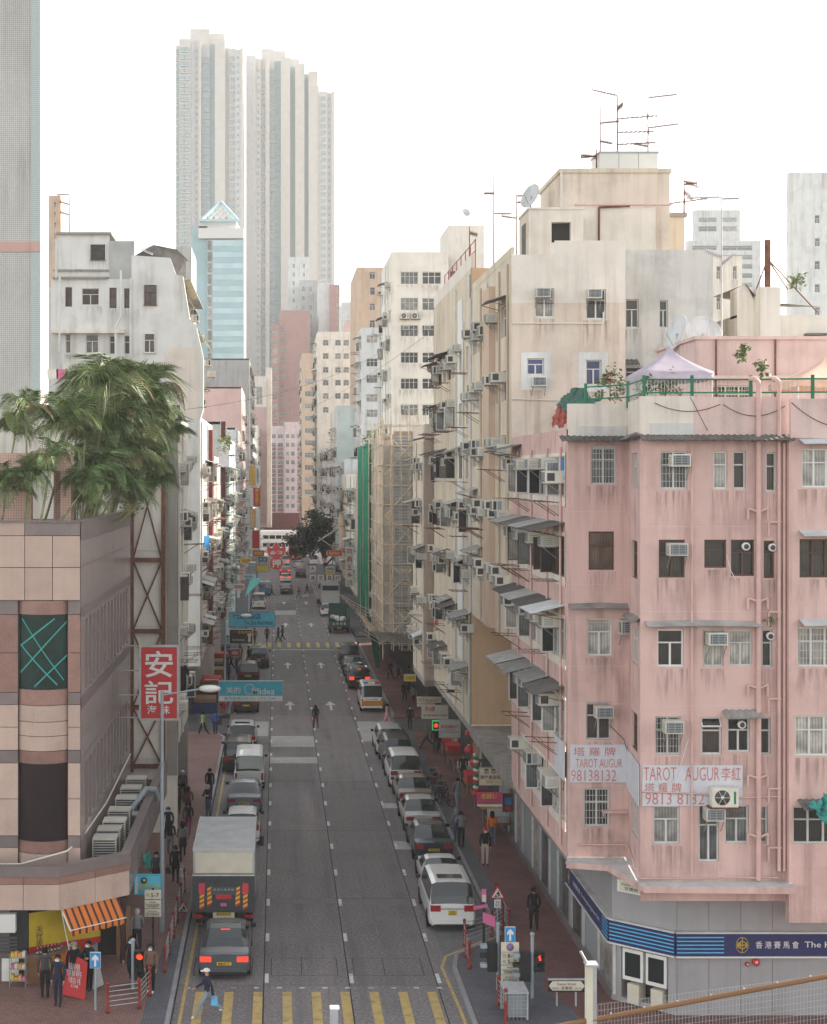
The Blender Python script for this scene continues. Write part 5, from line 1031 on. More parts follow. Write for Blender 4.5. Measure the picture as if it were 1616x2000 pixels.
def bpole(p, q, r_=.035):
    p, q = Vector(p), Vector(q); j = lambda: Vector((rb_.uniform(-.08, .08), rb_.uniform(-.05, .05), rb_.uniform(-.08, .08)))
    put('pole', MB().tube(p + j(), q + j(), r_, 'bamboo', 5), sf)
zs5 = [zb5 + i * 1.45 for i in range(12)]
for yo in (YS - .3, YS - 1.1):
    for k in range(6): x = xs0 + (x6 + .5 - xs0) * k / 5; bpole((x, yo, zb5 - .5 if k else 4.4), (x, yo, zt5 + rb_.uniform(.5, 2.2)))
    for z in zs5: bpole((xs0 - .3, yo - .05, z), (x6 + .8, yo - .05, z), .03)
for k in range(6): y = YS - .5 + k * 2.6; bpole((xs0, y, zb5), (xs0, y, zt5 + 1.2)); bpole((xs0 + .5, y, zb5), (xs0 + .5, y, zt5 + .8))
for z in zs5: bpole((xs0 - .05, YS - 1.2, z), (xs0 - .05, YS + 13, z), .03)
for k in range(5): z = zb5 + k * 3.1; bpole((xs0, YS - 1.15, z), (x6 + .4, YS - 1.15, z + 3.4)); bpole((x6 + .4, YS - 1.2, z + .4), (xs0, YS - 1.2, z + 3.2), .028)
for k in range(9): x = xs0 + rb_.uniform(-.2, 2.2); bpole((x, YS - 1.0, 5.5), (x - rb_.uniform(.9, 1.9), YS - 1.6 - rb_.uniform(0, 1.0), 7.0 + rb_.uniform(-.6, 1.0)), .03)
for k in range(8): bpole((xs0 + .1, YS + k * 1.5, 5.5), (xs0 - rb_.uniform(1.0, 1.6), YS + k * 1.5 + .3, 6.9), .03)
put('catch_board', MB().raw([(xs0 - 1.1, YS - 2.0, 6.6), (x6 + .4, YS - 2.0, 6.3), (x6 + .4, YS - .4, 5.6), (xs0, YS - .4, 5.6)], [(0, 1, 2, 3)], 'sheet_light'), sf); put('catch_board', MB().raw([(xs0 - 1.2, YS - 1.8, 6.7), (xs0 - 1.2, YS + 12, 6.7), (xs0, YS + 12, 5.5), (xs0, YS - .5, 5.5)], [(0, 1, 2, 3)], 'bamboo'), sf)
for j in range(9): z0 = zb5 + (zt5 - zb5) * j / 9; put('netting_roll', MB().raw([(xs0 + .05, YS - .35, z0), (x6 + .3, YS - .35, z0), (x6 + .3, YS - .42, z0 + .35), (xs0 + .05, YS - .42, z0 + .35)], [(0, 1, 2, 3)], 'canvas_net'), sf)
put('netting', MB().raw([(xs0 + .02, YS - .3, zb5), (x5 + .05, YS - .3, zb5), (x5 + .05, YS - .3, zt5 + .1), (xs0 + .02, YS - .3, zt5 + .1)], [(0, 1, 2, 3)], 'canvas_net'), sf); put('netting', MB().raw([(xs0 + .02, YS - .3, zb5), (xs0 + .02, YS + 12, zb5), (xs0 + .02, YS + 12, zt5), (xs0 + .02, YS - .3, zt5)], [(0, 1, 2, 3)], 'canvas_net'), sf)
# white narrow house, then green netted house
def rhouse(label, x, y0, y1, ztop, m, seed, xe=22, front=None, name='apartment_building', z0=4.6, fwin=None, pane='pane', fl=2.9, street=True, **k):
    t = thing(name, label, 'building', (x + 4, (y0 + y1) / 2, 0)); f = Fac(x, y1, -90, y1 - y0)
    if street: clutter(t, f, z0, ztop, fl, m, random.Random(seed), base=z0 + .4, pane=pane, **k)
    else: put('street_wall', wall_mb(f, z0, ztop, [], m), t)
    ff = Fac(x, y0, 0, xe - x); hs = []
    for (u0, u1, v0, v1, st, e) in (fwin or []):
        h = (wx(u0, y0) - x, wx(u1, y0) - x, wz(v1, y0), wz(v0, y0)); hs.append(h); window(t, ff, *h, style=st, frame='alu_white' if 'w' in e else 'alu', pane=pane)
        if 'A' in e: ac(t, ff, h[0] + .5, h[3] - .5, 'ac2')
        if 'S' in e: put('air_conditioner', KIT['split'], t, ff.pt((h[0] + h[1]) / 2 - .5, h[2] - .9, .02), ff.th); put('air_conditioner', KIT['split'], t, ff.pt((h[0] + h[1]) / 2 + .6, h[2] - .9, .02), ff.th)
    put('front_wall', wall_mb(ff, z0, ztop, hs, front or m), t); put('roof', MB().box(x + .02, y0 + .05, ztop - .3, xe, y1 - .05, ztop - .02, 'concrete'), t); put('back_wall', wall_mb(Fac(xe, y1, 180, xe - x), z0, ztop, [], m), t); put('floor_slab', MB().box(x + .02, y0 + .05, z0 - .3, xe, y1 - .05, z0 - .01, 'concrete'), t)
    return t
rhouse('slim white house between the bamboo and the green net', 9.0, 125, 137, wz(878, 130), 'white_wall', 71, bay=2.2, pac=.7, paw=.0, prk=.2)
rhouse('house hidden behind green scaffold netting', 9.3, 137.5, 156.5, 20.5, 'white_warm', 72, bay=2.6, pac=.4, paw=.0, prk=.0)
gn = thing('green_net_scaffold', 'bright green safety net hung over scaffolding on the street side', 'scaffold', (8.6, 145, 5.6))
n = 16; pts = []
for i in range(n + 1):
    y = 137.3 + 19 * i / n; x = 8.55 + .14 * sin(i * 1.7)
    for z in (4.6, 9, 14, wz(868, 140)): pts.append((x + .1 * sin(z + i), y, z))
put('net', MB().raw(pts, [(4 * i + j, 4 * i + j + 1, 4 * i + j + 5, 4 * i + j + 4) for i in range(n) for j in range(3)], 'net_green', True), gn)
zn = wz(868, 137.3)
pts = []
for i in range(9):
    for j in range(9): pts.append((8.55 + 2.6 * i / 8, 137.2 - .10 * sin(i * 2.3 + j * .7) - (.25 if i == 0 else 0), 5.2 + (zn - 5.2) * j / 8))
put('net', MB().raw(pts, [(9 * i + j, 9 * i + j + 1, 9 * i + j + 10, 9 * i + j + 9) for i in range(8) for j in range(8)], 'net_green_dark', True), gn)
put('net_skirt', MB().raw([(8.3, 136.8, 5.2), (9.2, 136.8, 5.0), (9.5, 136.6, .2), (9.1, 136.6, .2)], [(0, 1, 2, 3)], 'net_green_dark'), gn)
for k in range(5): put('pole', MB().tube((8.5, 137.1 + k * 4.6, 3.0), (8.5, 137.1 + k * 4.6, zn + .8), .045, 'bamboo', 5), gn)
for z in (7, 10, 13, 16, 19): put('pole', MB().tube((8.45, 136.6, z), (11.4, 136.6, z), .04, 'bamboo', 5), gn)
for k in range(4): put('pole', MB().tube((8.4, 136.9, 4.6 + .3 * k), (6.6 - .3 * k, 135.2 + .8 * k, 6.0 + .3 * k), .04, 'bamboo', 5), gn)
# cream high block behind
W1 = []
for (v0, v1) in ((531, 555), (582, 606), (635, 657), (688, 709), (739, 760), (790, 812)):
    W1 += [(783, 817, v0, v1, 'c4', 'A' if v0 in (635, 790) else ('S' if v0 == 582 else '')), (825, 862, v0, v1, 'c3', 'wA' if v0 == 635 else 'w')]
rhouse('tall cream block with paired wide windows above the scaffold', wx(765, 150), 150, 165, wz(492, 150), 'white_wall', 73, xe=wx(876, 150), fwin=W1, bay=3.2, pac=.5, paw=.05, prk=.1, z0=6, front='white_wall')
st = thing('stair_tower', 'blank cream stair tower with a small dish on its roof', 'building', (19, 152, 0))
put('shaft', MB().box(wx(876, 152), 152, 6, wx(946, 152), 160, wz(440, 152), 'white_wall'), st); put('window', MB().box(wx(880, 152), 151.93, wz(555, 152), wx(890, 152), 151.99, wz(530, 152), 'pane_dark'), st)
for x in (wx(877, 152), wx(945, 152)): put('rail_post', MB().tube((x, 152.1, wz(440, 152)), (x, 152.1, wz(425, 152)), .05, 'galv', 4), st)
put('rail', MB().tube((wx(877, 152), 152.1, wz(427, 152)), (wx(945, 152), 152.1, wz(427, 152)), .04, 'galv', 4), st)
rg = [(716, 738, 700, 716, 'c3', ''), (716, 738, 732, 748, 'c3', 'A'), (716, 738, 770, 785, 'c3', ''), (716, 738, 800, 815, 'c3', ''), (742, 760, 700, 716, 'c2', ''), (742, 760, 732, 748, 'c2', ''), (716, 738, 655, 670, 'c3', 'w'), (716, 738, 840, 856, 'c3', 'w')]
rhouse('grey stained block with enclosed balconies left of the cream block', wx(706, 200), 200, 213, wz(640, 200), 'grey_light', 74, xe=16.5, fwin=rg, bay=3, pac=.5, paw=.1, prk=.2)
rhouse('plain beige slab block with few windows over the rooftops', wx(697, 262), 262, 285, wz(522, 262), 'tan_far', 75, xe=wx(768, 262), fwin=[(722, 733, 530, 545, 'c2', 'A'), (723, 733, 561, 576, 'c1', ''), (722, 733, 592, 606, 'c2', ''), (722, 733, 625, 640, 'c2', '')], street=False)
put('sun_blocker', MB().box(22, 214, 0, 30, 246, 36, 'cream_grey'), rhouse('pale mint flank wall of a corner house past the crossing', 9.0, 222.5, 245, wz(792, 222.5), 'mint', 76, xe=14, bay=3, pac=.8, paw=.2, prk=.3))  # hidden block added behind the mint house to keep sun off the far road
rhouse('shabby house with pipes beside the tree', 8.8, 165, 200, 18, 'white_warm', 77, bay=2.6, pac=.8, paw=.3, prk=.5, second=.7)
rhouse('low house between the shabby house and the crossing', 9.1, 200.2, 213.5, 20, 'grey_light', 81, bay=2.8, pac=.7, paw=.2, prk=.3)
rhouse('long pale house with coolers behind the dark tree', 9.0, 245.3, 299, 23, 'white_warm', 82, bay=3.2, pac=.8, paw=.2, prk=.2)
wr = [(u, u + 11, v, v + 11, 'c2', '') for v in (664, 690, 717, 742, 768, 795) for u in (631, 655, 671)]
rhouse('white stepped apartment block over the tree', wx(620, 300), 300, 330, wz(648, 300), 'white_wall', 78, xe=15.5, fwin=wr, bay=3.4, pac=.6, paw=.1, prk=.2, pane='pane_far')
tr_ = [(596, 617, v, v + 10, 'c4', '') for v in range(740, 960, 24)]
rhouse('narrow tan apartment tower with banded windows', wx(590, 390), 390, 420, wz(690, 390), 'tan_far', 79, xe=wx(622, 390), fwin=tr_, bay=4, pac=.4, paw=0, prk=0, pane='pane_far', z0=1)
# red-panelled block closing the street
cl = thing('red_panelled_block', 'pinkish block with red window panels closing the far end of the street', 'building', (3, 482, 0))
YC = 480; f1 = Fac(wx(526, YC), YC, 0, wx(556, YC) - wx(526, YC)); f2_ = Fac(wx(556, YC), YC - 1.2, 0, wx(592, YC) - wx(556, YC))
for f, cols, Y_ in ((f1, [(529, 539), (543, 553)], YC), (f2_, [(559, 565), (569, 576), (581, 589)], YC - 1.2)):
    hs = []
    for v in range(848, 1000, 17):
        for (u0, u1) in cols:
            h = (wx(u0, Y_) - f.x0, wx(u1, Y_) - f.x0, wz(v + 8, Y_), wz(v, Y_)); hs.append(h); window(cl, f, *h, style='c2', frame='alu_white', pane='pane_far')
            if (f is f1 or u0 > 578) and v > 862: put('red_panel', MB().box(f.x0 + h[0], Y_ - .06, wz(v + 15, Y_), f.x0 + h[1], Y_ - .01, wz(v + 9, Y_), 'brick_far'), cl)
    put('wall', wall_mb(f, 5.5, wz(832, Y_), hs, 'pinkwhite', .3), cl)
put('base', MB().box(-4, 479, 0, 9, 482, 5.49, 's_maroon'), cl); put('roof_house', MB().box(wx(556, YC), YC, wz(832, YC), wx(590, YC), YC + 8, wz(824, YC), 'pinkwhite'), cl); put('flank', MB().box(wx(590, YC), YC - 1.1, 5.5, wx(592, YC), YC + 20, wz(833, YC), 'pinkwhite'), cl)
# far blocks and towers
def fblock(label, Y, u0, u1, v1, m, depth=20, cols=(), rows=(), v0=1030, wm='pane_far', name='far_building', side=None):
    t = thing(name, label, 'building', (wx((u0 + u1) / 2, Y), Y, 0)); f = Fac(wx(u0, Y), Y, 0, wx(u1, Y) - wx(u0, Y)); hs = []
    for r0, r1 in rows:
        for c0, c1 in cols:
            h = (wx(c0, Y) - f.x0, wx(c1, Y) - f.x0, wz(r1, Y), wz(r0, Y)); hs.append(h); window(t, f, *h, style='c2', frame='alu_white', pane=wm, rec=.2)
    put('front_wall', wall_mb(f, wz(v0, Y), wz(v1, Y), hs, m, .3), t); s_ = side or m
    [put('side_wall', MB().box(xx, Y + .01, wz(v0, Y), xx + .4, Y + depth, wz(v1, Y), s_), t) for xx in (wx(u0, Y), wx(u1, Y) - .4)]; put('roof', MB().box(wx(u0, Y) + .4, Y + .3, wz(v1, Y) - 1, wx(u1, Y) - .4, Y + depth, wz(v1, Y) - .5, 'concrete'), t)
    return t
fblock('brick-red tower with a narrow window strip and bare wall', 530, 546, 606, 606, 'brick_far', 25, ((548, 556),), [(v, v + 10) for v in range(640, 840, 18)])
fblock('lower brick-red wing with stacked windows', 528, 530, 546, 634, 'brick_far', 20, ((533, 542),), [(v, v + 10) for v in range(645, 840, 18)])
fblock('pale grey high-rise behind the brick-red tower', 580, 563, 604, 502, 'grey_light', 30, ((572, 576), (592, 596)), [(v, v + 8) for v in range(515, 600, 17)])
fblock('dark grey slab high-rise in the hazy middle', 560, 586, 622, 547, 'grey_wall', 30, ((590, 596), (604, 610)), [(v, v + 9) for v in range(560, 690, 18)])
fblock('blue grey high-rise with a brick-red edge', 540, 622, 646, 552, 'grey_light', 30)
fblock('brick-red slim high-rise with balconies', 538, 644, 664, 556, 'brick_far', 30, ((658, 663),), [(v, v + 7) for v in range(566, 660, 13)])
fblock('pale distant block with flat roof beyond the beige slab', 430, 668, 696, 590, 'grey_light', 20); fblock('pinkish low roof block in front of the distant pale block', 400, 676, 698, 625, 'pink_far', 20)
fblock('white narrow billboard-like block near the far junction', 430, 498, 520, 735, 'white_wall', 20, ((501, 513),), [(755, 790)]); fblock('pink house by the far junction', 420, 489, 522, 795, 'pink_far', 15); fblock('cream thin slab between far houses', 440, 519, 531, 718, 'cream_pale', 15)
fblock('dark shadowed houses behind the far junction', 470, 484, 528, 865, 'grey_wall', 15, ((488, 496), (502, 512)), [(v, v + 7) for v in range(880, 990, 15)])
fblock('grey terraced block above the left roofs', 300, 430, 487, 735, 'grey_wall', 20)
fblock('beige block with balconies peeking over the left roofs', 200, 95, 119, 382, 'tan_far', 3, ((106, 110), (113, 118)), [(v, v + 10) for v in range(395, 480, 20)])
fblock('grey building behind the ragged roof shed', 240, 346, 374, 482, 'grey_wall', 15)
# blue glass office tower with pyramid
gt = thing('glass_tower', 'blue banded glass office tower topped by an open pyramid frame', 'building', (-13, 335, 0))
YT = 330; T = lambda u: wx(u, YT); Zt = lambda v: wz(v, YT)
put('shaft', MB().box(T(375), YT + 1, 0, T(405), YT + 20, Zt(440), 'glass_blue'), gt); put('shaft', MB().box(T(405), YT, 0, T(477), YT + 20, Zt(468), 'grey_light'), gt)
k = 0
for v in range(470, 720, 11): put('glass_band', MB().box(T(416), YT - .25, Zt(v + 11) + .03, T(475), YT - .01, Zt(v), 'glass_blue2' if k % 2 == 0 else 'glass_blue'), gt); k += 1
for v in range(470, 720, 22): put('edge_window', MB().box(T(406), YT - .2, Zt(v + 18), T(413), YT - .01, Zt(v), 'pane_far'), gt)
put('crown_wall', MB().box(T(388), YT - .5, Zt(466), T(477), YT + 18, Zt(446), 'alu_white'), gt); put('crown_wall', MB().box(T(388), YT + 1, Zt(446), T(462), YT + 16, Zt(432), 'alu_white'), gt)
ap = (T(430), YT + 6, Zt(385)); 
for u in (392, 466):
    for dy in (0, 12): put('pyramid_beam', MB().tube((T(u), YT + dy, Zt(432)), ap, .45, 'glass_blue2', 5), gt)
put('pyramid_base', MB().box(T(390), YT - .4, Zt(433), T(468), YT + .5, Zt(428), 'glass_blue2'), gt)
for i in range(1, 6):
    t_ = i / 6; put('pyramid_brace', MB().tube((T(392) * (1 - t_) + T(466) * t_, YT, Zt(432)), (T(392) + (ap[0] - T(392)) * t_, YT + 6 * t_, Zt(432) + (ap[2] - Zt(432)) * t_), .12, 'alu_white', 4), gt); put('pyramid_brace', MB().tube((T(392) * (1 - t_) + T(466) * t_, YT, Zt(432)), (T(466) + (ap[0] - T(466)) * (1 - t_), YT + 6 * (1 - t_), Zt(432) + (ap[2] - Zt(432)) * (1 - t_)), .12, 'alu_white', 4), gt)
put('side_ladder', MB().box(T(477) + .05, YT + 2, 20, T(480), YT + 2.3, Zt(458), 'alu_white'), gt)
fblock('grey podium block below the blue glass tower', 326, 388, 486, 702, 'grey_wall', 3, ((400, 426), (438, 464)), [(716, 726), (738, 748)])
# residential towers: ribs of bay windows over the full height
def tower(label, Y, ribs, depth, fl=2.95):
    t = thing('residential_tower', label, 'tower', (wx(ribs[0][0], Y), Y, 0))
    for (u0, u1, v1, m, kind, dy) in ribs:
        x0, x1, zt = wx(u0, Y), wx(u1, Y), wz(v1, Y); y = Y + dy
        put('wing', MB().box(x0, y, 0, x1, y + depth, zt, m), t)
        if kind:
            b = MB(); n = int(zt / fl) - 2; w_ = x1 - x0
            for i in range(12, n):
                z = 5 + i * fl
                if kind == 'bay':
                    for a, c in ((.06, .46), (.52, .92)): b.box(x0 + w_ * a, y - .7, z + .7, x0 + w_ * c, y - .01, z + 2.3, 'tower_glass'); b.box(x0 + w_ * a - .1, y - .8, z + .35, x0 + w_ * c + .1, y - .02, z + .69, m)
                elif kind == 'win':
                    b.box(x0 + w_ * .2, y - .25, z + .7, x0 + w_ * .8, y - .01, z + 2.2, 'tower_glass'); b.box(x0 + w_ * .1, y - .45, z + .3, x0 + w_ * .55, y - .26, z + .6, m)
                elif kind == 'slot': b.box(x0 + w_ * .3, y - .15, z + .9, x0 + w_ * .7, y - .01, z + 2.0, 'tower_glass')
                elif kind == 'grid':
                    b.box(x0 + .1, y - .2, z + .3, x1 - .1, y - .01, z + 2.4, 'tower_glass'); b.box(x0, y - .5, z - .1, x1, y - .21, z + .25, m); b.box(x0 + w_ * .48, y - .3, z + .3, x0 + w_ * .52, y - .21, z + 2.4, m)
            put('windows', b, t)['kind'] = 'stuff'
    return t
W_, W2_ = 'tower_wall', 'tower_wall2'
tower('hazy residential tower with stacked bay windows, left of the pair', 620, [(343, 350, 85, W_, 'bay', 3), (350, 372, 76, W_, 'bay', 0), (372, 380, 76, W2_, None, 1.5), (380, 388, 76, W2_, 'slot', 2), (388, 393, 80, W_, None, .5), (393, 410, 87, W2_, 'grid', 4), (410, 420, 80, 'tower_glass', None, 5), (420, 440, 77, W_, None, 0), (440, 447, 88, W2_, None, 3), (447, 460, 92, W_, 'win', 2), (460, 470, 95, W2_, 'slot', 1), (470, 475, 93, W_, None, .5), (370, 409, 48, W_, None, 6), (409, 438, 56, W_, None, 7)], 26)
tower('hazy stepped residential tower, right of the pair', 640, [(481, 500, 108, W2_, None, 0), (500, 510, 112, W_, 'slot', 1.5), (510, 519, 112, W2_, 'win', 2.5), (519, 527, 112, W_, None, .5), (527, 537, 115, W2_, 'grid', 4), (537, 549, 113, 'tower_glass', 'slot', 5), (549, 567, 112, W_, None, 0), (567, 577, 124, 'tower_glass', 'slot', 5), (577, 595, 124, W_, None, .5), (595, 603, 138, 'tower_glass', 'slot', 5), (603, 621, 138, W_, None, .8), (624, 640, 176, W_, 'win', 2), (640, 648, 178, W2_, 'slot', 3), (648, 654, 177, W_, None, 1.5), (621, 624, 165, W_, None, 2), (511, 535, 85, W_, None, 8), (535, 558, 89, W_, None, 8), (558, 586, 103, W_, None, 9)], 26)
# distance on the right
fblock('pale terraced tower far behind the rooftop aerials', 420, 1345, 1486, 470, 'grey_light', 3, ((1352, 1400), (1410, 1470)), [(v, v + 9) for v in range(480, 560, 18)], 900); fblock('set-back top storeys of the pale terraced tower', 424, 1358, 1446, 410, 'grey_light', 3, ((1365, 1400), (1410, 1440)), [(425, 434), (442, 452)], 470)
fblock('bluish white block with pipes at the picture edge', 230, 1541, 1660, 337, 'white_blue', 1.2, ((1592, 1602), (1640, 1650)), [(v, v + 16) for v in range(420, 620, 45)], 900)
fblock('cream old block with balcony grilles behind the chimney house', 130, 1356, 1450, 500, 'white_wall', 1.5, ((1400, 1409), (1432, 1440)), [(520, 545), (580, 605)], 900)
ch = thing('chimney_house', 'cream rooftop house with a tall dark flue pipe and stays', 'building', (22, 66, 18))
put('wall', MB().box(wx(1440, 66), 66, 15, wx(1660, 66), 76, wz(615, 66), 'white_wall'), ch); fx = wx(1440, 66)
put('gable', MB().extr([(fx, wz(620, 66)), (fx, wz(565, 66)), (wx(1458, 66), wz(555, 66)), (wx(1480, 66), wz(600, 66)), (wx(1480, 66), wz(620, 66))], 66.01, 67, 'white_wall'), ch)
put('roof', MB().raw([(wx(1455, 66), 65.8, wz(556, 66)), (wx(1482, 66), 65.8, wz(590, 66)), (wx(1600, 66), 65.8, wz(600, 66)), (wx(1590, 66), 72, wz(570, 66)), (wx(1470, 66), 72, wz(548, 66))], [(0, 1, 2, 3, 4)], 'sheet_dark'), ch)
put('stack', MB().box(wx(1481, 65.5), 65.2, 18, wx(1520, 65.5), 66.2, wz(562, 65.5), 'white_wall'), ch); xf = wx(1501, 65.6)
put('flue', MB().tube((xf, 65.7, wz(562, 65.6)), (xf, 65.7, wz(468, 65.6)), .14, 'rust', 10), ch)
for dx, dz in ((-.5, 0), (.9, 0), (2.2, -1)): put('stay', MB().tube((xf, 65.7, wz(505, 65.6)), (xf + dx, 65.7, wz(565, 65.6) + dz), .03, 'rust', 4), ch)
put('window', MB().box(wx(1576, 66), 65.9, wz(698, 66), wx(1602, 66), 65.99, wz(660, 66), 'pane_dark'), ch); put('window_hood', MB().box(wx(1570, 66), 65.6, wz(656, 66), wx(1612, 66), 65.99, wz(652, 66), 'sheet_dark'), ch)
# ---------------------------------------------------------------- rooftop aerials and dishes
def aerial(label, x, y, z, h, booms, m='rust', r_=.042):
    t = thing('tv_aerial', label, 'antenna', (x, y, z)); put('mast', MB().tube((x, y, z), (x + booms[0][3] if len(booms[0]) > 3 else x, y, z + h), r_, m, 6, r_ * .6), t)
    for bz, bl, ang, *_ in booms:
        c = cos(radians(ang)); s_ = sin(radians(ang)); zb = z + h * bz; b = MB(); p0, p1 = (x, y, zb), (x + bl * c, y - .2 * bl * s_, zb + bl * s_ * .5)
        b.tube(p0, p1, .028, m, 4)
        for i in range(1, 9):
            q = i / 8; cx_, cz_ = p0[0] + (p1[0] - p0[0]) * q, p0[2] + (p1[2] - p0[2]) * q; b.tube((cx_, y - .35, cz_), (cx_, y + .35, cz_ + .02), .014, m, 4); b.tube((cx_, y, cz_ - .13), (cx_, y, cz_ + .13), .014, m, 4)
        put('boom', b, t)
    return t
def dish(label, x, y, z, r_, h, az):
    t = thing('satellite_dish', label, 'satellite dish', (x, y, z)); put('mast', MB().tube((x, y, z), (x, y, z + h), .04, 'galv', 6), t)
    o = put('reflector', MB().lathe([(.02, .12), (r_ * .4, .10), (r_ * .75, .04), (r_, -.05), (r_ * .98, -.07), (r_ * .4, .06)], 'grey_light', 18, axis='y'), t, (x, y, z + h), rot=(radians(-20), 0, radians(az))); put('feed_arm', MB().tube((0, .1, -r_ * .8), (0, -r_ * .8, 0), .02, 'galv', 4), t, (x, y, z + h), rot=(radians(-20), 0, radians(az)))
aerial('tallest aerial on the lift house with many booms', 16.1, 70.2, 33.0, 2.9, [(1, -1.3, -22), (.62, 1.9, 8), (.4, 1.7, 2), (.2, 1.8, 6), (.78, .5, 60)])
aerial('second aerial leaning beside the tallest one on the lift house', 15.2, 69.8, 31.95, 3.4, [(.75, .9, 10), (.3, -.9, 10), (.5, .6, -20)]); aerial('thin aerial at the front of the lift house roof', 14.9, 69.2, 31.95, 1.2, [(.7, -.7, -10)])
aerial('aerial with two booms behind the water tank', 18.0, 72, 31.95, 4.3, [(1, 1.4, 12), (.66, 1.5, 14), (.45, -.7, -20)]); aerial('low aerial with one long boom past the tank', 19.0, 73, 30.5, 1.9, [(.4, 2.2, 14)])
aerial('fan-shaped aerial near the small stair tower', 19.2, 70, 30.3, 1.7, [(.9, .9, -40), (.6, .8, -60), (.8, .6, 10)])
aerial('mast aerial on the white building roof by the mosaic tower', wx(132, YW), YW + 1, wz(456, YW), 3.0, [(1, -.9, 5), (.75, -.8, -30), (.5, -.7, -30)])
aerial('aerial standing among the palms before the white wall', wx(297, 75), 76, 20, 3.8, [(.95, .9, -5), (.35, -1.0, 40)]); aerial('thin tall mast behind the orange tent', wx(1410, 60), 60, 22, wz(385, 60) - 22, [(1, -1.4, 3), (.99, .7, 2), (.66, -.8, -40), (.62, .9, 60)], 'galv')
aerial('tall mast on the grey roof edge', 11.4, 78, 28.5, 5.3, [(.6, .9, 0), (.8, -.5, 0)]); aerial('bundle aerial next to the grey roof dish', 12.6, 78, 28.5, 4.2, [(.98, .7, 0), (.9, .6, 0), (.7, -.8, -14)]); aerial('short aerial on the far grey roof edge', 10.9, 84, 28.5, 3.5, [(.9, .5, -30)])
dish('large dish on the cream roof edge', wx(1037, 70), 70, 28, .62, 3.1, -60); dish('big dish facing out beside the roof hut', wx(1375, 58), 58, 22.9, .72, .6, 5); dish('tilted dish seen edge-on by the roof hut', wx(1322, 58), 58, 21.5, .75, 2.0, -75); dish('small dish on the stair tower', wx(911, 153), 153, wz(440, 153), .45, 1.3, 20); dish('dish lying low beside the chimney house', wx(1540, 62), 62, 21.8, .6, .9, 60)
def wire2(label, pts, sag):
    o = wire(None, pts, .016, 'black_soft', sag, 14, 'overhead_cable'); tag(o, label, 'cable')
wire2('overhead cable crossing from the cream block to the left roofs', [at(740, 690, 140), at(360, 800, 80)], .8); wire2('overhead cable running down toward the far tree', [at(905, 600, 110), at(620, 790, 230)], .6); wire2('overhead cable over the left pavement', [at(430, 880, 120), at(560, 830, 250)], .4)
# ---------------------------------------------------------------- hanging signs
def sign(label, Y, u0, u1, v0, v1, m, letters=(), border=None, th=.12, name='hanging_sign', arms=None, extra=()):
    """box sign facing the camera at depth Y, letters given as (text, centre u, centre v, width px, height px, colour)"""
    x0, x1, z0, z1 = wx(u0, Y), wx(u1, Y), wz(v1, Y), wz(v0, Y); t = thing(name, label, 'sign', ((x0 + x1) / 2, Y, z0)); s_ = Y / F
    put('panel', MB().box(x0, Y, z0, x1, Y + th, z1, m), t)
    if border:
        w_ = max(.03, (z1 - z0) * .03); b = MB()
        b.box(x0 - w_, Y - .02, z0 - w_, x1 + w_, Y + th + .02, z0, border).box(x0 - w_, Y - .02, z1, x1 + w_, Y + th + .02, z1 + w_, border).box(x0 - w_, Y - .02, z0, x0, Y + th + .02, z1, border).box(x1, Y - .02, z0, x1 + w_, Y + th + .02, z1, border); put('border', b, t)
    for i, (fu0, fu1, fv0, fv1, fm) in enumerate(extra): put('colour_field', MB().box(wx(fu0, Y), Y - .012 - .004 * i, wz(fv1, Y), wx(fu1, Y), Y - .001, wz(fv0, Y), fm), t)
    for (k, u, v, w_, h_, lm) in letters: lettering(k, t, (wx(u, Y), Y - .03, wz(v, Y)), w_ * s_, h_ * s_, lm)
    for (ua, va) in (arms or []): put('bracket', MB().tube((wx(ua, Y), Y + th / 2, wz(va, Y)), (x0 if ua < u0 else (x1 if ua > u1 else wx(ua, Y)), Y + th / 2, wz(va, Y) if ua < u0 or ua > u1 else (z1 if va < v0 else z0)), .03, 'steel', 5), t)
    return t
sign('tall red shop sign with white calligraphy hanging by the granite building', 62, 276, 346, 1264, 1403, 's_red', [('an', 311, 1297, 54, 52, 's_white'), ('ji', 311, 1352, 56, 46, 's_white'), ('haimei', 310, 1386, 44, 17, 's_white')], 'steel', arms=[(236, 1262), (236, 1310), (232, 1358), (230, 1402)])
t = sign('turquoise hanging sign of an appliance brand with white letters', 85, 428, 552, 1331, 1369, 's_cyan', [('midea_c', 456, 1348, 28, 13, 's_white'), ('midea', 515, 1350, 44, 13, 's_white'), ('midea2', 488, 1364, 100, 6, 's_cyan')], 'steel', arms=[(400, 1328), (440, 1318), (545, 1318)], extra=[(428, 552, 1359, 1369, 's_white')])
b = MB(); n = 28; rr_ = .20
for i in range(n):
    a0_, a1_ = 2 * pi * i / n, 2 * pi * (i + 1) / n; b.poly([(.27 * cos(a0_), 0, .27 * sin(a0_)), (.27 * cos(a1_), 0, .27 * sin(a1_)), (.30 * cos(a1_), 0, .30 * sin(a1_)), (.30 * cos(a0_), 0, .30 * sin(a0_))], 's_white')
put('ring_logo', b, t, (wx(488, 85), 84.97, wz(1346, 85)))
sign('cyan hotel sign with dark brush characters over the road', 130, 448, 537, 1196, 1224, 's_cyan2', [('shai_c', 482, 1204, 56, 11, 's_navy'), ('shai', 505, 1216, 56, 8, 's_navy')], 'rust', arms=[(436, 1195), (436, 1224)])
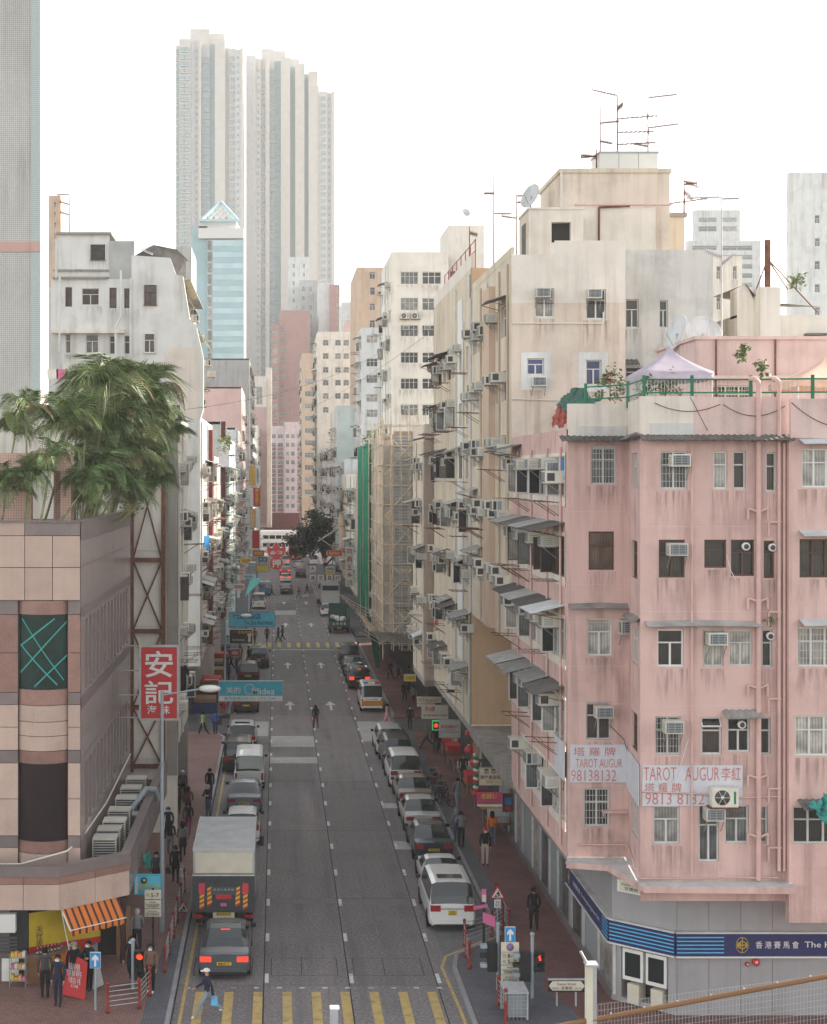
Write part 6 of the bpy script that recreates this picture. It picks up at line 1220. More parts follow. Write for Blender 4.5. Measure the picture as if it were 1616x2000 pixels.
sign('black foot-massage sign with yellow characters and footprint', 118, 449, 493, 1230, 1257, 's_black', [('foot1', 478, 1235, 28, 6, 's_yellow'), ('foot2', 456, 1237, 11, 8, 's_awning'), ('foot3', 466, 1250, 24, 4, 's_cream')], 's_cream', arms=[(430, 1230)], extra=[(485, 490, 1240, 1254, 's_cream'), (483, 492, 1238, 1241, 's_cream')])
# pawnshop sign: bat over a coin
Yp = 180; pw = thing('pawnshop_sign', 'red pawnshop sign shaped like a bat holding a coin', 'sign', (wx(540, Yp), Yp, wz(1113, Yp))); sx = Yp / F
def ppoly(pts, y0, y1, m, nm):
    q = [(wx(u, Yp), wz(v, Yp)) for u, v in pts]; put(nm, MB().extr(q, y0, y1, m), pw)
bat = [(523, 1063), (527, 1069), (532, 1071), (535, 1065), (540, 1059), (545, 1065), (548, 1071), (553, 1069), (557, 1063), (558, 1074), (555, 1084), (549, 1088), (531, 1088), (525, 1084), (522, 1074)]
ppoly(bat, Yp, Yp + .2, 's_pinkred', 'bat_panel'); ppoly([(540 + (u - 540) * 1.08, 1075 + (v - 1075) * 1.08) for u, v in bat], Yp + .03, Yp + .17, 's_cream', 'bat_rim')
circ = [(540 + 13 * cos(2 * pi * i / 20), 1100 + 13 * sin(2 * pi * i / 20)) for i in range(20)]
ppoly(circ, Yp, Yp + .2, 's_pinkred', 'coin_panel'); ppoly([(540 + (u - 540) * 1.09, 1100 + (v - 1100) * 1.09) for u, v in circ], Yp + .03, Yp + .17, 's_cream', 'coin_rim')
lettering('ya1', pw, (wx(540, Yp), Yp - .03, wz(1080, Yp)), 26 * sx, 9 * sx, 's_white'); lettering('ya2', pw, (wx(540, Yp), Yp - .03, wz(1100, Yp)), 17 * sx, 16 * sx, 's_white'); put('bracket', MB().tube((wx(500, Yp), Yp + .1, wz(1068, Yp)), (wx(526, Yp), Yp + .1, wz(1068, Yp)), .05, 'steel', 5), pw)
sign('yellow arched shop sign beside the pawnshop coin', 178, 501, 525, 1104, 1117, 's_gold', [('bird', 513, 1110, 20, 8, 's_yellow')], 's_maroon', arms=[(480, 1104)])
sign('tall white and orange column sign at the top of the stack', 150, 487, 509, 908, 950, 's_white', [('col1', 493, 929, 7, 34, 's_yellow'), ('col4', 504, 928, 5, 30, 's_black')], None, arms=[(478, 915)], extra=[(487, 500, 909, 949, 's_orange')])
sign('red and white column sign second in the stack', 150, 488, 509, 953, 990, 's_white', [('col2', 502, 971, 7, 34, 's_yellow')], None, arms=[(478, 960)], extra=[(495, 509, 953, 990, 's_red')])
sign('orange column sign with pink characters third in the stack', 150, 487, 508, 993, 1031, 's_white', [('col3', 493, 1012, 7, 33, 's_white')], None, arms=[(478, 1000)], extra=[(488, 500, 994, 1030, 's_orange')])
sign('plain red panel lowest in the column of signs', 150, 487, 508, 1035, 1073, 's_white', [], None, arms=[(478, 1040)], extra=[(493, 507, 1036, 1071, 's_red')])
Yd = 205
for i, (k, u, v) in enumerate((('da', 611, 1111), ('da2', 611, 1129), ('wen', 627, 1129), ('ju', 644, 1129), ('hang', 660, 1129))):
    sign(['upper white box sign with a single red character', 'lower white box sign, first of the row of red characters', 'white box sign, second of the row of red characters', 'white box sign, third of the row of red characters', 'white box sign, last of the row of red characters'][i], Yd, u - 6.5, u + 6.5, v - 6.5, v + 6.5, 's_white', [(k, u, v, 9, 9, 's_maroon')], 's_maroon', name='box_sign', arms=[(690, v)] if k == 'hang' else [(u, v - 9)])
for i, (k, v) in enumerate((('tong', 1077), ('chang', 1092), ('wu', 1108), ('jin', 1123), ('gongsi', 1138))):
    sign(['top', 'second', 'third', 'fourth', 'lowest'][i] + ' white cube of the vertical hardware-shop sign', 150, 676, 690, v - 7, v + 7, 's_white', [(k, 683, v, 10, 10, 's_red' if i < 4 else 's_maroon')], 's_cream', name='cube_sign', th=.6, arms=[(700, v)])
sign('dark blue shop sign behind the row of red characters', 212, 657, 676, 1105, 1117, 's_navy', [('bird', 666, 1111, 14, 6, 's_gold')]); sign('pale shop sign with yellow foot over the far pavement', 214, 636, 654, 1106, 1122, 's_white', [('bird', 645, 1111, 14, 5, 's_maroon')], extra=[(637, 653, 1115, 1121, 's_yellow')]); sign('small convenience-store sign by the far tree', 228, 631, 639, 1090, 1099, 's_white', [('seven', 635, 1094, 6, 7, 's_red')], extra=[(632, 638, 1090, 1092, 's_awning')])
for i, (Y_, ua, ub, va, vb, m_, k_, lm) in enumerate(((135, 455, 478, 1140, 1152, 's_white', 'bird', 's_red'), (160, 470, 492, 1090, 1101, 's_yellow', 'shopa', 's_red'), (172, 476, 500, 1122, 1130, 's_white', 'ms1', 's_blue'), (196, 494, 516, 1075, 1086, 's_red', 'bird', 's_yellow'), (215, 505, 522, 1088, 1097, 's_green', 'hang', 's_white'), (120, 452, 470, 1268, 1282, 's_red', 'mag1', 's_white'), (170, 640, 668, 1075, 1086, 's_red', 'ms1', 's_yellow'), (128, 722, 742, 1190, 1204, 's_white', 'hs1', 's_red'), (100, 790, 812, 1318, 1330, 's_yellow', 'mag2', 's_maroon'))):
    sign(['white appliance', 'yellow restaurant', 'blue lettered white', 'red and yellow far', 'green far', 'small red stall', 'red jeweller', 'white goldsmith', 'yellow massage'][i] + ' signboard jutting out over the ' + ('left' if ua < 541 else 'right-hand') + ' shop fronts', Y_, ua, ub, va, vb, m_, [(k_, (ua + ub) / 2, (va + vb) / 2, (ub - ua) * .8, (vb - va) * .6, lm)], 'steel', arms=[(ua - 12 if ua < 541 else ub + 12, va)])
sign('cream exit sign with red characters over the right pavement', 98, 815, 862, 1361, 1373, 's_cream', [('exit', 823, 1366, 11, 7, 's_red'), ('exit2', 845, 1368, 26, 4, 's_brownwood')], arms=[(880, 1362)]); sign('thin cream strip sign below the exit sign', 97, 815, 850, 1374.5, 1380, 's_cream', [('hs3', 832, 1377, 28, 3, 's_brownwood')], arms=[(880, 1376)])
sign('cream goldsmith sign with red heading', 93, 824, 876, 1378, 1404, 's_cream', [('hs1', 840, 1384, 20, 9, 's_red'), ('hs2', 846, 1390, 38, 4, 's_grey'), ('hs3', 850, 1397, 46, 4, 's_black')], arms=[(890, 1380)])
t = sign('green framed red LED character sign', 84, 846, 858, 1409, 1425, 's_black', [('jin', 852, 1417, 9, 10, 'led_red')], 'led_green', arms=[(880, 1408)])
sign('grey white jewellery sign with red characters', 83.5, 859, 899, 1407, 1440, 's_grey', [('ms1', 879, 1419, 36, 6, 's_red'), ('ms2', 880, 1425, 16, 3, 's_red'), ('ms3', 879, 1430, 36, 3, 's_green')], 'steel', arms=[(905, 1408)])
sign('vertical red and white hairdresser sign on a rusty frame', 76.5, 923, 941, 1449, 1482, 's_cream', [('vert', 931, 1465, 13, 29, 's_red')], 'rust', arms=[(952, 1445)], extra=[(923, 925, 1449, 1482, 's_red')])
sign('white hair salon sign with dark red curls and price', 72, 937, 981, 1500, 1533, 's_cream', [('en1', 957, 1506, 24, 9, 's_maroon'), ('en2', 958, 1518, 40, 8, 's_maroon'), ('en3', 964, 1527, 30, 7, 's_gold')], 'steel', arms=[(940, 1490)])
sign('crimson massage banner with yellow writing', 71, 932, 981, 1548, 1574, 's_magenta', [('mag1', 956, 1555, 34, 11, 's_yellow'), ('mag2', 957, 1566, 36, 6, 's_green')], None, extra=[(932, 981, 1571, 1575, 's_white')]); sign('dark pictured banner beside the crimson one', 72.5, 982, 1004, 1550, 1586, 's_maroon', [], None, th=.05, extra=[(986, 1000, 1558, 1572, 's_blue'), (988, 998, 1573, 1582, 's_red')])
bp_ = thing('barber_pole', 'red and green striped barber pole under the hair salon sign', 'barber pole', (wx(929, 73), 73, wz(1545, 73))); xb_ = wx(929, 73); zb_ = wz(1545, 73)
for i in range(12): put('stripe', MB().lathe([(.14, 0), (.14, .135)], ('s_red', 's_white', 's_green')[i % 3], 12), bp_, (xb_, 73, zb_ + i * .14), rot=(radians(0), radians(18), 0))
put('cap', MB().lathe([(.16, 0), (.1, .18)], 'steel', 12), bp_, (xb_, 73, zb_ + 12 * .14)); put('foot', MB().lathe([(.1, -.3), (.16, -.02)], 's_red', 12), bp_, (xb_, 73, zb_))
t = sign('turquoise agency sign projecting under the granite canopy', 56.5, 264, 314, 1710, 1746, 's_cyan2', [('blue1', 292, 1730, 42, 8, 's_yellow'), ('blue2', 290, 1736, 40, 3, 's_cream'), ('blue3', 288, 1741, 28, 3.5, 's_yellow')], 's_cyan', arms=[(266, 1708)], extra=[(264, 269, 1710, 1746, 's_paleblue')])
crest2 = MB().lathe([(.12, -.01), (.12, .0)], 's_navy', 16, axis='y').lathe([(.06, -.02), (.06, .0)], 's_yellow', 12, axis='y'); put('emblem', crest2, t, (wx(282, 56.5), 56.46, wz(1719, 56.5)))
# ---------------------------------------------------------------- kiosk under the granite canopy
kk = thing('snack_kiosk', 'corner snack kiosk with yellow menu boards under the granite canopy', 'kiosk', (-8, 52.5, .14))
YK = 52.35; K = lambda u: wx(u, YK); ZK = lambda v: wz(v, YK)
put('back_wall', MB().box(-14, 55.2, .14, -5.6, 55.4, 2.75, 'dark_void'), kk); put('pillar', MB().box(K(20), YK - .1, .14, K(55), YK + .5, 2.74, 'black_soft'), kk); put('shutter_wall', MB().box(-12, YK - .08, .14, K(20), YK + .3, 2.74, 'sheet_dark'), kk); put('white_shutter_panel', MB().box(K(5), YK - .12, .16, K(38), YK - .105, ZK(1870), 's_white'), kk)
put('cooler_box', MB().box(-10.6, YK - .4, ZK(1815), K(34), YK - .09, ZK(1780), 'alu_white'), kk)
for j in range(5): put('vent_slat', MB().box(-10.6, YK - .13, ZK(1832 + j * 7), K(36), YK - .09, ZK(1828 + j * 7), 'ac_dark'), kk)
def kq(u, v, d=0.0):
    """kiosk counter front runs back from the corner towards the street"""
    f_ = (u - 55) / 105.0; return (-8.95 + 2.5 * f_, YK + .05 + 1.9 * f_ - d, wz(v, YK + .05 + 1.9 * f_))
put('menu_board', MB().raw([kq(55, 1785), kq(160, 1765), kq(160, 1840), kq(55, 1866)], [(0, 1, 2, 3)], 's_yellow').raw([kq(55, 1852, .01), kq(160, 1828, .01), kq(160, 1840, .01), kq(55, 1866, .01)], [(0, 1, 2, 3)], 's_red'), kk)
lettering('kiosk1', kk, kq(77, 1828, .05), .28, .7, 's_brownwood', radians(37)); lettering('kiosk2', kk, kq(105, 1850, .05), 1.3, .16, 's_white', radians(37))
put('price_list', MB().raw([kq(57, 1868, .02), kq(128, 1850, .02), kq(128, 1872, .02), kq(57, 1888, .02)], [(0, 1, 2, 3)], 's_white'), kk)
for k in range(16):
    if k != 8: put('price_column', MB().raw([kq(60 + k * 4, 1868.5 - k * 1.05, .03), kq(62 + k * 4, 1868 - k * 1.05, .03), kq(62 + k * 4, 1884 - k * 1.05, .03), kq(60 + k * 4, 1884.5 - k * 1.05, .03)], [(0, 1, 2, 3)], 's_pinkred'), kk)
put('notice', MB().raw([kq(84, 1878, .06), kq(110, 1873, .06), kq(110, 1896, .06), kq(84, 1900, .06)], [(0, 1, 2, 3)], 's_tent2'), kk); lettering('kiosk3', kk, kq(97, 1887, .08), .42, .22, 's_brownwood', radians(37))
put('counter', MB().prism([(-8.7, 52.0), (-7.3, 53.0), (-7.6, 53.5), (-9.1, 52.5)], .14, 1.05, 's_brownwood', 'steel'), kk); put('counter_sign', MB().raw([(-8.35, 52.20, .3), (-7.45, 52.85, .3), (-7.45, 52.85, .95), (-8.35, 52.20, .95)], [(0, 1, 2, 3)], 's_awning'), kk); lettering('counter', kk, (-7.9, 52.45, .65), .8, .5, 's_yellow', radians(36))
for k in range(14): tag(put('bottle', MB().lathe([(.035, 0), (.035, .14), (.014, .18), (.014, .22)], 's_maroon', 8).lathe([(.036, .05), (.036, .10)], 's_white', 8).lathe([(.016, .22), (.016, .24)], 's_white', 8), None, (-8.45 + .115 * (k // 2), 52.35 + .083 * (k // 2) + .12 * (k % 2), 1.05)), 'dark drink bottle with white cap in the row on the kiosk counter', 'bottle', 'bottles on the kiosk counter')
sk = thing('snack_shelf', 'wire shelf trolley stacked with snacks beside the kiosk counter', 'shelf', (-9.0, 51.8, .14))
for z in (.35, .75, 1.15): put('tray', MB().box(-9.3, 51.65, z, -8.75, 52.0, z + .03, 'steel'), sk)
for x in (-9.3, -8.75):
    for y in (51.65, 52.0): put('upright', MB().tube((x, y, .14), (x, y, 1.3), .014, 'steel', 5), sk)
rk = random.Random(2)
for z in (.38, .78, 1.18):
    for k in range(4): tag(put('snack_pack', MB().box(0, 0, 0, .11, .22, rk.uniform(.08, .17), rk.choice(('s_yellow', 's_pink', 's_orange', 's_cream'))), None, (-9.27 + k * .13, 51.7, z)), {'0.38': 'snack packet on the bottom tray of the wire shelf', '0.78': 'snack packet on the middle tray of the wire shelf', '1.18': 'snack packet on the top tray of the wire shelf'}[str(z)], 'packet', 'snack packets on the wire shelf %s' % z)
# hanging toys and snack bags
hb = thing('hanging_goods', 'column of colourful snack bags and toys hanging at the kiosk side', 'goods', (-6.9, 54, .9))
for k in range(46):
    c = rk.choice(('s_red', 's_yellow', 's_white', 's_blue', 's_orange', 's_pink', 's_green', 's_cream')); s_ = rk.uniform(.05, .1); x = rk.choice((-7.25, -7.05, -6.85, -6.7)) + rk.uniform(-.04, .04); z = rk.uniform(.6, 2.4)
    put('bag', MB().box(-s_, -.03, 0, s_, .03, s_ * 2.2, c), hb, (x, 54.0 + (x + 7.2) * .6, z), rk.uniform(-.5, .9))
put('grid_panel', MB().box(-7.35, 54.3, .4, -6.55, 54.34, 2.6, 'ac_grille'), hb)
aw = thing('striped_awning', 'orange and black striped canvas awning over the kiosk', 'awning', (-6.6, 53.2, 2.2)); fa = facing((-7.55, 52.05), (-5.75, 53.6)); n = 26
for i in range(n):
    a0_, a1_ = fa.w * i / n, fa.w * (i + 1) / n; m = 's_awning' if i % 3 != 1 else 's_awning2'
    q = MB(); q.raw([fa.pt(a0_, 2.72, .02), fa.pt(a1_, 2.72, .02), fa.pt(a1_, 2.10, .55), fa.pt(a0_, 2.10, .55)], [(0, 1, 2, 3)], m); zv = 1.93 - .03 * (i % 2); q.raw([fa.pt(a0_, 2.10, .55), fa.pt(a1_, 2.10, .55), fa.pt(a1_, zv, .56), fa.pt(a0_, zv, .56)], [(0, 1, 2, 3)], m); put('stripe_panel', q, aw)
put('front_bar', MB().tube(fa.pt(0, 2.12, .55), fa.pt(fa.w, 2.12, .55), .02, 'alu_white', 5), aw); put('arm', MB().tube(fa.pt(.02, 2.6, .0), fa.pt(.02, 1.2, .56), .018, 'alu_white', 5), aw); put('arm', MB().tube(fa.pt(.02, 2.7, .0), fa.pt(.02, 2.1, .56), .03, 'alu_white', 5), aw)
tag(put('rolled_blind', MB().path([(-5.55, 53.75, 2.7), (-5.6, 53.8, 1.8), (-5.55, 53.75, 1.0), (-5.6, 53.8, .3)], lambda t_: .14 - .05 * t_, 's_awning2', 7)), 'faded striped blind hanging bunched at the canopy corner', 'blind')
rbd = thing('red_notice_board', 'tilted red notice board with white writing in front of the kiosk', 'sign', (-6.6, 49.5, .14)); put('panel', MB().raw([(-7.35, 50.8, .2), (-6.5, 50.3, .2), (-6.45, 50.6, 1.35), (-7.25, 51.1, 1.62)], [(0, 1, 2, 3)], 's_red').raw([(-7.35, 50.84, .2), (-6.5, 50.34, .2), (-6.45, 50.64, 1.35), (-7.25, 51.14, 1.62)], [(0, 1, 2, 3)], 's_red'), rbd); lettering('redboard', rbd, (-6.9, 50.62, .85), .62, .95, 's_white', radians(-31)); put('leg', MB().tube((-6.6, 51, .14), (-6.6, 50.7, 1.2), .02, 's_yellow', 5), rbd)
tag(put('plastic_sheet', MB().raw([(-6.5, 51.6, 1.3), (-6.2, 51.5, 1.2), (-6.0, 51.5, .3), (-6.35, 51.4, .15), (-6.6, 51.6, .4)], [(0, 1, 2, 3, 4)], 's_grey')), 'crumpled translucent sheet draped behind the arrow sign', 'sheet'); tag(put('carton_wall', MB().box(-5.95, 55.0, .14, -5.45, 55.2, 2.0, 's_brownwood')), 'brown board standing at the edge of the kiosk goods', 'board')
# ---------------------------------------------------------------- poles, lights and road signs
def post(p, x, y, h, r_=.045, m='steel_grey', name='post', z0=.14): return put(name, MB().tube((x, y, z0), (x, y, z0 + h), r_, m, 10), p)
def plate(p, x, y, z0, z1, w_, m, name='plate', th=.02): return put(name, MB().box(x - w_ / 2, y - th, z0, x + w_ / 2, y, z1, m), p)
def arrow_sign(label, u, v, Y, s_=1.0):
    x, zc = wx(u, Y), wz(v, Y); t = thing('one_way_sign', label, 'sign', (x, Y, .14)); post(t, x, Y, zc - .14, .04)
    plate(t, x, Y - .05, zc - .27 * s_, zc + .27 * s_, .36 * s_, 's_white', 'border'); plate(t, x, Y - .073, zc - .25 * s_, zc + .25 * s_, .33 * s_, 's_blue')
    a = s_; put('arrow', MB().extr([(-.035 * a, -.2 * a), (.035 * a, -.2 * a), (.035 * a, .04 * a), (.11 * a, -.02 * a), (.11 * a, .08 * a), (0, .2 * a), (-.11 * a, .08 * a), (-.11 * a, -.02 * a), (-.035 * a, .04 * a)], -.006, 0, 's_white'), t, (x, Y - .098, zc)); return t
arrow_sign('blue one-way arrow sign on a grey post by the kiosk', 187, 1874, 49.5); 
ts = arrow_sign('blue one-way arrow above white no-stopping plates at the right corner', 996, 1824, 51.0); xt = wx(996, 51.0); s51 = 51.0 / F
for v0, v1 in ((1839, 1858), (1859, 1883), (1884.5, 1902), (1903, 1918)): plate(ts, xt, 50.95, wz(v1, 51), wz(v0, 51), 35 * s51, 's_cream', 'time_plate')
lettering('time1', ts, (xt + .08, 50.915, wz(1865.5, 51)), .34, .15, 'black'); lettering('time2', ts, (xt + .06, 50.915, wz(1877, 51)), .28, .15, 'black'); lettering('am', ts, (xt - .2, 50.915, wz(1865, 51)), .12, .13, 'black'); lettering('pm', ts, (xt - .2, 50.915, wz(1877, 51)), .12, .13, 'black'); lettering('exc1', ts, (xt, 50.915, wz(1893, 51)), .52, .24, 'black'); lettering('exc2', ts, (xt, 50.915, wz(1910.5, 51)), .5, .2, 'black')
put('no_stopping_disc', MB().lathe([(.13, -.01), (.13, 0)], 's_red', 20, axis='y').lathe([(.10, -.015), (.10, -.008)], 's_blue', 20, axis='y'), ts, (xt, 50.93, wz(1848.5, 51))); put('no_stopping_bar', MB().box(-.11, -.004, -.014, .11, 0, .014, 's_red'), ts, (xt, 50.91, wz(1848.5, 51)), rot=(0, radians(40), 0))
tl = thing('time_plates', 'white loading-time plates on a dark post by the left railing', 'sign', (wx(299, 56), 56, .14)); xt2 = wx(299, 56); post(tl, xt2, 56.05, wz(1735, 56) - .14, .04, 'black_soft')
for v0, v1 in ((1738, 1756), (1757.5, 1774), (1775.5, 1790)): plate(tl, xt2, 56, wz(v1, 56), wz(v0, 56), 32 * 56 / F, 's_cream')
lettering('time2', tl, (xt2 + .08, 55.97, wz(1748, 56)), .3, .15, 'black'); lettering('pm', tl, (xt2 - .2, 55.97, wz(1748, 56)), .12, .14, 'black'); lettering('exc1', tl, (xt2, 55.97, wz(1766, 56)), .52, .24, 'black'); lettering('exc2', tl, (xt2, 55.97, wz(1783, 56)), .5, .2, 'black')
def works(label, u, v, Y, s_=1.0, end=True):
    x, z = wx(u, Y), wz(v, Y); t = thing('roadworks_sign', label, 'sign', (x, Y, .14)); post(t, x, Y + .04, z - .3, .03)
    put('triangle', MB().extr([(-.42 * s_, -.3 * s_), (.42 * s_, -.3 * s_), (0, .42 * s_)], -.02, 0, 's_red'), t, (x, Y, z)); put('triangle_field', MB().extr([(-.31 * s_, -.24 * s_), (.31 * s_, -.24 * s_), (0, .28 * s_)], -.024, -.021, 's_white'), t, (x, Y, z))
    b = MB(); b.extr([(-.2 * s_, -.21 * s_), (.02 * s_, -.21 * s_), (-.09 * s_, -.08 * s_)], -.028, -.025, 'black'); b.extr([(.0, -.08 * s_), (.06 * s_, -.2 * s_), (.1 * s_, -.2 * s_), (.06 * s_, -.04 * s_), (.14 * s_, -.2 * s_), (.18 * s_, -.2 * s_), (.08 * s_, .08 * s_), (-.06 * s_, .0), (-.07 * s_, -.04 * s_)], -.028, -.025, 'black'); b.box(.0, -.029, .08 * s_, .06 * s_, -.026, .15 * s_, 'black'); put('worker_symbol', b, t, (x, Y, z))
    plate(t, x, Y, z - .82 * s_, z - .36 * s_, .36 * s_, 's_white', 'end_plate'); lettering('end', t, (x, Y - .03, z - .59 * s_), .24 * s_, .34 * s_, 'black'); return t
works('red triangle roadworks sign with End plate on the right pavement', 972, 1744, 57.6, .7); works('red triangle roadworks sign with End plate by the lorry', 358, 1772, 60.5, .68)
def signal(label, u, v0, v1, Y, aspects, side=1):
    """grey signal post with dark heads; aspects: list of (du, v, kind)"""
    x = wx(u, Y); t = thing('traffic_light', label, 'traffic light', (x, Y, .14)); post(t, x, Y, wz(v0, Y) - .14, .06); put('cap', MB().lathe([(.085, 0), (.085, .05), (.05, .09)], 'steel_grey', 12), t, (x, Y, wz(v0, Y)))
    for (du, v, n_, lit, hood, face) in aspects:
        xx = x + du * Y / F; z = wz(v, Y); h_ = .33 * n_; hd = put('signal_head', MB().box(xx - .17, Y - .14, z - h_, xx + .17, Y + .12, z, 'black'), t)
        for i in range(n_):
            zc = z - .165 - .33 * i
            if face: put('lens', MB().lathe([(.11, -.015), (.12, 0)], 'led_red' if i == lit else 'black_soft', 16, axis='y'), t, (xx, Y - .145, zc)); put('hood', MB().raw([(xx + .14 * cos(a_), Y - .14 - d_, zc + .14 * sin(a_)) for d_ in (0, .22) for a_ in [pi * k / 8 for k in range(9)]], [(k, k + 1, k + 10, k + 9) for k in range(8)], 'black', True), t)
            else: put('hood', MB().box(xx + hood * .17, Y - .1, zc - .03, xx + hood * .40, Y + .1, zc + .10, 'black_soft' if i % 2 else 'steel_grey'), t)
    return t
signal('traffic light with red man lit beside the kiosk kerb', 260, 1838, 2000, 51.5, [(14, 1856, 3, 0, 1, True)]); 
sgr = signal('red pedestrian light on a slim grey post at the right corner', 1040, 1826, 2000, 50.6, [(13, 1858, 2, 9, 1, True), (-15, 1858, 3, 9, -1, False)])
xm_, zm_ = wx(1053, 50.6), wz(1867.5, 50.6); put('red_man', MB().lathe([(.03, -.01), (.03, 0)], 'led_red', 8, (0, 0, .085), axis='y').extr([(-.03, -.1), (-.005, -.1), (.0, -.02), (.02, -.1), (.045, -.1), (.03, .05), (-.03, .05), (-.05, -.01), (-.03, .0)], -.01, 0, 'led_red'), sgr, (xm_, 50.43, zm_))
signal('dark traffic light heads seen from the side on a thick grey post', 973, 1806, 2000, 51.4, [(-12, 1840, 3, 9, -1, False)])
kn = thing('street_name_sign', 'low arrow-ended white street nameplate reading Kansu Street', 'sign', (wx(1107, 49.8), 49.8, .14)); xk = wx(1107, 49.8); zk = wz(1925, 49.8); s5 = 49.8 / F
put('back_board', MB().box(xk - 36 * s5, 49.78, zk - 12 * s5, xk + 36 * s5, 49.83, zk + 11 * s5, 'black'), kn); put('name_plate', MB().extr([(-35 * s5, 0), (-28 * s5, 9 * s5), (28 * s5, 9 * s5), (35 * s5, 0), (28 * s5, -9 * s5), (-28 * s5, -9 * s5)], -.01, 0, 's_cream'), kn, (xk, 49.778, zk)); put('top_rail', MB().box(xk - 36 * s5, 49.76, zk + 11 * s5, xk + 36 * s5, 49.86, zk + 13.5 * s5, 'galv'), kn)
lettering('kansu', kn, (xk, 49.76, zk + .07), .62, .09, 'black'); lettering('kansuc', kn, (xk, 49.76, zk - .07), .38, .11, 'black'); lettering('kansun', kn, (xk - .38, 49.76, zk - .08), .22, .06, 'black'); lettering('kansun2', kn, (xk + .38, 49.76, zk - .08), .22, .06, 'black')
for dx in (-.32, .32): post(kn, xk + dx, 49.85, zk - .3, .035, 'galv', 'leg')
fg = thing('finger_post', 'dark post with pink direction fingers by the parked people carrier', 'sign', (wx(945, 56.5), 56.5, .14)); xf_ = wx(945, 56.5); post(fg, xf_, 56.5, wz(1735, 56.5) - .14, .045, 'black_soft')
put('map_panel', MB().box(xf_ - .09, 56.4, wz(1760, 56.5), xf_ + .09, 56.44, wz(1735, 56.5), 's_pink'), fg); put('map_text', MB().box(xf_ - .07, 56.39, wz(1760, 56.5), xf_ + .07, 56.399, wz(1746, 56.5), 's_cream'), fg)
put('finger', MB().box(-.45, -.02, 0, .1, .02, .13, 's_pink'), fg, (xf_ + .05, 56.45, wz(1772, 56.5)), rot=(0, radians(-8), radians(10)))
for i in range(3): put('finger', MB().box(0, -.02, 0, .5, .02, .13, 's_pink'), fg, (xf_ - .05, 56.45, wz(1787 + i * 7, 56.5)), rot=(0, radians(14), radians(-25)))
# guard railings
def railing(label, pts, z=.146, h=1.0, posts=True):
    t = thing('guard_railing', label, 'railing', (*pts[0], z))
    for i, p in enumerate(pts):
        put('post', MB().lathe([(.07, 0), (.07, .12), (.05, .16), (.05, h - .08), (.065, h - .06), (.065, h), (.02, h + .03)], 'rail_red', 10), t, (*p, z))
        if i < len(pts) - 1:
            q = pts[i + 1]
            for k in range(5): put('bar', MB().tube((*p, z + .22 + k * .16), (*q, z + .22 + k * .16), .013, 'galv', 5), t)
    return t
railing('red posted railing along the left kerb before the lorry', [(-4.02, 53.2), (-4.0, 55.2), (-3.98, 57.2), (-3.97, 59.2), (-3.96, 61.2), (-3.95, 63.4)]); railing('red posted railing at the bottom left crossing', [(-5.6, 49.2), (-4.6, 49.6), (-4.35, 50.8)]); railing('red posted railing in front of the parked people carrier', [(6.95, 53.6), (7.0, 54.9), (7.1, 56.2), (8.3, 57.3), (8.85, 58.2)]); railing('red posted railing behind the roadworks sign', [(9.0, 57.6), (9.02, 59.4), (9.05, 61.2)]); railing('red posted railing at the bottom right kerb', [(7.3, 47.4), (7.5, 48.6), (7.45, 49.9)])
wc = thing('wire_cage', 'galvanised wire mesh cage around a planter at the right corner', 'cage', (8.2, 50.2, .146)); b = MB()
for x, y in ((7.5, 48.6), (8.2, 48.6), (7.5, 49.6), (8.2, 49.6)): b.box(x - .03, y - .03, .146, x + .03, y + .03, 1.05, 'galv')
b.box(7.55, 48.65, .2, 8.15, 49.55, .95, 'ac_grille').box(7.45, 48.55, 1.0, 8.25, 49.65, 1.04, 'galv'); put('frame', b, wc)
for k in range(6): put('wire', MB().box(7.5, 48.56, .25 + k * .13, 8.2, 48.575, .262 + k * .13, 'galv'), wc)
for k in range(5): put('wire', MB().box(7.6 + k * .13, 48.55, .16, 7.612 + k * .13, 48.565, 1.0, 'galv'), wc)
# street lamps
def lamp(label, x, y, h, reach, side=1):
    t = thing('street_lamp', label, 'street lamp', (x, y, .14)); put('column', MB().tube((x, y, .14), (x, y, h), .10, 'steel_grey', 10, .06), t); put('arm', MB().tube((x, y, h - .15), (x + side * reach, y, h + .1), .035, 'steel_grey', 6), t)
    q = x + side * reach; put('lantern', MB().ball((q + side * .3, y, h + .1), .45, 'alu_white', 12, 6, (1, .45, .32)), t); return t
lamp('tall grey street lamp rising past the red sign', wx(317, 58), 58, wz(1350, 58), wx(395, 58) - wx(317, 58), 1)
lamp('street lamp over the cyan hotel sign', wx(440, 112), 112, wz(1205, 112), 1.3); lamp('street lamp above the green stall roof', wx(462, 150), 150, wz(1101, 150), 1.3); lamp('far street lamp near the column signs', wx(487, 190), 190, wz(1053, 190), 1.2); lamp('street lamp by the far red bus', wx(505, 240), 240, wz(1062, 240), 1.3); lamp('street lamp over the far right pavement', wx(650, 240), 240, wz(1040, 240), 1.5, -1)
hy = thing('fire_hydrant', 'red fire hydrant on the left pavement corner', 'hydrant', (wx(432, 107), 111.4, .14)); put('barrel', MB().lathe([(.18, 0), (.18, .08), (.12, .1), (.12, .65), (.16, .68), (.16, .75), (.1, .85), (.03, .9)], 'hydrant', 12), hy, (wx(432, 107), 111.4, .14)); put('outlet', MB().tube((wx(432, 107) - .28, 111.4, .7), (wx(432, 107) + .28, 111.4, .7), .07, 'hydrant', 8), hy)
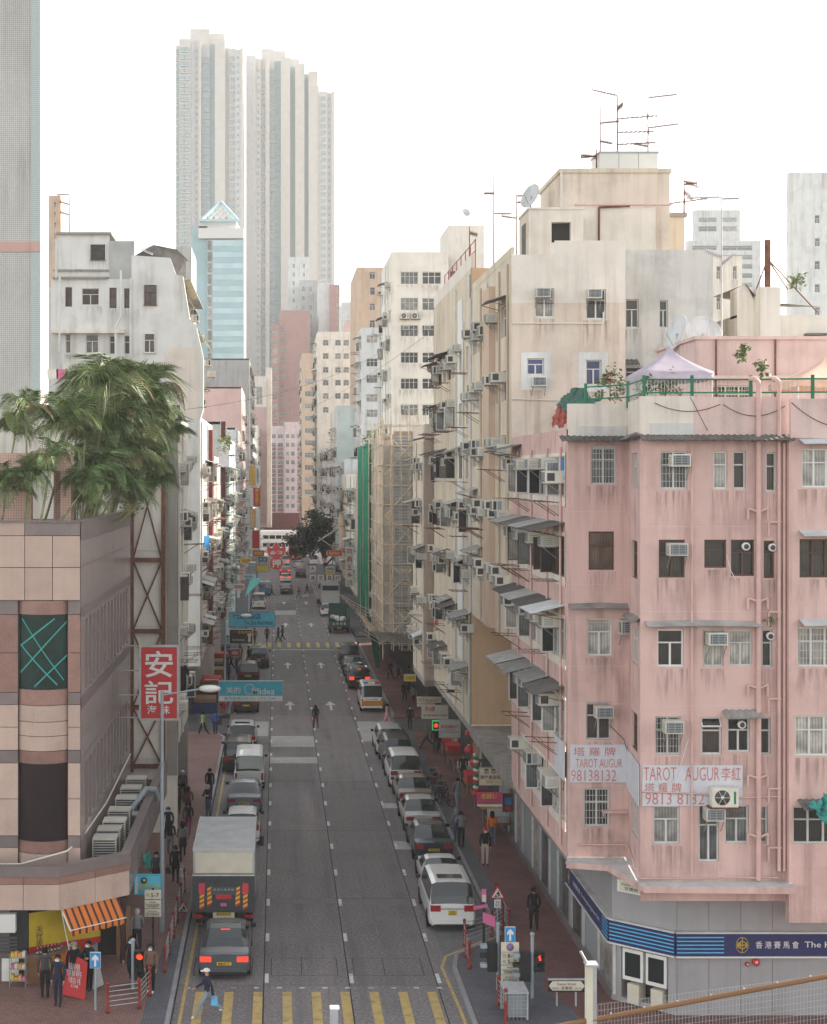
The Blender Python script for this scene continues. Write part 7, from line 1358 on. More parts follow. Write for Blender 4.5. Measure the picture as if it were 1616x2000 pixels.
# footbridge railing in front of the camera
rf = thing('bridge_handrail', 'blurred tan handrail and wire mesh of the footbridge in front', 'railing', (3, 12, 12)); YR = 12.0; R = lambda u, v: (wx(u, YR), YR, wz(v, YR))
put('handrail', MB().tube(R(1050, 2012), R(1700, 1891), .022, 's_brownwood', 8), rf); put('post', MB().box(wx(1145, YR), YR - .03, wz(2060, YR), wx(1157, YR), YR + .05, wz(1884, YR), 's_cream').box(wx(1157.5, YR), YR - .02, wz(2060, YR), wx(1165, YR), YR + .03, wz(1884, YR), 'galv'), rf); put('post_cap', MB().box(wx(1143, YR), YR - .05, wz(1885, YR), wx(1167, YR), YR + .06, wz(1881, YR), 'galv'), rf); put('stay', MB().tube(R(1148, 1884), R(1134, 1858), .012, 'galv', 5), rf)
b = MB()
for k in range(70):
    u = 1168 + k * 6.6; vt = 1962 - (u - 1168) * .13; b.box(wx(u, YR) - .0012, YR, wz(2040, YR), wx(u, YR) + .0012, YR + .0024, wz(vt, YR), 'galv')
for k in range(9): b.tube(R(1168, 1962 + k * 12), R(1640, 1962 - 472 * .13 + k * 12), .0012, 'galv', 4)
q = put('wire_mesh', b, rf); q['kind'] = 'stuff'
for i in range(7): u = 1190 + i * 65; put('rail_clip', MB().tube(R(u, 1986 - (u - 1190) * .186 + 6), R(u + 4, 1986 - (u - 1190) * .186 - 8), .008, 'galv', 5), rf)
tag(put('short_post', MB().box(wx(645, YR), YR, wz(2060, YR), wx(661, YR), YR + .06, wz(1972, YR), 'galv').box(wx(645, YR), YR - .01, wz(1972, YR), wx(663, YR), YR + .07, wz(1969, YR), 's_white')), 'pale metal post top rising at the bottom edge of the picture', 'post')
# ---------------------------------------------------------------- vehicles
CK = {}
def car_meshes(kind):
    """kinds: sedan, coupe, mpv, van, suv, hatch. Local frame: rear bumper at y=0, nose at y=L."""
    if kind in CK: return CK[kind]
    P = {'sedan': dict(L=4.85, W=1.84, Hh=1.44, rb=.72, rr=1.55, rf=2.75, wb=3.55, belt=.93, deck=.98, hood=.90, sh=.78),
         'coupe': dict(L=4.4, W=1.76, Hh=1.30, rb=.55, rr=1.5, rf=2.3, wb=3.1, belt=.86, deck=.90, hood=.84, sh=.74),
         'hatch': dict(L=4.1, W=1.74, Hh=1.50, rb=.10, rr=.62, rf=2.4, wb=3.2, belt=.95, deck=.96, hood=.92, sh=.78),
         'suv': dict(L=4.65, W=1.86, Hh=1.72, rb=.08, rr=.50, rf=2.75, wb=3.45, belt=1.08, deck=1.08, hood=1.04, sh=.80),
         'mpv': dict(L=4.85, W=1.85, Hh=1.90, rb=.05, rr=.34, rf=3.1, wb=4.1, belt=1.12, deck=1.12, hood=1.04, sh=.84),
         'van': dict(L=4.75, W=1.72, Hh=2.0, rb=.03, rr=.16, rf=3.75, wb=4.45, belt=1.16, deck=1.16, hood=1.05, sh=.88)}[kind]
    L_, W, Hh = P['L'], P['W'], P['Hh']; hw = W / 2; gh = P['sh']
    ys = sorted({0, .04, .14, P['rb'], (P['rb'] + P['rr']) / 2, P['rr'], P['rr'] + .18, (P['rr'] + P['rf']) / 2 - .05, (P['rr'] + P['rf']) / 2 + .05, P['rf'], (P['rf'] + P['wb']) / 2, P['wb'], L_ - .7, L_ - .2, L_ - .04, L_})
    def roof(y):
        if y <= P['rb']: return P['deck'] if y > .1 else P['deck'] - .05 * (1 - y / .1), 0.0
        if y < P['rr']: t = (y - P['rb']) / (P['rr'] - P['rb']); return P['deck'] + (Hh - .03 - P['deck']) * t ** .9, t
        if y <= P['rf']: t = (y - P['rr']) / (P['rf'] - P['rr']); return Hh - .03 + .03 * sin(pi * t), 1.0
        if y < P['wb']: t = (P['wb'] - y) / (P['wb'] - P['rf']); return P['hood'] + (Hh - .03 - P['hood']) * t ** .9, t
        t = (y - P['wb']) / (L_ - P['wb']); return P['hood'] - .22 * t ** 2.2, 0.0
    rows = []
    for y in ys:
        zr, g = roof(y); e = min(1, y / .14, (L_ - y) / .35); w_ = hw * (.90 + .10 * max(0, e) ** .5); zb = .20 if .1 < y < L_ - .1 else .30
        bl = P['belt'] if P['rb'] <= y <= P['wb'] else min(P['belt'], zr)
        bl = min(bl, zr); 
        if y > P['wb']: bl = zr - .03
        xr = w_ * (.93 - (.93 - gh) * g)
        rows.append([(0, zb), (w_ * .82, zb), (w_ * .97, zb + .14), (w_, .55), (w_ * .985, bl - .10), (w_ * .94, bl), (xr, zr - .05 * (g > 0) - .015), (xr * .78, zr), (0, zr + .02)])
    body, rear, front, sidew = MB(), MB(), MB(), [MB(), MB()]
    for i in range(len(ys) - 1):
        ym = (ys[i] + ys[i + 1]) / 2
        for j in range(8):
            for s_ in (1, -1):
                q = [(s_ * rows[i][j][0], ys[i], rows[i][j][1]), (s_ * rows[i + 1][j][0], ys[i + 1], rows[i + 1][j][1]), (s_ * rows[i + 1][j + 1][0], ys[i + 1], rows[i + 1][j + 1][1]), (s_ * rows[i][j + 1][0], ys[i], rows[i][j + 1][1])]
                if s_ < 0: q = q[::-1]
                tgt, m = body, 'car_white'
                if P['rb'] < ym < P['rr'] and j >= 6: tgt, m = rear, 'car_glass'
                elif P['rf'] < ym < P['wb'] and j >= 6: tgt, m = front, 'car_glass'
                elif P['rr'] + .0 < ym < P['wb'] - .25 and j == 5: tgt, m = sidew[0 if s_ > 0 else 1], 'car_glass'
                elif j == 0: m = 'trim_black'
                tgt.poly(q, m, True)
    for k in (0, -1):
        y = ys[k]; r_ = rows[k]; body.poly([(x, y, z) for x, z in r_] + [(-x, y, z) for x, z in r_[::-1][1:-1]], 'car_white')
    # rear window frame, bumper, tail panel
    zt = P['deck']; d = MB(); d.box(-hw * .86, -.035, .32, hw * .86, .05, .46, 'car_white'); d.box(-hw * .7, -.045, .24, hw * .7, .04, .33, 'trim_black')
    lamps = []
    for s_ in (-1, 1):
        l = MB(); x0, x1 = sorted((s_ * hw * .50, s_ * hw * .93)) if kind in ('sedan', 'coupe', 'mpv', 'suv', 'hatch') else sorted((s_ * hw * .80, s_ * hw * .93))
        z0, z1 = (zt - .30, zt - .12) if kind in ('sedan', 'coupe') else ((.82, 1.06) if kind in ('mpv', 'suv', 'hatch') else (.62, 1.02))
        l.box(x0, -.022, z0, x1, .18, z1, 'lamp_red'); lamps.append(l.mesh('tail_light'))
    wheel = MB().lathe([(.24, -.1), (.31, -.1), (.325, -.06), (.325, .06), (.31, .1), (.24, .1)], 'tyre', 18, axis='x'); rim = MB().lathe([(.02, .075), (.12, .095), (.235, .10), (.235, -.10), (.12, -.095), (.02, -.075)], 'rim', 14, axis='x')
    arch = MB().lathe([(.375, -.012), (.375, .012)], 'trim_black', 18, axis='x')
    zp = .62 if kind in ('sedan', 'coupe') else .70
    pl = MB().box(-.26, -.032, zp - .055, .26, -.018, zp + .055, 'plate_yellow') if kind != 'mpv' else MB().box(-.17, -.032, zp - .02, .17, -.018, zp + .16, 'plate_yellow')
    mir = MB().box(-.09, -.05, 0, .09, .06, .14, 'trim_black')
    CK[kind] = dict(P=P, body=body.mesh('body'), rear=rear.mesh('rear_window'), front=front.mesh('windscreen'), side=[s_.mesh('side_window') for s_ in sidew], bumper=d.mesh('bumper'), lamps=lamps, wheel=wheel.mesh('wheel'), rim=rim.mesh('rim'), arch=arch.mesh('wheel_arch'), plate=pl.mesh('number_plate'), mirror=mir.mesh('wing_mirror'), zp=zp,
                    rear_frame=None)
    return CK[kind]
def car(kind, paint, label, x, y, plate=None, lit=False, yaw=0.0, detail=True, group=None, cat='car', roof=None, sunroof=False):
    K_ = car_meshes(kind); P = K_['P']; t = thing({'van': 'van', 'mpv': 'people_carrier', 'suv': 'suv', 'coupe': 'coupe'}.get(kind, 'car'), label, cat, (x, y, 0), radians(yaw), group)
    o = put('body', K_['body'], t, world=False); omat(o, o.data.materials.find('car_white'), paint)
    put('rear_window', K_['rear'], t, world=False); put('windscreen', K_['front'], t, world=False)
    for s_ in (0, 1): put('side_window', K_['side'][s_], t, world=False)
    o = put('bumper', K_['bumper'], t, world=False); omat(o, 0, paint)
    for s_ in (0, 1):
        o = put('tail_light', K_['lamps'][s_], t, world=False)
        if lit: omat(o, 0, 'lamp_red_lit')
    hw = P['W'] / 2
    for yy in (.85, P['L'] - .85):
        for s_ in (-1, 1):
            put('wheel_arch', K_['arch'], t, (s_ * (hw - .004), yy, .34), world=False); w_ = put('wheel', K_['wheel'], t, (s_ * (hw - .09), yy, .325), world=False); put('rim', K_['rim'], w_, world=False)
    o = put('number_plate', K_['plate'], t, world=False)
    if plate: lettering(plate, o, (0, -.036, K_['zp'] + (.07 if kind == 'mpv' else 0)), .40 if kind != 'mpv' else .24, .085 if kind != 'mpv' else .14, 'black', world=False)
    for s_ in (-1, 1): put('wing_mirror', K_['mirror'], t, (s_ * (hw + .07), P['wb'] - .35, P['belt'] + .02), world=False)
    if lit: put('brake_light', MB().box(-.16, 0, 0, .16, .04, .035, 'lamp_red_lit'), t, (0, P['rr'] - .1, P['Hh'] - .075), world=False)
    if sunroof: put('sunroof', MB().box(-.5, 0, 0, .5, .55, .012, 'car_glass'), t, (0, P['rr'] + .5, P['Hh'] + .008), world=False)
    if kind == 'mpv': put('chrome_strip', MB().box(-.5, -.02, .90, .5, .03, .94, 'rim'), t, world=False); put('tailgate_line', MB().box(-.78, -.012, .45, .78, .0, .46, 'trim_black'), t, world=False)
    if roof == 'taxi': put('taxi_sign', MB().box(-.22, -.08, 0, .22, .08, .14, 's_white'), t, (0, (P['rr'] + P['rf']) / 2, P['Hh'] + .01), world=False)
    return t
def carp(kind, paint, label, u, v, **k):
    Y = gy(v); return car(kind, paint, label, wx(u, Y), Y, **k)
# left kerb and left lane
carp('sedan', 'car_grey', 'dark grey saloon waiting at the crossing with brake lights on', 438, 1916, plate='p_mat', lit=True, sunroof=True)
carp('hatch', 'car_white', 'white car mostly hidden in front of the box lorry', 473, 1655)
carp('sedan', 'car_bluegrey', 'blue grey saloon parked beyond the lorry', 477, 1592, plate='p_sb')
carp('van', 'car_white', 'white delivery van behind the blue grey saloon', 487, 1545, plate='p_nk')
carp('mpv', 'car_black', 'black people carrier parked tight to the left kerb', 464, 1512); carp('suv', 'car_silver', 'silver off-roader in front of the black people carrier', 473, 1470, sunroof=True)
carp('sedan', 'car_black', 'black saloon under the turquoise appliance sign', 481, 1394); carp('suv', 'car_black', 'black car in the shade below the foot-massage sign', 485, 1336); carp('mpv', 'car_black', 'dark taxi van with pale roof beside the crowd', 506, 1306, roof='taxi'); carp('van', 'car_white', 'white van parked by the green stall roof', 506, 1190); carp('van', 'car_blue', 'blue van half hidden by the green stall roof', 517, 1163)
# moving traffic
carp('sedan', 'car_navy', 'dark saloon driving away at the second crossing', 560, 1161, lit=False); carp('hatch', 'car_white', 'white hatchback with red lights in the far queue', 558, 1138, lit=True); carp('sedan', 'car_red', 'red and white taxi braking in the far queue', 557, 1123, lit=True, roof='taxi'); carp('suv', 'car_black', 'black off-roader in the far right lane', 588, 1129); carp('sedan', 'car_silver', 'silver saloon ahead of the black off-roader', 583, 1110); carp('sedan', 'car_red', 'far taxi with bright round brake lights', 580, 1095, lit=True, roof='taxi'); carp('mpv', 'car_white', 'white far van at the left of the queue', 556, 1104, lit=True); carp('van', 'car_white', 'white van waiting under the dark tree', 613, 1104); carp('hatch', 'car_red', 'small red car far down the queue', 556, 1092, lit=True)
# right kerb
carp('mpv', 'car_white', 'large white people carrier parked at the crossing corner', 884, 1821, plate='p_ud', sunroof=True)
carp('coupe', 'car_white', 'white coupe tucked in front of the large people carrier', 868, 1752); carp('sedan', 'car_navy', 'dark navy saloon in the right-hand row', 848, 1686, plate='p_hj'); carp('sedan', 'car_silver', 'silver saloon in front of the navy one', 827, 1629, plate='p_jl'); carp('sedan', 'car_tan', 'bronze saloon in front of the silver one', 812, 1581, plate='p_rm')
carp('mpv', 'car_white', 'white people carrier by the leaning bicycles', 793, 1542); carp('mpv', 'car_black', 'black people carrier between two pale cars', 779, 1507); carp('suv', 'car_silver', 'silver off-roader at the side lane corner', 764, 1478)
carp('suv', 'car_black', 'black off-roader ahead of the police van', 703, 1347, lit=True); carp('sedan', 'car_navy', 'navy car in the shaded right row', 697, 1333); carp('sedan', 'car_black', 'black saloon second from the black off-roader', 691, 1318); carp('mpv', 'car_black', 'black people carrier at the far zebra', 684, 1300)
carp('hatch', 'car_white', 'white and orange car squeezed behind the green lorry', 640, 1204)
# police van
pv_ = carp('van', 'car_white', 'white police van with red and yellow chevrons on its tail', 727, 1391, cat='police van')
b = MB()
for i in range(-2, 9):
    for s_ in (1, -1):
        x0, x1 = i * .17, i * .17 + .085; q = [(x0, .46), (x1, .46), (x1 + .25, .86), (x0 + .25, .86)]; q = [(min(max(x, 0), .80), z) for x, z in q]
        if q[2][0] - q[3][0] > .01 or q[1][0] - q[0][0] > .01: b.poly([(s_ * (.80 - x), 0, z) for x, z in q], 's_red')
put('chevron_field', MB().box(-.80, -.028, .45, .80, -.02, .87, 's_yellow'), pv_, world=False); put('chevrons', b, pv_, (0, -.032, 0), world=False); put('light_bar', MB().box(-.6, -.12, 0, .6, .12, .11, 's_white').box(-.6, -.13, .02, -.25, .13, .13, 's_blue').box(.25, -.13, .02, .6, .13, .13, 's_red'), pv_, (0, .9, 2.03), world=False); lettering('police', pv_, (0, -.03, .97), .9, .1, 's_navy', world=False)
# box lorry
lr = thing('box_lorry', 'white box lorry with a dark striped tail lift parked on the left', 'lorry', (-2.08, gy(1824), 0))
lx, ly = -2.08, gy(1824)
def lp(name, mb): return put(name, mb, lr, world=False)
lp('cargo_box', MB().box(-1.2, .12, .95, 1.2, 5.6, 3.30, 'truck_box')); lp('roof_trim', MB().box(-1.22, .10, 3.22, 1.22, .16, 3.33, 'alu').box(-1.22, .16, 3.22, -1.17, 5.6, 3.33, 'alu').box(1.17, .16, 3.22, 1.22, 5.6, 3.33, 'alu')); lp('rear_door', MB().box(-1.12, .06, 2.36, 1.12, .118, 3.16, 's_cream'))
lp('tail_lift', MB().box(-1.22, -.04, .85, 1.22, .05, 2.34, 'c_dgrey')); lp('lift_frame', MB().box(-1.22, -.06, 2.28, 1.22, .0, 2.34, 'alu').box(-.5, -.055, 1.55, .5, -.042, 1.85, 'car_grey'))
for x in (-.85, -.55, .55, .85):
    p = MB()
    for k in range(8): z = .95 + k * .09; p.raw([(-.09, 0, z), (.09, 0, z + .09), (.09, 0, z + .18), (-.09, 0, z + .09)], [(0, 1, 2, 3)], 's_yellow' if k % 2 else 's_red')
    put('stripe_board', p, lr, (x, -.05, .0 if abs(x) > .7 else .12), world=False)
for x in (-.85, .85): put('net_pocket', MB().box(x - .12, -.06, 1.62, x + .12, -.045, 2.0, 's_pinkred'), lr, world=False)
lp('warning_plate', MB().box(-.3, -.06, 1.38, .3, -.045, 1.55, 's_red')); lp('small_plate', MB().box(-.12, -.06, 1.1, .12, -.045, 1.22, 's_pink')); lettering('truck', lr, (0, -.06, 1.75), .8, .08, 's_grey', world=False)
lp('number_plate', MB().box(-.42, -.02, .55, .42, .0, .85, 's_cream').box(-.3, -.03, .72, .3, -.021, .84, 'plate_yellow')); lettering('p_rx', lr, (0, -.035, .78), .5, .09, 'black', world=False)
lp('chassis', MB().box(-.5, .3, .45, .5, 6.8, .9, 'trim_black')); lp('under_run_bar', MB().box(-1.1, .05, .5, 1.1, .15, .65, 'trim_black'))
for s_ in (-1, 1):
    put('tail_light', MB().box(s_ * 1.0 - .18, -.01, .62, s_ * 1.0 + .18, .06, .76, 'lamp_red'), lr, world=False); put('wing_mirror', MB().box(s_ * 1.42 - .09, 6.2, 1.9, s_ * 1.42 + .09, 6.3, 2.3, 'trim_black').tube((s_ * 1.1, 6.2, 2.25), (s_ * 1.4, 6.25, 2.2), .02, 'trim_black', 5), lr, world=False)
    for y in (1.5, 6.0): w_ = put('wheel', MB().lathe([(.28, -.14), (.41, -.14), (.43, -.09), (.43, .09), (.41, .14), (.28, .14)], 'tyre', 18, axis='x'), lr, (s_ * .98, y, .43), world=False); put('rim', MB().lathe([(.05, .1), (.27, .14), (.27, -.14), (.05, -.1)], 'rim', 12, axis='x'), w_, world=False)
cb = MB().extr([(-1.05, .75), (1.05, .75), (1.05, 2.1), (.98, 2.5), (-.98, 2.5), (-1.05, 2.1)], 5.7, 7.0, 'car_white'); lp('cab', cb); lp('windscreen', MB().box(-.95, 7.0, 1.5, .95, 7.03, 2.3, 'car_glass'))
# green open lorry, grey box lorry, buses
def lorry(label, u, v, w_, h_, l_, paint, deck=None, name='lorry', lit=False):
    Y = gy(v); t = thing(name, label, 'lorry', (wx(u, Y), Y, 0)); q = lambda nm, mb: put(nm, mb, t, world=False)
    if deck:
        q('deck', MB().box(-w_ / 2, 0, .8, w_ / 2, l_ - 1.6, 1.0, paint))
        for s_ in (-1, 1): q('side_gate', MB().box(s_ * w_ / 2 - .03, 0, 1.0, s_ * w_ / 2 + .03, l_ - 1.7, 1.65, paint))
        q('tail_gate', MB().box(-w_ / 2, -.03, .75, w_ / 2, .03, 1.45, paint))
        for s_ in (-1, 0, 1): q('stake', MB().box(s_ * (w_ / 2 - .06) - .04, .02, 1.45, s_ * (w_ / 2 - .06) + .04, .1, 3.1, paint))
        q('top_rail', MB().box(-w_ / 2, .02, 3.05, w_ / 2, .1, 3.13, paint)); q('cage', MB().box(-w_ / 2 + .1, l_ - 1.8, 1.0, w_ / 2 - .1, l_ - 1.7, 3.1, paint))
        r_ = random.Random(3)
        for k in range(5): tag(put('load_sack', MB().ball((0, 0, 0), .4, r_.choice(('s_white', 's_cream', 's_grey')), 8, 5, (1, 1.2, .8)), None, (wx(u, Y) + r_.uniform(-.7, .7), Y + .6 + k * .6, 1.4 + .25 * (k % 2))), ['white', 'pale', 'grey', 'small', 'rear'][k] + ' bulging sack loaded on the green lorry', 'sack', 'sacks on the green lorry')
    else: q('cargo_box', MB().box(-w_ / 2, 0, .7, w_ / 2, l_ - 1.6, h_, paint)); q('rear_panel', MB().box(-w_ / 2 + .12, -.03, h_ - .8, w_ / 2 - .12, -.001, h_ - .15, 'car_navy'))
    q('cab', MB().extr([(-w_ / 2 + .08, .6), (w_ / 2 - .08, .6), (w_ / 2 - .08, 1.9), (w_ / 2 - .2, 2.4), (-w_ / 2 + .2, 2.4), (-w_ / 2 + .08, 1.9)], l_ - 1.5, l_, paint)); q('number_plate', MB().box(-.25, -.05, .6, .25, -.035, .72, 'plate_yellow')); q('chassis', MB().box(-.6, .1, .4, .6, l_ - .3, .75, 'trim_black'))
    for s_ in (-1, 1):
        put('tail_light', MB().box(s_ * w_ * .42 - .12, -.045, .62, s_ * w_ * .42 + .12, .05, .78, 'lamp_red_lit' if lit else 'lamp_red'), t, world=False)
        for y in (1.2, l_ - 1.0): put('wheel', MB().lathe([(.2, -.13), (.43, -.13), (.43, .13), (.2, .13)], 'tyre', 14, axis='x'), t, (s_ * (w_ / 2 - .18), y, .43), world=False)
    return t
gl = lorry('green open-cage lorry loaded with sacks by the right kerb', 663, 1238, 2.3, 2.5, 6.0, 'car_green', deck=True); lettering('greentruck', gl, (0, -.06, 1.15), 1.5, .3, 's_white', world=False)
lorry('grey box lorry with striped edges in the bus bay', 646, 1190, 2.4, 3.3, 7.5, 'car_silver'); lorry('orange lorry with a lit lamp ahead of the grey box lorry', 637, 1181, 2.3, 3.0, 6.5, 'car_beige')
def bus(label, x, y, l_, w_, h_, paint, yaw, deck2=True, lit=True):
    t = thing('bus', label, 'bus', (x, y, 0), radians(yaw)); q = lambda nm, mb: put(nm, mb, t, world=False)
    q('body', MB().extr([(-w_ / 2, .35), (w_ / 2, .35), (w_ / 2, h_ - .25), (w_ / 2 - .2, h_), (-w_ / 2 + .2, h_), (-w_ / 2, h_ - .25)], 0, l_, paint))
    for z in ((1.2, 3.0) if deck2 else (1.3,)):
        for s_ in (-1, 1):
            for k in range(int(l_ / 1.5) - 1): q('side_window', MB().box(s_ * (w_ / 2 + .005) - .01, .6 + k * 1.5, z, s_ * (w_ / 2 + .005) + .01, 1.9 + k * 1.5, z + .85, 'car_glass'))
        q('rear_window', MB().box(-w_ / 2 + .3, -.02, z, w_ / 2 - .3, -.005, z + .85, 'car_glass'))
    for s_ in (-1, 1):
        q('tail_light', MB().box(s_ * w_ * .42 - .1, -.03, .8, s_ * w_ * .42 + .1, -.005, 1.1, 'lamp_red_lit' if lit else 'lamp_red'))
        for y_ in (2.2, l_ - 2.2): put('wheel', MB().lathe([(.2, -.14), (.48, -.14), (.48, .14), (.2, .14)], 'tyre', 14, axis='x'), t, (s_ * (w_ / 2 - .12), y_, .48), world=False)
    return t
bus('red double-decker bus going away beside the dark tree', wx(576, 318), 318, 11, 2.5, 4.4, 'car_red', 0); bus('long white bus crossing the far junction', wx(509, 345), 345, 9.0, 2.5, 5.0, 'car_white', -90)
for i, (u, v) in enumerate(((519, 1033), (532, 1031), (545, 1034), (560, 1030), (572, 1033))): Y = 488 + 2 * (i % 2); car('sedan' if i % 2 else 'suv', ('car_black', 'car_red', 'car_navy', 'car_silver', 'car_black')[i], ['leftmost', 'second', 'middle', 'fourth', 'rightmost'][i] + ' tiny car beyond the white bus at the junction', wx(u, Y), Y, lit=i in (0, 3), yaw=90 if i % 2 else 0)
# parked bicycles
def bicycle(label, x, y, yaw, m):
    t = thing('bicycle', label, 'bicycle', (x, y, .15), radians(yaw)); q = lambda nm, mb: put(nm, mb, t, world=False); n = 18
    for yy in (-.5, .5): w_ = q('wheel', MB().path([(0, yy + .32 * cos(2 * pi * i / n), .33 + .32 * sin(2 * pi * i / n)) for i in range(n + 1)], .022, 'tyre', 5)); put('spokes', MB().tube((0, yy, .03), (0, yy, .63), .004, 'steel', 3).tube((0, yy - .3, .33), (0, yy + .3, .33), .004, 'steel', 3), w_, world=False)
    q('frame', MB().tube((0, -.5, .33), (0, 0, .33), .018, m, 5).tube((0, 0, .33), (0, -.15, .85), .018, m, 5).tube((0, 0, .33), (0, .4, .8), .02, m, 5).tube((0, -.15, .8), (0, .4, .8), .018, m, 5).tube((0, .5, .33), (0, .38, .95), .018, m, 5).tube((0, -.5, .33), (0, -.15, .8), .015, m, 5)); q('saddle', MB().ball((0, -.17, .9), .13, 'black', 8, 5, (.6, 1, .4))); q('handlebar', MB().tube((-.28, .34, 1.0), (.28, .34, 1.0), .014, 'steel', 5).tube((0, .38, .93), (0, .35, 1.0), .014, 'steel', 5)); q('basket', MB().box(-.15, .45, .75, .15, .7, .98, 'ac_dark'))
for i, (x, y, a) in enumerate(((9.05, 80, 12), (9.1, 81.2, -8), (9.0, 82.4, 15), (9.15, 83.6, 5), (9.05, 84.8, -10))): bicycle(['nearest', 'second', 'third', 'fourth', 'furthest'][i] + ' parked bicycle in the row beside the white people carrier', x, y, a + 20, ('c_navy', 'black', 'c_red', 'c_dgrey', 'black')[i])
# ---------------------------------------------------------------- people
POSES = {'stand': dict(th=(3, -2), kn=(2, 3), ar=(2, -3), el=(12, 12)), 'walk': dict(th=(24, -20), kn=(8, 22), ar=(-20, 20), el=(14, 26)), 'walk2': dict(th=(-16, 18), kn=(26, 6), ar=(16, -14), el=(24, 12)),
         'stride': dict(th=(34, -28), kn=(10, 30), ar=(-28, 26), el=(20, 36)), 'phone': dict(th=(2, -2), kn=(2, 2), ar=(22, 20), el=(85, 80)), 'pocket': dict(th=(12, -12), kn=(4, 12), ar=(-6, -4), el=(38, 36))}
BM = {}
def fk(p):
    d = POSES[p]; V = {}
    def leg(s_, th, kn):
        hx = s_ * .095; a = radians(th); k = (hx, sin(a) * .43, .92 - cos(a) * .43); b = a - radians(kn); an = (hx * .95, k[1] + sin(b) * .42, k[2] - cos(b) * .42); return (hx, 0, .92), k, an, (hx * 1.05, an[1] + .15, an[2] - .045)
    def arm(s_, ar, el):
        a = radians(ar); e = (s_ * .235, sin(a) * .28, 1.41 - cos(a) * .28); b = a + radians(el); w_ = (s_ * .225, e[1] + sin(b) * .25, e[2] - cos(b) * .25); h = (s_ * .215, w_[1] + sin(b) * .085, w_[2] - cos(b) * .085); return (s_ * .19, 0, 1.41), e, w_, h
    return leg(-1, d['th'][0], d['kn'][0]), leg(1, d['th'][1], d['kn'][1]), arm(-1, d['ar'][0], d['el'][0]), arm(1, d['ar'][1], d['el'][1])
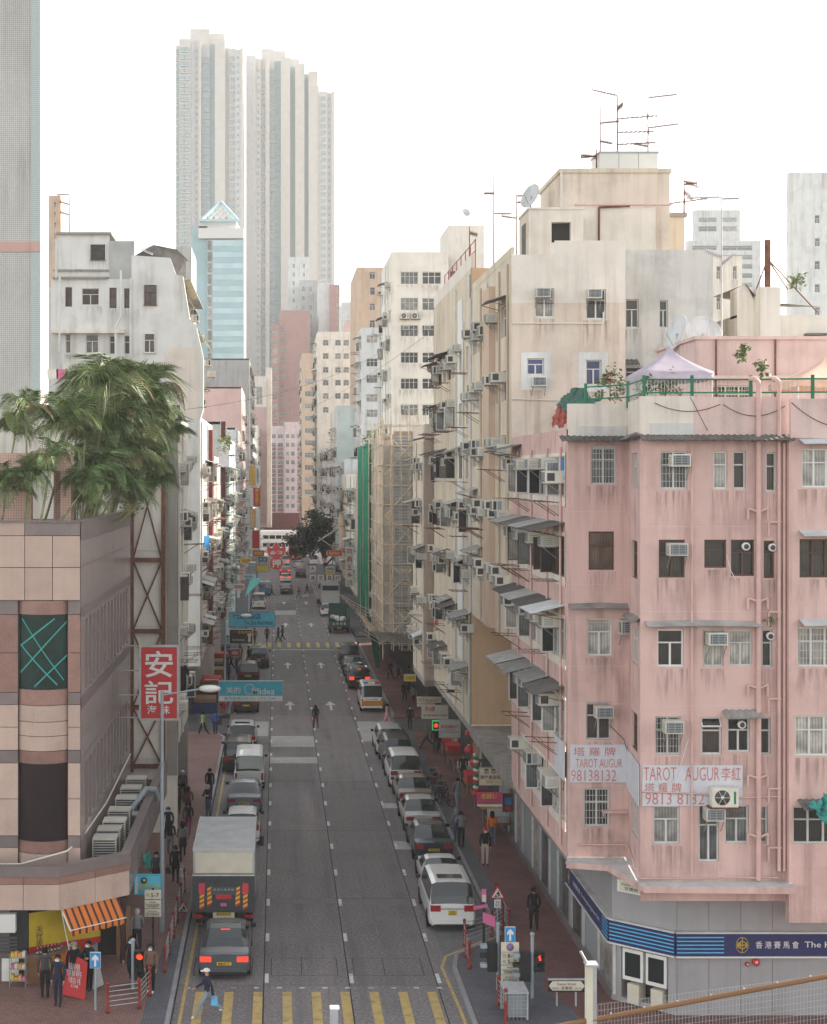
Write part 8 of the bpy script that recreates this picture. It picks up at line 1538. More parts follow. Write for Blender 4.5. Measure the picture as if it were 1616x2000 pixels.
def prepare_bodies():
    made = []
    for p in POSES:
        lL, lR, aL, aR = fk(p)
        sp = [(0, 0, .95), (0, 0, 1.10), (0, 0, 1.28), (0, 0, 1.42), (0, .008, 1.50), (0, .02, 1.57), (0, .025, 1.64), (0, .015, 1.70)]
        rad = [.150, .135, .150, .115, .058, .070, .095, .070]; V = list(sp); E = [(i, i + 1) for i in range(7)]
        for ch, root, rr in ((lL, 0, (.105, .072, .048, .036)), (lR, 0, (.105, .072, .048, .036)), (aL, 3, (.068, .052, .038, .036)), (aR, 3, (.068, .052, .038, .036))):
            prev = root
            for q, r_ in zip(ch, rr): V.append(q); rad.append(r_); E.append((prev, len(V) - 1)); prev = len(V) - 1
        me = bpy.data.meshes.new('b'); me.from_pydata(V, E, []); o = bpy.data.objects.new('b', me); COL.objects.link(o)
        m1 = o.modifiers.new('s', 'SKIN'); m1.use_smooth_shade = True; m2 = o.modifiers.new('u', 'SUBSURF'); m2.levels = 1
        for i, sv in enumerate(me.skin_vertices[0].data): sv.radius = (rad[i], rad[i]); sv.use_root = i == 0
        made.append((p, o, (lL, lR, aL, aR)))
    dg = bpy.context.evaluated_depsgraph_get()
    for p, o, (lL, lR, aL, aR) in made:
        me = bpy.data.meshes.new_from_object(o.evaluated_get(dg)); me.name = 'body'
        segs = [((0, 0, 1.55), (0, 0, 1.75), 0, .11), ((0, 0, 1.47), (0, 0, 1.55), 0, .05), ((0, 0, 1.02), (0, 0, 1.40), 1, .16), ((0, 0, .86), (0, 0, .98), 2, .15)]
        for l in (lL, lR): segs += [(l[0], l[1], 2, .1), (l[1], l[2], 2, .06), ((l[2][0], l[2][1], l[2][2] - .01), l[3], 3, .045)]
        for a in (aL, aR): segs += [(a[0], a[1], 1, .065), (a[1], a[2], 1, .05), (a[2], a[3], 0, .04)]
        segs = [(Vector(a), Vector(b), m_, r_) for a, b, m_, r_ in segs]
        for v in me.vertices:
            if .86 < v.co.z < 1.46 and abs(v.co.x) < .2 and abs(v.co.y) < .2: v.co.y *= .78
        low = min(v.co.z for v in me.vertices)
        mi = []
        for f in me.polygons:
            c = f.center; best = None
            for a, b, m_, r_ in segs:
                ab = b - a; t_ = max(0, min(1, (c - a).dot(ab) / ab.length_squared)); dd = (c - (a + ab * t_)).length / r_
                if best is None or dd < best[0]: best = (dd, m_)
            mi.append(best[1])
        # hands with five fingers, nose, eyes
        ex = MB(); ex.mats = ['skin', 'hair_black']
        for s_, a in ((-1, aL), (1, aR)):
            w_, h = Vector(a[2]), Vector(a[3]); d = (h - w_).normalized(); sd = Vector((0, d.z, -d.y)); sd = sd if sd.length > .1 else Vector((0, 1, 0))
            for k in range(4): r0 = h + sd * (.027 - .018 * k); kn = r0 + d * (.045 + .006 * (k in (1, 2))); ex.tube(r0, kn, .0095, 'skin', 5, .0085); ex.tube(kn, kn + d * .03 + Vector((-s_ * .018, 0, 0)), .0085, 'skin', 5, .006)
            ex.tube(w_ + d * .03 + sd * .02, w_ + d * .075 + sd * .055, .011, 'skin', 5, .008)
        ex.tube((0, .105, 1.645), (0, .135, 1.615), .010, 'skin', 5, .016)
        for s_ in (-1, 1): ex.ball((s_ * .034, .108, 1.65), .010, 'hair_black', 6, 4); ex.ball((s_ * .095, .02, 1.635), .022, 'skin', 6, 4, (.4, 1, 1.4))
        bmx = bmesh.new(); bmx.from_mesh(me)
        for f, k in zip(bmx.faces, mi): f.material_index = k; f.smooth = True
        tm = ex.mesh('x'); n0 = len(bmx.faces); bmx.from_mesh(tm); bmx.faces.ensure_lookup_table()
        for f, k in zip(bmx.faces[n0:], ex.m): f.material_index = 0 if k == 0 else 4; f.smooth = True
        for v in bmx.verts: v.co.z -= low
        me.materials.clear()
        for m_ in ('skin', 'c_black', 'c_black', 'black', 'hair_black'): me.materials.append(M[m_])
        bmx.to_mesh(me); bmx.free()
        BM[p] = (me, -low); bpy.data.objects.remove(o)
    def shell(rx, z0, front, m):
        b = MB(); n, k = 14, 8; p = []
        for j in range(k + 1):
            for i in range(n):
                a = 2 * pi * i / n; fz = sin(a); zl = z0 + (front - z0) * max(0, fz) ** .7; ph = j / k; zc = .115 * cos(ph * pi / 2) if zl > 0 else .115 + (zl - .115) * ph
                zc = .115 + (zl - .115) * ph; rr = rx * sqrt(max(.0, 1 - (max(zc, 0) / .118) ** 2)) if zc > 0 else rx
                p.append((rr * cos(a), rr * sin(a) * 1.08, zc))
        return b.raw(p, [(j * n + i, j * n + (i + 1) % n, (j + 1) * n + (i + 1) % n, (j + 1) * n + i) for j in range(k) for i in range(n)], m, True)
    BM['short'] = shell(.112, -.06, .045, 'hair_black').mesh('hair'); BM['long'] = shell(.118, -.22, .05, 'hair_black').mesh('hair')
    c = shell(.116, .02, .03, 'c_white'); c.box(-.07, .1, .02, .07, .2, .032, 'c_white'); BM['cap'] = c.mesh('cap'); BM['hood'] = shell(.132, -.16, .07, 'c_black').mesh('hood')
    BM['mask'] = MB().raw([(x, .118 - .9 * x * x * 4, z) for z in (-.10, -.06, -.02) for x in (-.07, -.035, 0, .035, .07)], [(5 * j + i, 5 * j + i + 1, 5 * j + i + 6, 5 * j + i + 5) for j in range(2) for i in range(4)], 'c_mask', True).mesh('face_mask')
    BM['skirt'] = MB().lathe([(.16, .98), (.19, .8), (.21, .58)], 'c_black', 14).mesh('skirt'); BM['coat'] = MB().lathe([(.17, 1.05), (.185, .9), (.19, .74)], 'c_black', 14).mesh('coat_tail')
prepare_bodies()
def person(label, u, v, pose, yaw, top, pants, hair='short', hairm='hair_black', mask=None, s_=1.0, shoes='black', coat=False, skirt=False, z=.14, xy=None):
    if xy: x, Y = xy
    else: Y = gy(v, z); x = wx(u, Y)
    t = thing('person', label, 'person', (x, Y, z), radians(yaw)); t.scale = (s_, s_, s_); me, dz = BM[pose]
    o = put('body', me, t, world=False)
    for i, m_ in enumerate(('skin', top, pants, shoes)): omat(o, i, m_)
    hz_ = 1.622 + dz
    if hair: h = put('hat' if hair == 'cap' else 'hair' if hair != 'hood' else 'hood', BM[hair], t, (0, .02, hz_), world=False); omat(h, 0, hairm)
    if mask: omat(put('face_mask', BM['mask'], t, (0, .02, hz_), world=False), 0, mask)
    if coat: h = put('coat_tail', BM['coat'], t, (0, 0, dz), world=False, scale=(1, .8, 1)); omat(h, 0, top)
    if skirt: h = put('skirt', BM['skirt'], t, (0, 0, dz), world=False, scale=(1, .85, 1)); omat(h, 0, pants)
    return t
def bag(label, u, v, Y, m, w_=.28, h_=.34):
    b = MB(); x, z = wx(u, Y), wz(v, Y); b.raw([(-w_ / 2, -.06, h_ * .9), (w_ / 2, -.06, h_ * .95), (w_ * .6, -.09, 0), (-w_ * .55, -.09, 0.02), (-w_ / 2, .06, h_ * .9), (w_ / 2, .06, h_ * .95), (w_ * .6, .09, 0), (-w_ * .55, .09, 0.02)], [(0, 1, 2, 3), (7, 6, 5, 4), (0, 4, 5, 1), (1, 5, 6, 2), (2, 6, 7, 3), (3, 7, 4, 0)], m); b.path([(-w_ * .3, 0, h_ * .9), (-w_ * .1, 0, h_ * 1.4), (w_ * .1, 0, h_ * 1.4), (w_ * .3, 0, h_ * .9)], .01, m, 4)
    return tag(put('bag', b, None, (x, Y, z)), label, 'bag')
person('man in white cap and navy vest stepping onto the crossing', 405, 1986, 'stride', 100, 'c_navy', 'c_ltjeans', 'cap', 'c_white', None, 1.0, 'c_white', z=0); bag('blue carrier bag held by the man on the crossing', 419, 1963, 49.3, 's_lightblue', .2, .3)
person('woman in black hood and brown jumper wearing a mask', 295, 1938, 'stand', 170, 'c_brown', 'c_black', 'hood', 'c_black', 'c_mask', .97, 'c_white'); bag('white bag in front of the woman in the black hood', 293, 1905, 52.3, 's_white', .18, .22)
person('grey-haired person in a patterned vest by the canopy corner', 268, 1862, 'walk', 10, 'c_grey', 'c_black', 'short', 'hair_grey'); person('person in black coat walking away with bags', 343, 1726, 'walk', 5, 'c_black', 'c_black', coat=True); bag('white plastic bag beside the black coat', 356, 1712, 65.2, 's_white', .3, .36); bag('black handbag beside the black coat', 329, 1706, 65.0, 'black', .2, .3)
person('person in grey hooded top and black skirt', 357, 1675, 'walk2', 5, 'c_grey', 'c_black', 'long', skirt=True); person('person in black jacket by the lorry side', 368, 1632, 'walk', 0, 'c_black', 'c_purple'); person('person in dark jacket and jeans near the shop', 347, 1592, 'walk2', 0, 'c_dgrey', 'c_navy'); person('person with white cap and grey jacket', 357, 1566, 'stand', 20, 'c_dgrey', 'c_black', 'cap', 'c_white'); person('person in black and orange near the shop wall', 333, 1572, 'stand', 60, 'c_maroon', 'c_black')
person('man in navy suit and mask looking at his phone on the kerb', 407, 1597, 'phone', 150, 'c_navy', 'c_jeans', 'short', 'hair_grey', 'c_mask'); person('man in black standing on the left kerb', 410, 1562, 'stand', -10, 'c_black', 'c_navy'); person('street worker in a green vest at the side lane', 397, 1437, 'walk', 60, 'c_green', 'c_black', z=0); person('man in blue jacket with a black shoulder bag', 421, 1437, 'stand', -20, 'c_blue', 'c_navy', z=0); bag('black shoulder bag of the man in the blue jacket', 429, 1415, 102, 'black', .3, .4); person('masked person in the shop entrance under the green flap', 305, 1742, 'stand', 190, 'c_dgrey', 'c_black', mask='c_mask')
# kiosk
person('kiosk seller in a red jumper behind the counter', 0, 0, 'phone', 200, 'c_red', 'c_black', 'long', xy=(-8.85, 53.6)); person('large customer in grey cap and black printed jacket', 0, 0, 'stand', 20, 'c_black', 'c_dgrey', 'cap', 'c_grey', xy=(-6.95, 50.9), s_=1.06); person('masked man in black suit beside the large customer', 0, 0, 'phone', 150, 'c_black', 'c_black', 'short', mask='c_white', xy=(-6.5, 51.4)); person('masked man in navy jacket at the bottom edge', 0, 0, 'stand', 170, 'c_navy', 'c_navy', 'short', mask='c_white', xy=(-7.35, 49.9))
for i, (x, y, tp, pt, ps, yw, hr) in enumerate(((-7.9, 50.6, 'c_dgrey', 'c_black', 'stand', 10, 'short'), (-5.1, 52.0, 'c_black', 'c_navy', 'walk', 175, 'long'), (-4.9, 60.5, 'c_brown', 'c_black', 'walk2', 8, 'short'), (-5.0, 69.5, 'c_black', 'c_grey', 'walk', 3, 'long'), (-5.3, 72.5, 'c_navy', 'c_black', 'stride', 180, 'short'), (-4.6, 77.0, 'c_maroon', 'c_black', 'walk', 0, 'long'), (-5.6, 88.0, 'c_black', 'c_jeans', 'walk2', 175, 'short'))):
    person(['person in dark grey at the kiosk end by the shelf', 'dark walker passing the striped blind', 'person in brown between railing and shops', 'long-haired walker in black with grey trousers', 'man in navy striding towards the crossing', 'person in dark red on the left pavement', 'person in black and jeans before the side lane'][i], 0, 0, ps, yw, tp, pt, hr, mask='c_mask' if yw > 90 else None, xy=(x, y))
# on the road
person('person in black top and dark red trousers crossing between lanes', 617, 1423, 'walk', 10, 'c_black', 'c_maroon', 'long', z=0); person('woman in black with white bag on the far zebra', 544, 1256, 'walk', 80, 'c_black', 'c_black', 'long', z=0); person('man in dark hood beside the woman on the far zebra', 552, 1252, 'walk2', 75, 'c_dgrey', 'c_black', 'hood', 'c_dgrey', z=0); person('small dark figure crossing left of the far dark saloon', 531, 1166, 'stride', 90, 'c_dgrey', 'c_black', z=0); person('man pulling a trolley across the far road', 584, 1169, 'walk', -85, 'c_black', 'c_dgrey', z=0); person('man in dark suit ahead of the trolley', 600, 1161, 'stride', 95, 'c_black', 'c_black', z=0); tag(put('hand_trolley', MB().box(-.3, -.9, .15, .3, .2, .2, 's_grey').tube((0, .2, .2), (0, .5, .95), .02, 'steel', 5).box(-.25, -.8, .2, .25, 0, .5, 's_grey'), None, (wx(592, 216), 216, 0), radians(90)), 'small grey trolley pulled across the far road', 'trolley')
# right pavement
person('man in a black suit walking away at the corner', 1043, 1818, 'pocket', 0, 'c_black', 'c_black', 'short', coat=True); person('man in black jumper and beige trousers with a cane', 948, 1690, 'stand', 185, 'c_black', 'c_beige', 'cap', 'c_red', 'c_white'); tag(put('walking_cane', MB().tube((0, 0, 0), (.03, 0, .85), .014, 'black', 5).tube((.03, 0, .85), (.12, 0, .87), .014, 'black', 5), None, (wx(937, 68.2), 68.2, .15)), 'black cane of the man in beige trousers', 'cane')
person('woman in an orange top and jeans', 962, 1652, 'walk', 0, 'c_orange', 'c_jeans', 'long'); person('person in grey jacket with a backpack looking down', 901, 1655, 'phone', 0, 'c_grey', 'c_black'); tag(put('backpack', MB().ball((0, 0, 0), .2, 'c_dgrey', 10, 6, (.8, .6, 1.2)), None, (wx(902, 71.7), 71.85, 1.36)), 'dark backpack on the person in the grey jacket', 'backpack'); person('companion in pale hood and jeans behind the backpack', 893, 1646, 'stand', 20, 'c_grey', 'c_jeans', 'hood', 'c_grey'); person('man in grey blue jacket and light jeans walking away', 895, 1581, 'walk2', 5, 'c_grey', 'c_ltjeans'); bag('brown bag carried by the man in grey blue', 905, 1558, 78.9, 's_brownwood', .2, .4)
person('man in black padded jacket by the hairdresser', 905, 1532, 'walk', 0, 'c_black', 'c_black', 'cap', 'c_dgrey', s_=1.05); person('shop hand in a cream shirt under the jewellery sign', 892, 1480, 'stand', 170, 'c_beige', 'c_black'); person('person in dark coat under the LED sign', 851, 1472, 'stand', 0, 'c_black', 'c_dgrey'); person('second person in black beside the dark coat', 857, 1468, 'walk2', 10, 'c_black', 'c_black'); person('person in grey green hood striding past the LED sign', 834, 1462, 'stride', 80, 'c_olive', 'c_dgrey', 'hood', 'c_olive'); person('man in black with a white mask at the side lane', 801, 1426, 'stand', 180, 'c_black', 'c_black', mask='c_white', z=0); person('person in pink behind the silver off-roader', 757, 1420, 'walk', 60, 'c_pink', 'c_pink', z=0)
for i, (u, v, top, pt) in enumerate(((791, 1372, 'c_black', 'c_black'), (808, 1382, 'c_grey', 'c_maroon'), (797, 1362, 'c_dgrey', 'c_maroon'), (763, 1328, 'c_black', 'c_black'), (779, 1327, 'c_blue', 'c_black'), (746, 1290, 'c_dgrey', 'c_black'), (800, 1340, 'c_black', 'c_navy'), (735, 1270, 'c_black', 'c_black'))): person(['person in black walking by the police van pavement', 'person in pale jacket and dark red trousers', 'person half hidden behind the pale jacket', 'dark figure deep in the right arcade', 'figure in a blue top in the right arcade', 'far figure in grey by the parked row', 'figure in black under the goldsmith sign', 'furthest dark figure on the right pavement'][i], u, v, ('walk', 'walk2', 'stand')[i % 3], 10 * i, top, pt, 'short', mask=None)
for i, (u, v, top) in enumerate(((445, 1335, 'c_black'), (440, 1318, 'c_red'), (452, 1308, 'c_dgrey'), (463, 1318, 'c_maroon'), (498, 1258, 'c_red'), (522, 1255, 'c_dgrey'), (470, 1292, 'c_black'), (486, 1296, 'c_navy'))): person(['figure in black in the market crowd', 'figure in red in the market crowd', 'grey figure deep in the market crowd', 'dark red figure at the market edge', 'figure in bright red by the hotel sign', 'grey figure stepping off the left kerb', 'black figure behind the market crowd', 'navy figure beside the dark taxi van'][i], u, v, ('stand', 'walk', 'walk2')[i % 3], 40 * i, top, 'c_black')
# market clutter on the left and shop goods on the right
rm = random.Random(12)
for i in range(7):
    y = 112 + i * 5.6; tag(put('market_stall', MB().box(-.9, -1.2, 0, .9, 1.2, .8, rm.choice(('s_brownwood', 's_navy', 's_maroon'))).box(-.8, -1.1, .8, .8, 1.1, 1.05, rm.choice(('s_maroon', 'c_dgrey', 's_brownwood', 's_red'))), None, (-5.4, y, .14)), ['first', 'second', 'third', 'fourth', 'fifth', 'sixth', 'seventh'][i] + ' goods stall counted from the side lane on the left pavement', 'stall', 'market stalls on the left pavement')
tag(put('stall_canopy', MB().raw([(wx(480, 160), 156, wz(1160, 160)), (wx(508, 160), 158, wz(1135, 160)), (wx(508, 160), 172, wz(1130, 170)), (wx(486, 160), 172, wz(1140, 165))], [(0, 1, 2, 3)], 's_teal')), 'green tarpaulin canopy sloping over the left kerb', 'canopy')
for i in range(9):
    y = 74 + i * 3.1; tag(put('goods_table', MB().box(-.5, -.9, .6, .5, .9, .66, 's_brownwood').box(-.45, -.85, 0, -.4, -.8, .6, 'steel').box(.4, .8, 0, .45, .85, .6, 'steel').box(-.4, -.8, .66, .4, .8, .66 + rm.uniform(.15, .5), rm.choice(('s_red', 's_cream', 's_maroon', 's_gold', 's_grey'))), None, (11.0, y, .14)), ['nearest', 'second', 'third', 'fourth', 'fifth', 'sixth', 'seventh', 'eighth', 'furthest'][i] + ' table of goods outside the shops on the right', 'table', 'goods tables on the right pavement')
for i, (u, v, Y) in enumerate(((918, 1432, 84), (917, 1465, 80), (928, 1490, 76.5))): tag(put('red_lantern', MB().ball((0, 0, 0), .28, 's_red', 12, 8, (1, 1, .85)).lathe([(.1, .22), (.1, .3)], 's_gold', 8), None, at(u, v, Y)), ['upper', 'middle', 'lower'][i] + ' red lantern hanging at the right shop fronts', 'lantern')
tag(put('road_barrier', MB().box(-.6, -.1, .3, .6, .1, .9, 's_red').box(-.55, -.3, 0, -.45, .3, .3, 's_red').box(.45, -.3, 0, .55, .3, .3, 's_red'), None, (wx(690, 150), 150, .14)), 'red plastic road barrier beside the green net', 'barrier')
# ---------------------------------------------------------------- laundry and loose cloth
def cloth(label, u, v, Y, w_, h_, m, kind='shirt', yaw=0, name='laundry', m2=None):
    b = MB(); t_ = .03
    if kind == 'shirt': P_ = [(-.22, 0), (.22, 0), (.24, .5), (.42, .38), (.48, .52), (.26, .72), (.1, .74), (0, .68), (-.1, .74), (-.26, .72), (-.48, .52), (-.42, .38), (-.24, .5)]
    elif kind == 'trousers': P_ = [(-.2, 0), (-.06, 0), (0, .5), (.06, 0), (.2, 0), (.22, .85), (-.22, .85)]
    else: P_ = [(-.3, .02), (0, 0), (.3, .03), (.31, .8), (-.31, .8)]
    b.extr([(x * w_, z * h_) for x, z in P_], -t_ / 2, t_ / 2, m)
    if m2: b.extr([(-.3 * w_, .06 * h_), (.3 * w_, .08 * h_), (.3 * w_, .2 * h_), (-.3 * w_, .2 * h_)], -t_, t_, m2)
    return tag(put(name, b, None, at(u, v, Y), radians(yaw)), label, 'laundry')
cloth('white T-shirt hung out on a pole over the right pavement', 811, 1217, 100, 1.1, 1.15, 's_white'); tag(put('laundry_pole', MB().tube(at(790, 1240, 99), at(815, 1195, 102), .025, 'bamboo', 5)), 'bamboo pole carrying the white T-shirt', 'pole')
cloth('red and dark dress hanging on the beige facade', 856, 1232, 92, .8, 1.7, 's_pinkred', 'towel', -40, m2='s_cream'); cloth('dark jeans among the laundry on the grey facade', 826, 1130, 99, 1.0, 1.0, 'c_navy', 'trousers', -60); cloth('white shirt next to the dark jeans', 817, 1130, 100, .9, 1.0, 's_white', 'shirt', -60); cloth('navy towel on the upper grey facade', 848, 942, 93.5, .9, 1.3, 'c_navy', 'towel', -50); cloth('pale towel beside the navy towel', 854, 940, 92.5, .7, 1.2, 's_grey', 'towel', -50)
cloth('black jacket hung below the white panel', 933, 1034, 75.5, .9, 1.5, 'c_black', 'shirt', -60); cloth('dark trousers beside the black jacket', 922, 1026, 77, .8, 1.3, 'c_dgrey', 'trousers', -60); cloth('turquoise top hung high on the grey facade', 856, 848, 94, 1.0, 1.2, 's_cyan', 'shirt', -40, m2='c_black'); cloth('pink print blanket on a rack of the pink facade', 1053, 1306, 57.3, 1.1, 1.05, 's_pink', 'towel', -70, m2='s_cream'); cloth('blue spotted towel on the sunny white facade', 404, 1087, 107.2, 1.1, 1.9, 's_blue', 'towel', 60); cloth('black and white shirt above the goldsmith sign', 884, 1355, 83, 1.0, 1.2, 's_white', 'shirt', -30, m2='c_black'); cloth('yellow green cloth beside the black and white shirt', 897, 1372, 82.5, .7, 1.3, 's_yellow', 'towel', -40); cloth('black coat hung on the braced building side', 358, 1350, 76.5, 1.2, 1.8, 'c_black', 'shirt', 60)
cloth('blue print poster cloth in a window of the pink facade', 1100, 942, 52.2, .9, 1.1, 's_blue', 'towel', -88, 'printed_cloth', 's_magenta'); cloth('light blue sheet caged on the sunny white facade', 437, 912, 128, 1.6, 2.6, 's_paleblue', 'towel', 30)
for i, (u, m_) in enumerate(((103, 's_white'), (121, 's_pink'), (140, 's_white'), (158, 's_cream'))): cloth(['first', 'second', 'third', 'fourth'][i] + ' cloth on the roof line beside the mosaic tower', u, 740, 80, .95, .65, m_, 'towel')
def tarp(label, pts, m, name='tarpaulin'):
    n = 13; g = []; r_ = random.Random(len(label))
    for j in range(n + 1):
        for i in range(n + 1):
            s_, t_ = i / n, j / n; a = Vector(pts[0]).lerp(Vector(pts[1]), s_); c = Vector(pts[3]).lerp(Vector(pts[2]), s_); g.append(a.lerp(c, t_) + Vector((r_.uniform(-.05, .05), .14 * sin(s_ * 19 + t_ * 3) + r_.uniform(-.08, .08), .1 * sin(s_ * 9 + t_ * 5) + r_.uniform(-.05, .05))))
    return tag(put(name, MB().raw(g, [(j * (n + 1) + i, j * (n + 1) + i + 1, (j + 1) * (n + 1) + i + 1, (j + 1) * (n + 1) + i) for j in range(n) for i in range(n)], m, True)), label, 'tarpaulin')
tarp('dark green tarpaulin thrown over junk on the pink roof corner', [at(1086, 796, 60), at(1120, 800, 56), at(1180, 782, 56), at(1120, 752, 58.5)], 's_tarpgreen'); tarp('red tarpaulin hanging down beside the green one', [at(1078, 838, 60.5), at(1116, 828, 58.5), at(1122, 782, 58), at(1090, 788, 60)], 's_tarpred'); tarp('torn teal net over the window hood at the picture edge', [at(1578, 1580, 47), at(1640, 1620, 47), at(1640, 1556, 47), at(1600, 1560, 47)], 's_teal'); tarp('green flap hanging under the granite canopy', [at(278, 1682, 58), at(290, 1700, 59), at(298, 1672, 60), at(288, 1662, 59)], 's_teal'); tag(put('junk_heap', MB().ball(at(1145, 806, 58), .6, 'dark_void', 10, 6, (1.3, 1.2, .7))), 'dark heap of junk under the green tarpaulin', 'junk')
# ---------------------------------------------------------------- palms, tree, roof plants
def frond(seed, n=34, droop=1.0):
    r_ = random.Random(seed); b = MB(); L_ = 1.0; P_ = []
    for i in range(n + 1):
        t_ = i / n; P_.append(Vector((.04 * sin(t_ * 3 + seed), t_ * (.92 - .25 * t_ * t_ * droop), .42 * t_ - (.62 * droop) * t_ ** 2.3)))
    b.path(P_[::4] + [P_[-1]], lambda q: .014 * (1 - .8 * q), 'cane', 4)
    for i in range(3, n + 1):
        t_ = i / n; p = P_[i]; d = (P_[i] - P_[i - 1]).normalized(); ll = .44 * (sin(pi * min(1, .12 + t_ * .86)) ** .7) * r_.uniform(.85, 1.1)
        for s_ in (-1, 1):
            side = Vector((s_, 0, 0)); tip = p + side * ll * .74 + d * ll * (.45 + .3 * t_) + Vector((0, 0, ll * (.30 - .70 * droop * r_.uniform(.3, 1.3)))); mid = p + side * ll * .42 + d * ll * .22 + Vector((0, 0, ll * .26)); w_ = d * .0078 * r_.uniform(.8, 1.2)
            b.raw([p - w_ * .6, p + w_ * .6, mid + w_ * 1.25, tip, mid - w_ * 1.25], [(0, 1, 2, 4), (4, 2, 3)], 'leaf' if i == 3 or r_.random() < .66 else 'leaf_light')
    return b.mesh('frond')
FR = [frond(i, 32, (.7, .9, 1.15, 1.35)[i % 4]) for i in range(8)]
rp = random.Random(23)
def palm(label, bx, by, u, v, Y, nf, ln, light=0.4, zb=ZT - .5):
    c = at(u, v, Y); t = thing('palm_tree', label, 'palm', (bx, by, zb)); P_ = [Vector((bx, by, zb)).lerp(c, q) + Vector((.12 * sin(q * 3), 0, 0)) * (1 - q) for q in (0, .25, .5, .75, 1)]
    put('trunk', MB().path(P_, lambda q: .055 - .02 * q, 'cane', 7), t); a0_ = rp.uniform(0, 6)
    nf = int(nf * 1.9); ln *= 1.12
    for k in range(nf):
        el = rp.uniform(-.25, .75) if k > nf * .3 else rp.uniform(.7, 1.25); az = a0_ + k * 2.4 + rp.uniform(-.3, .3); s_ = ln * rp.uniform(.75, 1.15)
        o = put('frond', FR[rp.randrange(8)], t, tuple(c), scale=(s_ * .95, s_, s_), rot=(el, rp.uniform(-.3, .3), az)); m_ = 'leaf_light' if rp.random() < light else ('leaf_brown' if rp.random() < .09 else 'leaf'); omat(o, o.data.materials.find('leaf'), m_)
PL = [('tallest palm with arching fronds on the granite roof terrace', -7.9, 60, 208, 775, 60, 13, 2.5, .75), ('tall palm near the street edge of the terrace', -7.6, 66, 288, 772, 66, 12, 2.1, .6), ('slim palm with a bare curved stem before the mosaic tower', -9.2, 58, 132, 842, 58, 9, 1.7, .6), ('leaning palm over the tiled portal', -9.6, 56.5, 52, 815, 57, 8, 1.5, .6), ('small palm beside the mosaic tower wall', -10.8, 57, 30, 850, 58, 8, 1.3, .4),
      ('bushy palm in the middle of the terrace clump', -8.0, 61, 190, 850, 61, 12, 2.1, .4), ('bushy palm leaning over the street parapet', -7.4, 66, 262, 855, 66, 12, 2.1, .4), ('palm hanging out past the braced wall', -7.2, 69, 318, 868, 70, 11, 1.9, .3), ('palm drooping over the parapet corner', -7.3, 63, 235, 905, 62.5, 12, 2.0, .3), ('low palm behind the parapet', -7.4, 60, 195, 930, 60, 11, 1.8, .25), ('low palm at the parapet end', -7.2, 68, 285, 915, 68, 11, 1.8, .2), ('dark low palm inside the clump', -7.7, 62, 225, 960, 61.5, 10, 1.6, .1),
      ('dense palm left of the tallest one', -8.6, 62, 150, 815, 63, 11, 1.9, .4), ('upright palm behind the clump', -8.3, 67, 240, 800, 67, 11, 2.0, .5), ('short palm in front of the portal pillar', -8.6, 56, 168, 950, 57, 9, 1.3, .2), ('brownish low palm at the picture edge', -10.4, 55.3, 12, 960, 55.5, 9, 1.3, .15), ('small palm by the portal opening', -9.5, 55.5, 60, 940, 55.8, 8, 1.2, .25), ('sparse palm against the portal post', -9.0, 55.6, 100, 900, 56, 7, 1.3, .3), ('tufted palm at the far parapet corner', -7.15, 70, 300, 820, 70, 10, 1.7, .4), ('dark palm under the tallest crown', -8.0, 63, 205, 880, 63.5, 11, 1.9, .15), ('trailing palm over the granite parapet edge', -7.25, 64, 255, 985, 64, 9, 1.5, .2), ('drooping palm outside the street parapet', -7.2, 67, 300, 955, 68, 9, 1.6, .2), ('bushy low palm behind the parapet corner', -7.5, 58.5, 175, 985, 58.5, 9, 1.4, .15), ('wide palm between the clump and the bracing', -7.4, 65, 270, 815, 65, 11, 2.0, .45), ('leafy palm in the thick of the clump', -7.9, 62, 215, 830, 62, 12, 2.0, .35)]
for q in PL: palm(*q)
for i in range(16): x, y = rp.uniform(-8.6, -7.4), rp.uniform(57, 64); tag(put('palm_cane', MB().tube((x, y, ZT - .5), (x + rp.uniform(-.3, .3), y + .3, ZT + rp.uniform(1.8, 3.2)), .035, 'cane', 6)), 'bare upright palm cane in the thicket behind the granite parapet', 'cane', 'bare canes in the palm thicket')
def leafcloud(name, c, rad, n, size, m, seed, parent=None):
    r_ = random.Random(seed); b = MB(); cl_ = [Vector((r_.gauss(0, .5), r_.gauss(0, .5), r_.gauss(0, .45))) for _ in range(26)]; cl_ = [q / max(1, q.length) for q in cl_]
    for i in range(n):
        q = r_.choice(cl_) + Vector((r_.gauss(0, .16), r_.gauss(0, .16), r_.gauss(0, .14))); p = Vector(c) + Vector((q.x * rad[0], q.y * rad[1], q.z * rad[2])); a = Vector((r_.uniform(-1, 1), r_.uniform(-1, 1), r_.uniform(-.6, .6))).normalized(); e = a.cross(Vector((r_.uniform(-1, 1), r_.uniform(-1, 1), 1))).normalized(); s_ = size * r_.uniform(.6, 1.3)
        b.poly([p - a * s_, p + e * s_ * .5, p + a * s_, p - e * s_ * .5], m)
    return put(name, b, parent)
tr = thing('banyan_tree', 'dark spreading tree over the far right pavement', 'tree', (8.2, 236, .1)); put('trunk', MB().path([(8.2, 236, 0), (8.0, 236, 2.5), (7.4, 235.6, 5), (6.6, 235, 7.5)], lambda q: .45 - .25 * q, 'bark', 8), tr)
for k in range(7): put('limb', MB().path([(7.8, 236, 3.5 + .4 * k), (7.8 + 2.2 * cos(k * 2.1), 236 + 2 * sin(k * 2.1), 6 + .4 * k), (7.4 + 4 * cos(k * 2.1), 236 + 4 * sin(k * 2.1), 7.5 + .5 * k)], lambda q: .16 - .1 * q, 'bark', 5), tr)
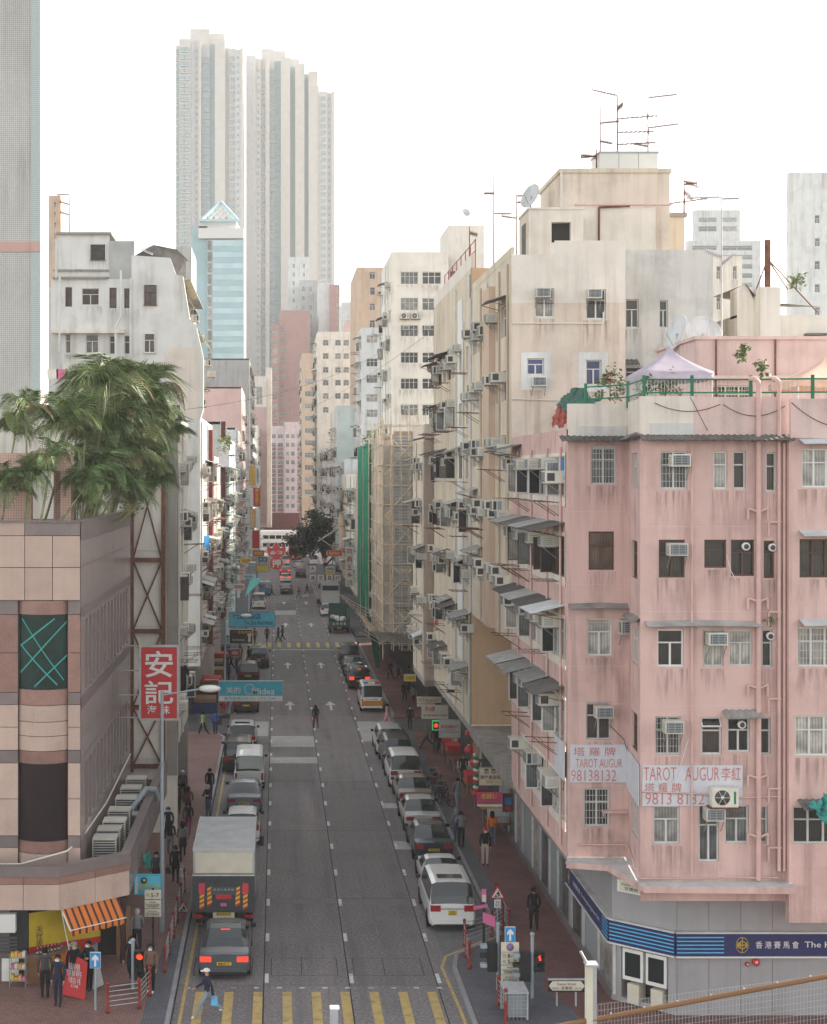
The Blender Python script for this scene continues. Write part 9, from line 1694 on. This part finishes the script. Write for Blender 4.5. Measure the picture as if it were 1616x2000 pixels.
leafcloud('crown', (6.6, 234, 8.2), (4.2, 5.5, 3.6), 9000, .30, 'leaf_dark', 5, tr); put('leaning_prop', MB().tube(at(622, 1057, 200), at(664, 1030, 205), .12, 'bamboo', 5).tube(at(624, 1050, 200), at(668, 1082, 202), .1, 'bamboo', 5), tr)
tag(put('wrapped_column', MB().path([at(668, 960, 186), at(667, 1010, 186), at(669, 1060, 186), at(670, 1112, 186)], lambda q: .42, 'tan_pier', 8)), 'brown sheeted scaffold column beside the dark tree', 'scaffold')
def bush(label, u, v, Y, r_, n, m='leaf_light', sz=.08, name='roof_plant'):
    t = thing(name, label, 'plant', tuple(at(u, v, Y))); c = at(u, v, Y); put('stem', MB().tube(c - Vector((0, 0, r_ * 1.2)), c, .02, 'bark', 5), t); leafcloud('foliage', c, (r_, r_, r_ * 1.2), n, sz, m, int(u), t)
bush('leafy shrub with red blossom at the pink roof corner', 1192, 748, 52.5, .55, 500); bush('tall thin plant before the roof hut', 1450, 690, 53, .28, 120, sz=.1); bush('small plant left of the orange tent', 1488, 718, 53, .25, 110, sz=.1); bush('tuft of plants under the lilac tent', 1300, 752, 52, .5, 300); bush('pot plants under the lilac tent edge', 1260, 757, 51.5, .35, 180, 'leaf'); bush('plant growing by the flue stays', 1556, 545, 64, .4, 200); bush('bush growing on the scaffold roof', 730, 860, 140, 1.1, 400, sz=.16); bush('weed tuft on the sunny white facade', 440, 865, 124, .8, 220, sz=.14); bush('creeper with red flowers on the braced column', 256, 1000, 73.5, .5, 260, 'leaf'); bush('weed at the foot of the roadworks sign', 357, 1818, 60.3, .25, 120, 'leaf', .06); bush('small weed on the pink facade ledge', 1505, 1212, 47.9, .18, 80, sz=.05)
tag(put('red_blossom', MB().ball(at(1188, 735, 52), .06, 'flower', 8, 5).ball(at(1193, 745, 52), .05, 'flower', 8, 5)), 'red blossoms among the roof plants', 'flower')
HAZE = .0003
# ---------------------------------------------------------------- hazy air
hz = MB().box(-420, -80, -1.5, 420, 1020, 224, 'black')
hm = bpy.data.materials.new('haze'); hm.use_nodes = True; N = hm.node_tree.nodes; N.clear()
pv = N.new('ShaderNodeVolumePrincipled'); pv.inputs['Density'].default_value = HAZE; pv.inputs['Color'].default_value = (.96, .98, 1, 1); pv.inputs['Anisotropy'].default_value = .1
ou = N.new('ShaderNodeOutputMaterial'); hm.node_tree.links.new(pv.outputs[0], ou.inputs['Volume'])
M['haze_m'] = hm; hz.mats = ['haze_m']
o = put('haze', hz); o['kind'] = 'stuff'; o['label'] = 'pale haze filling the air over the street'
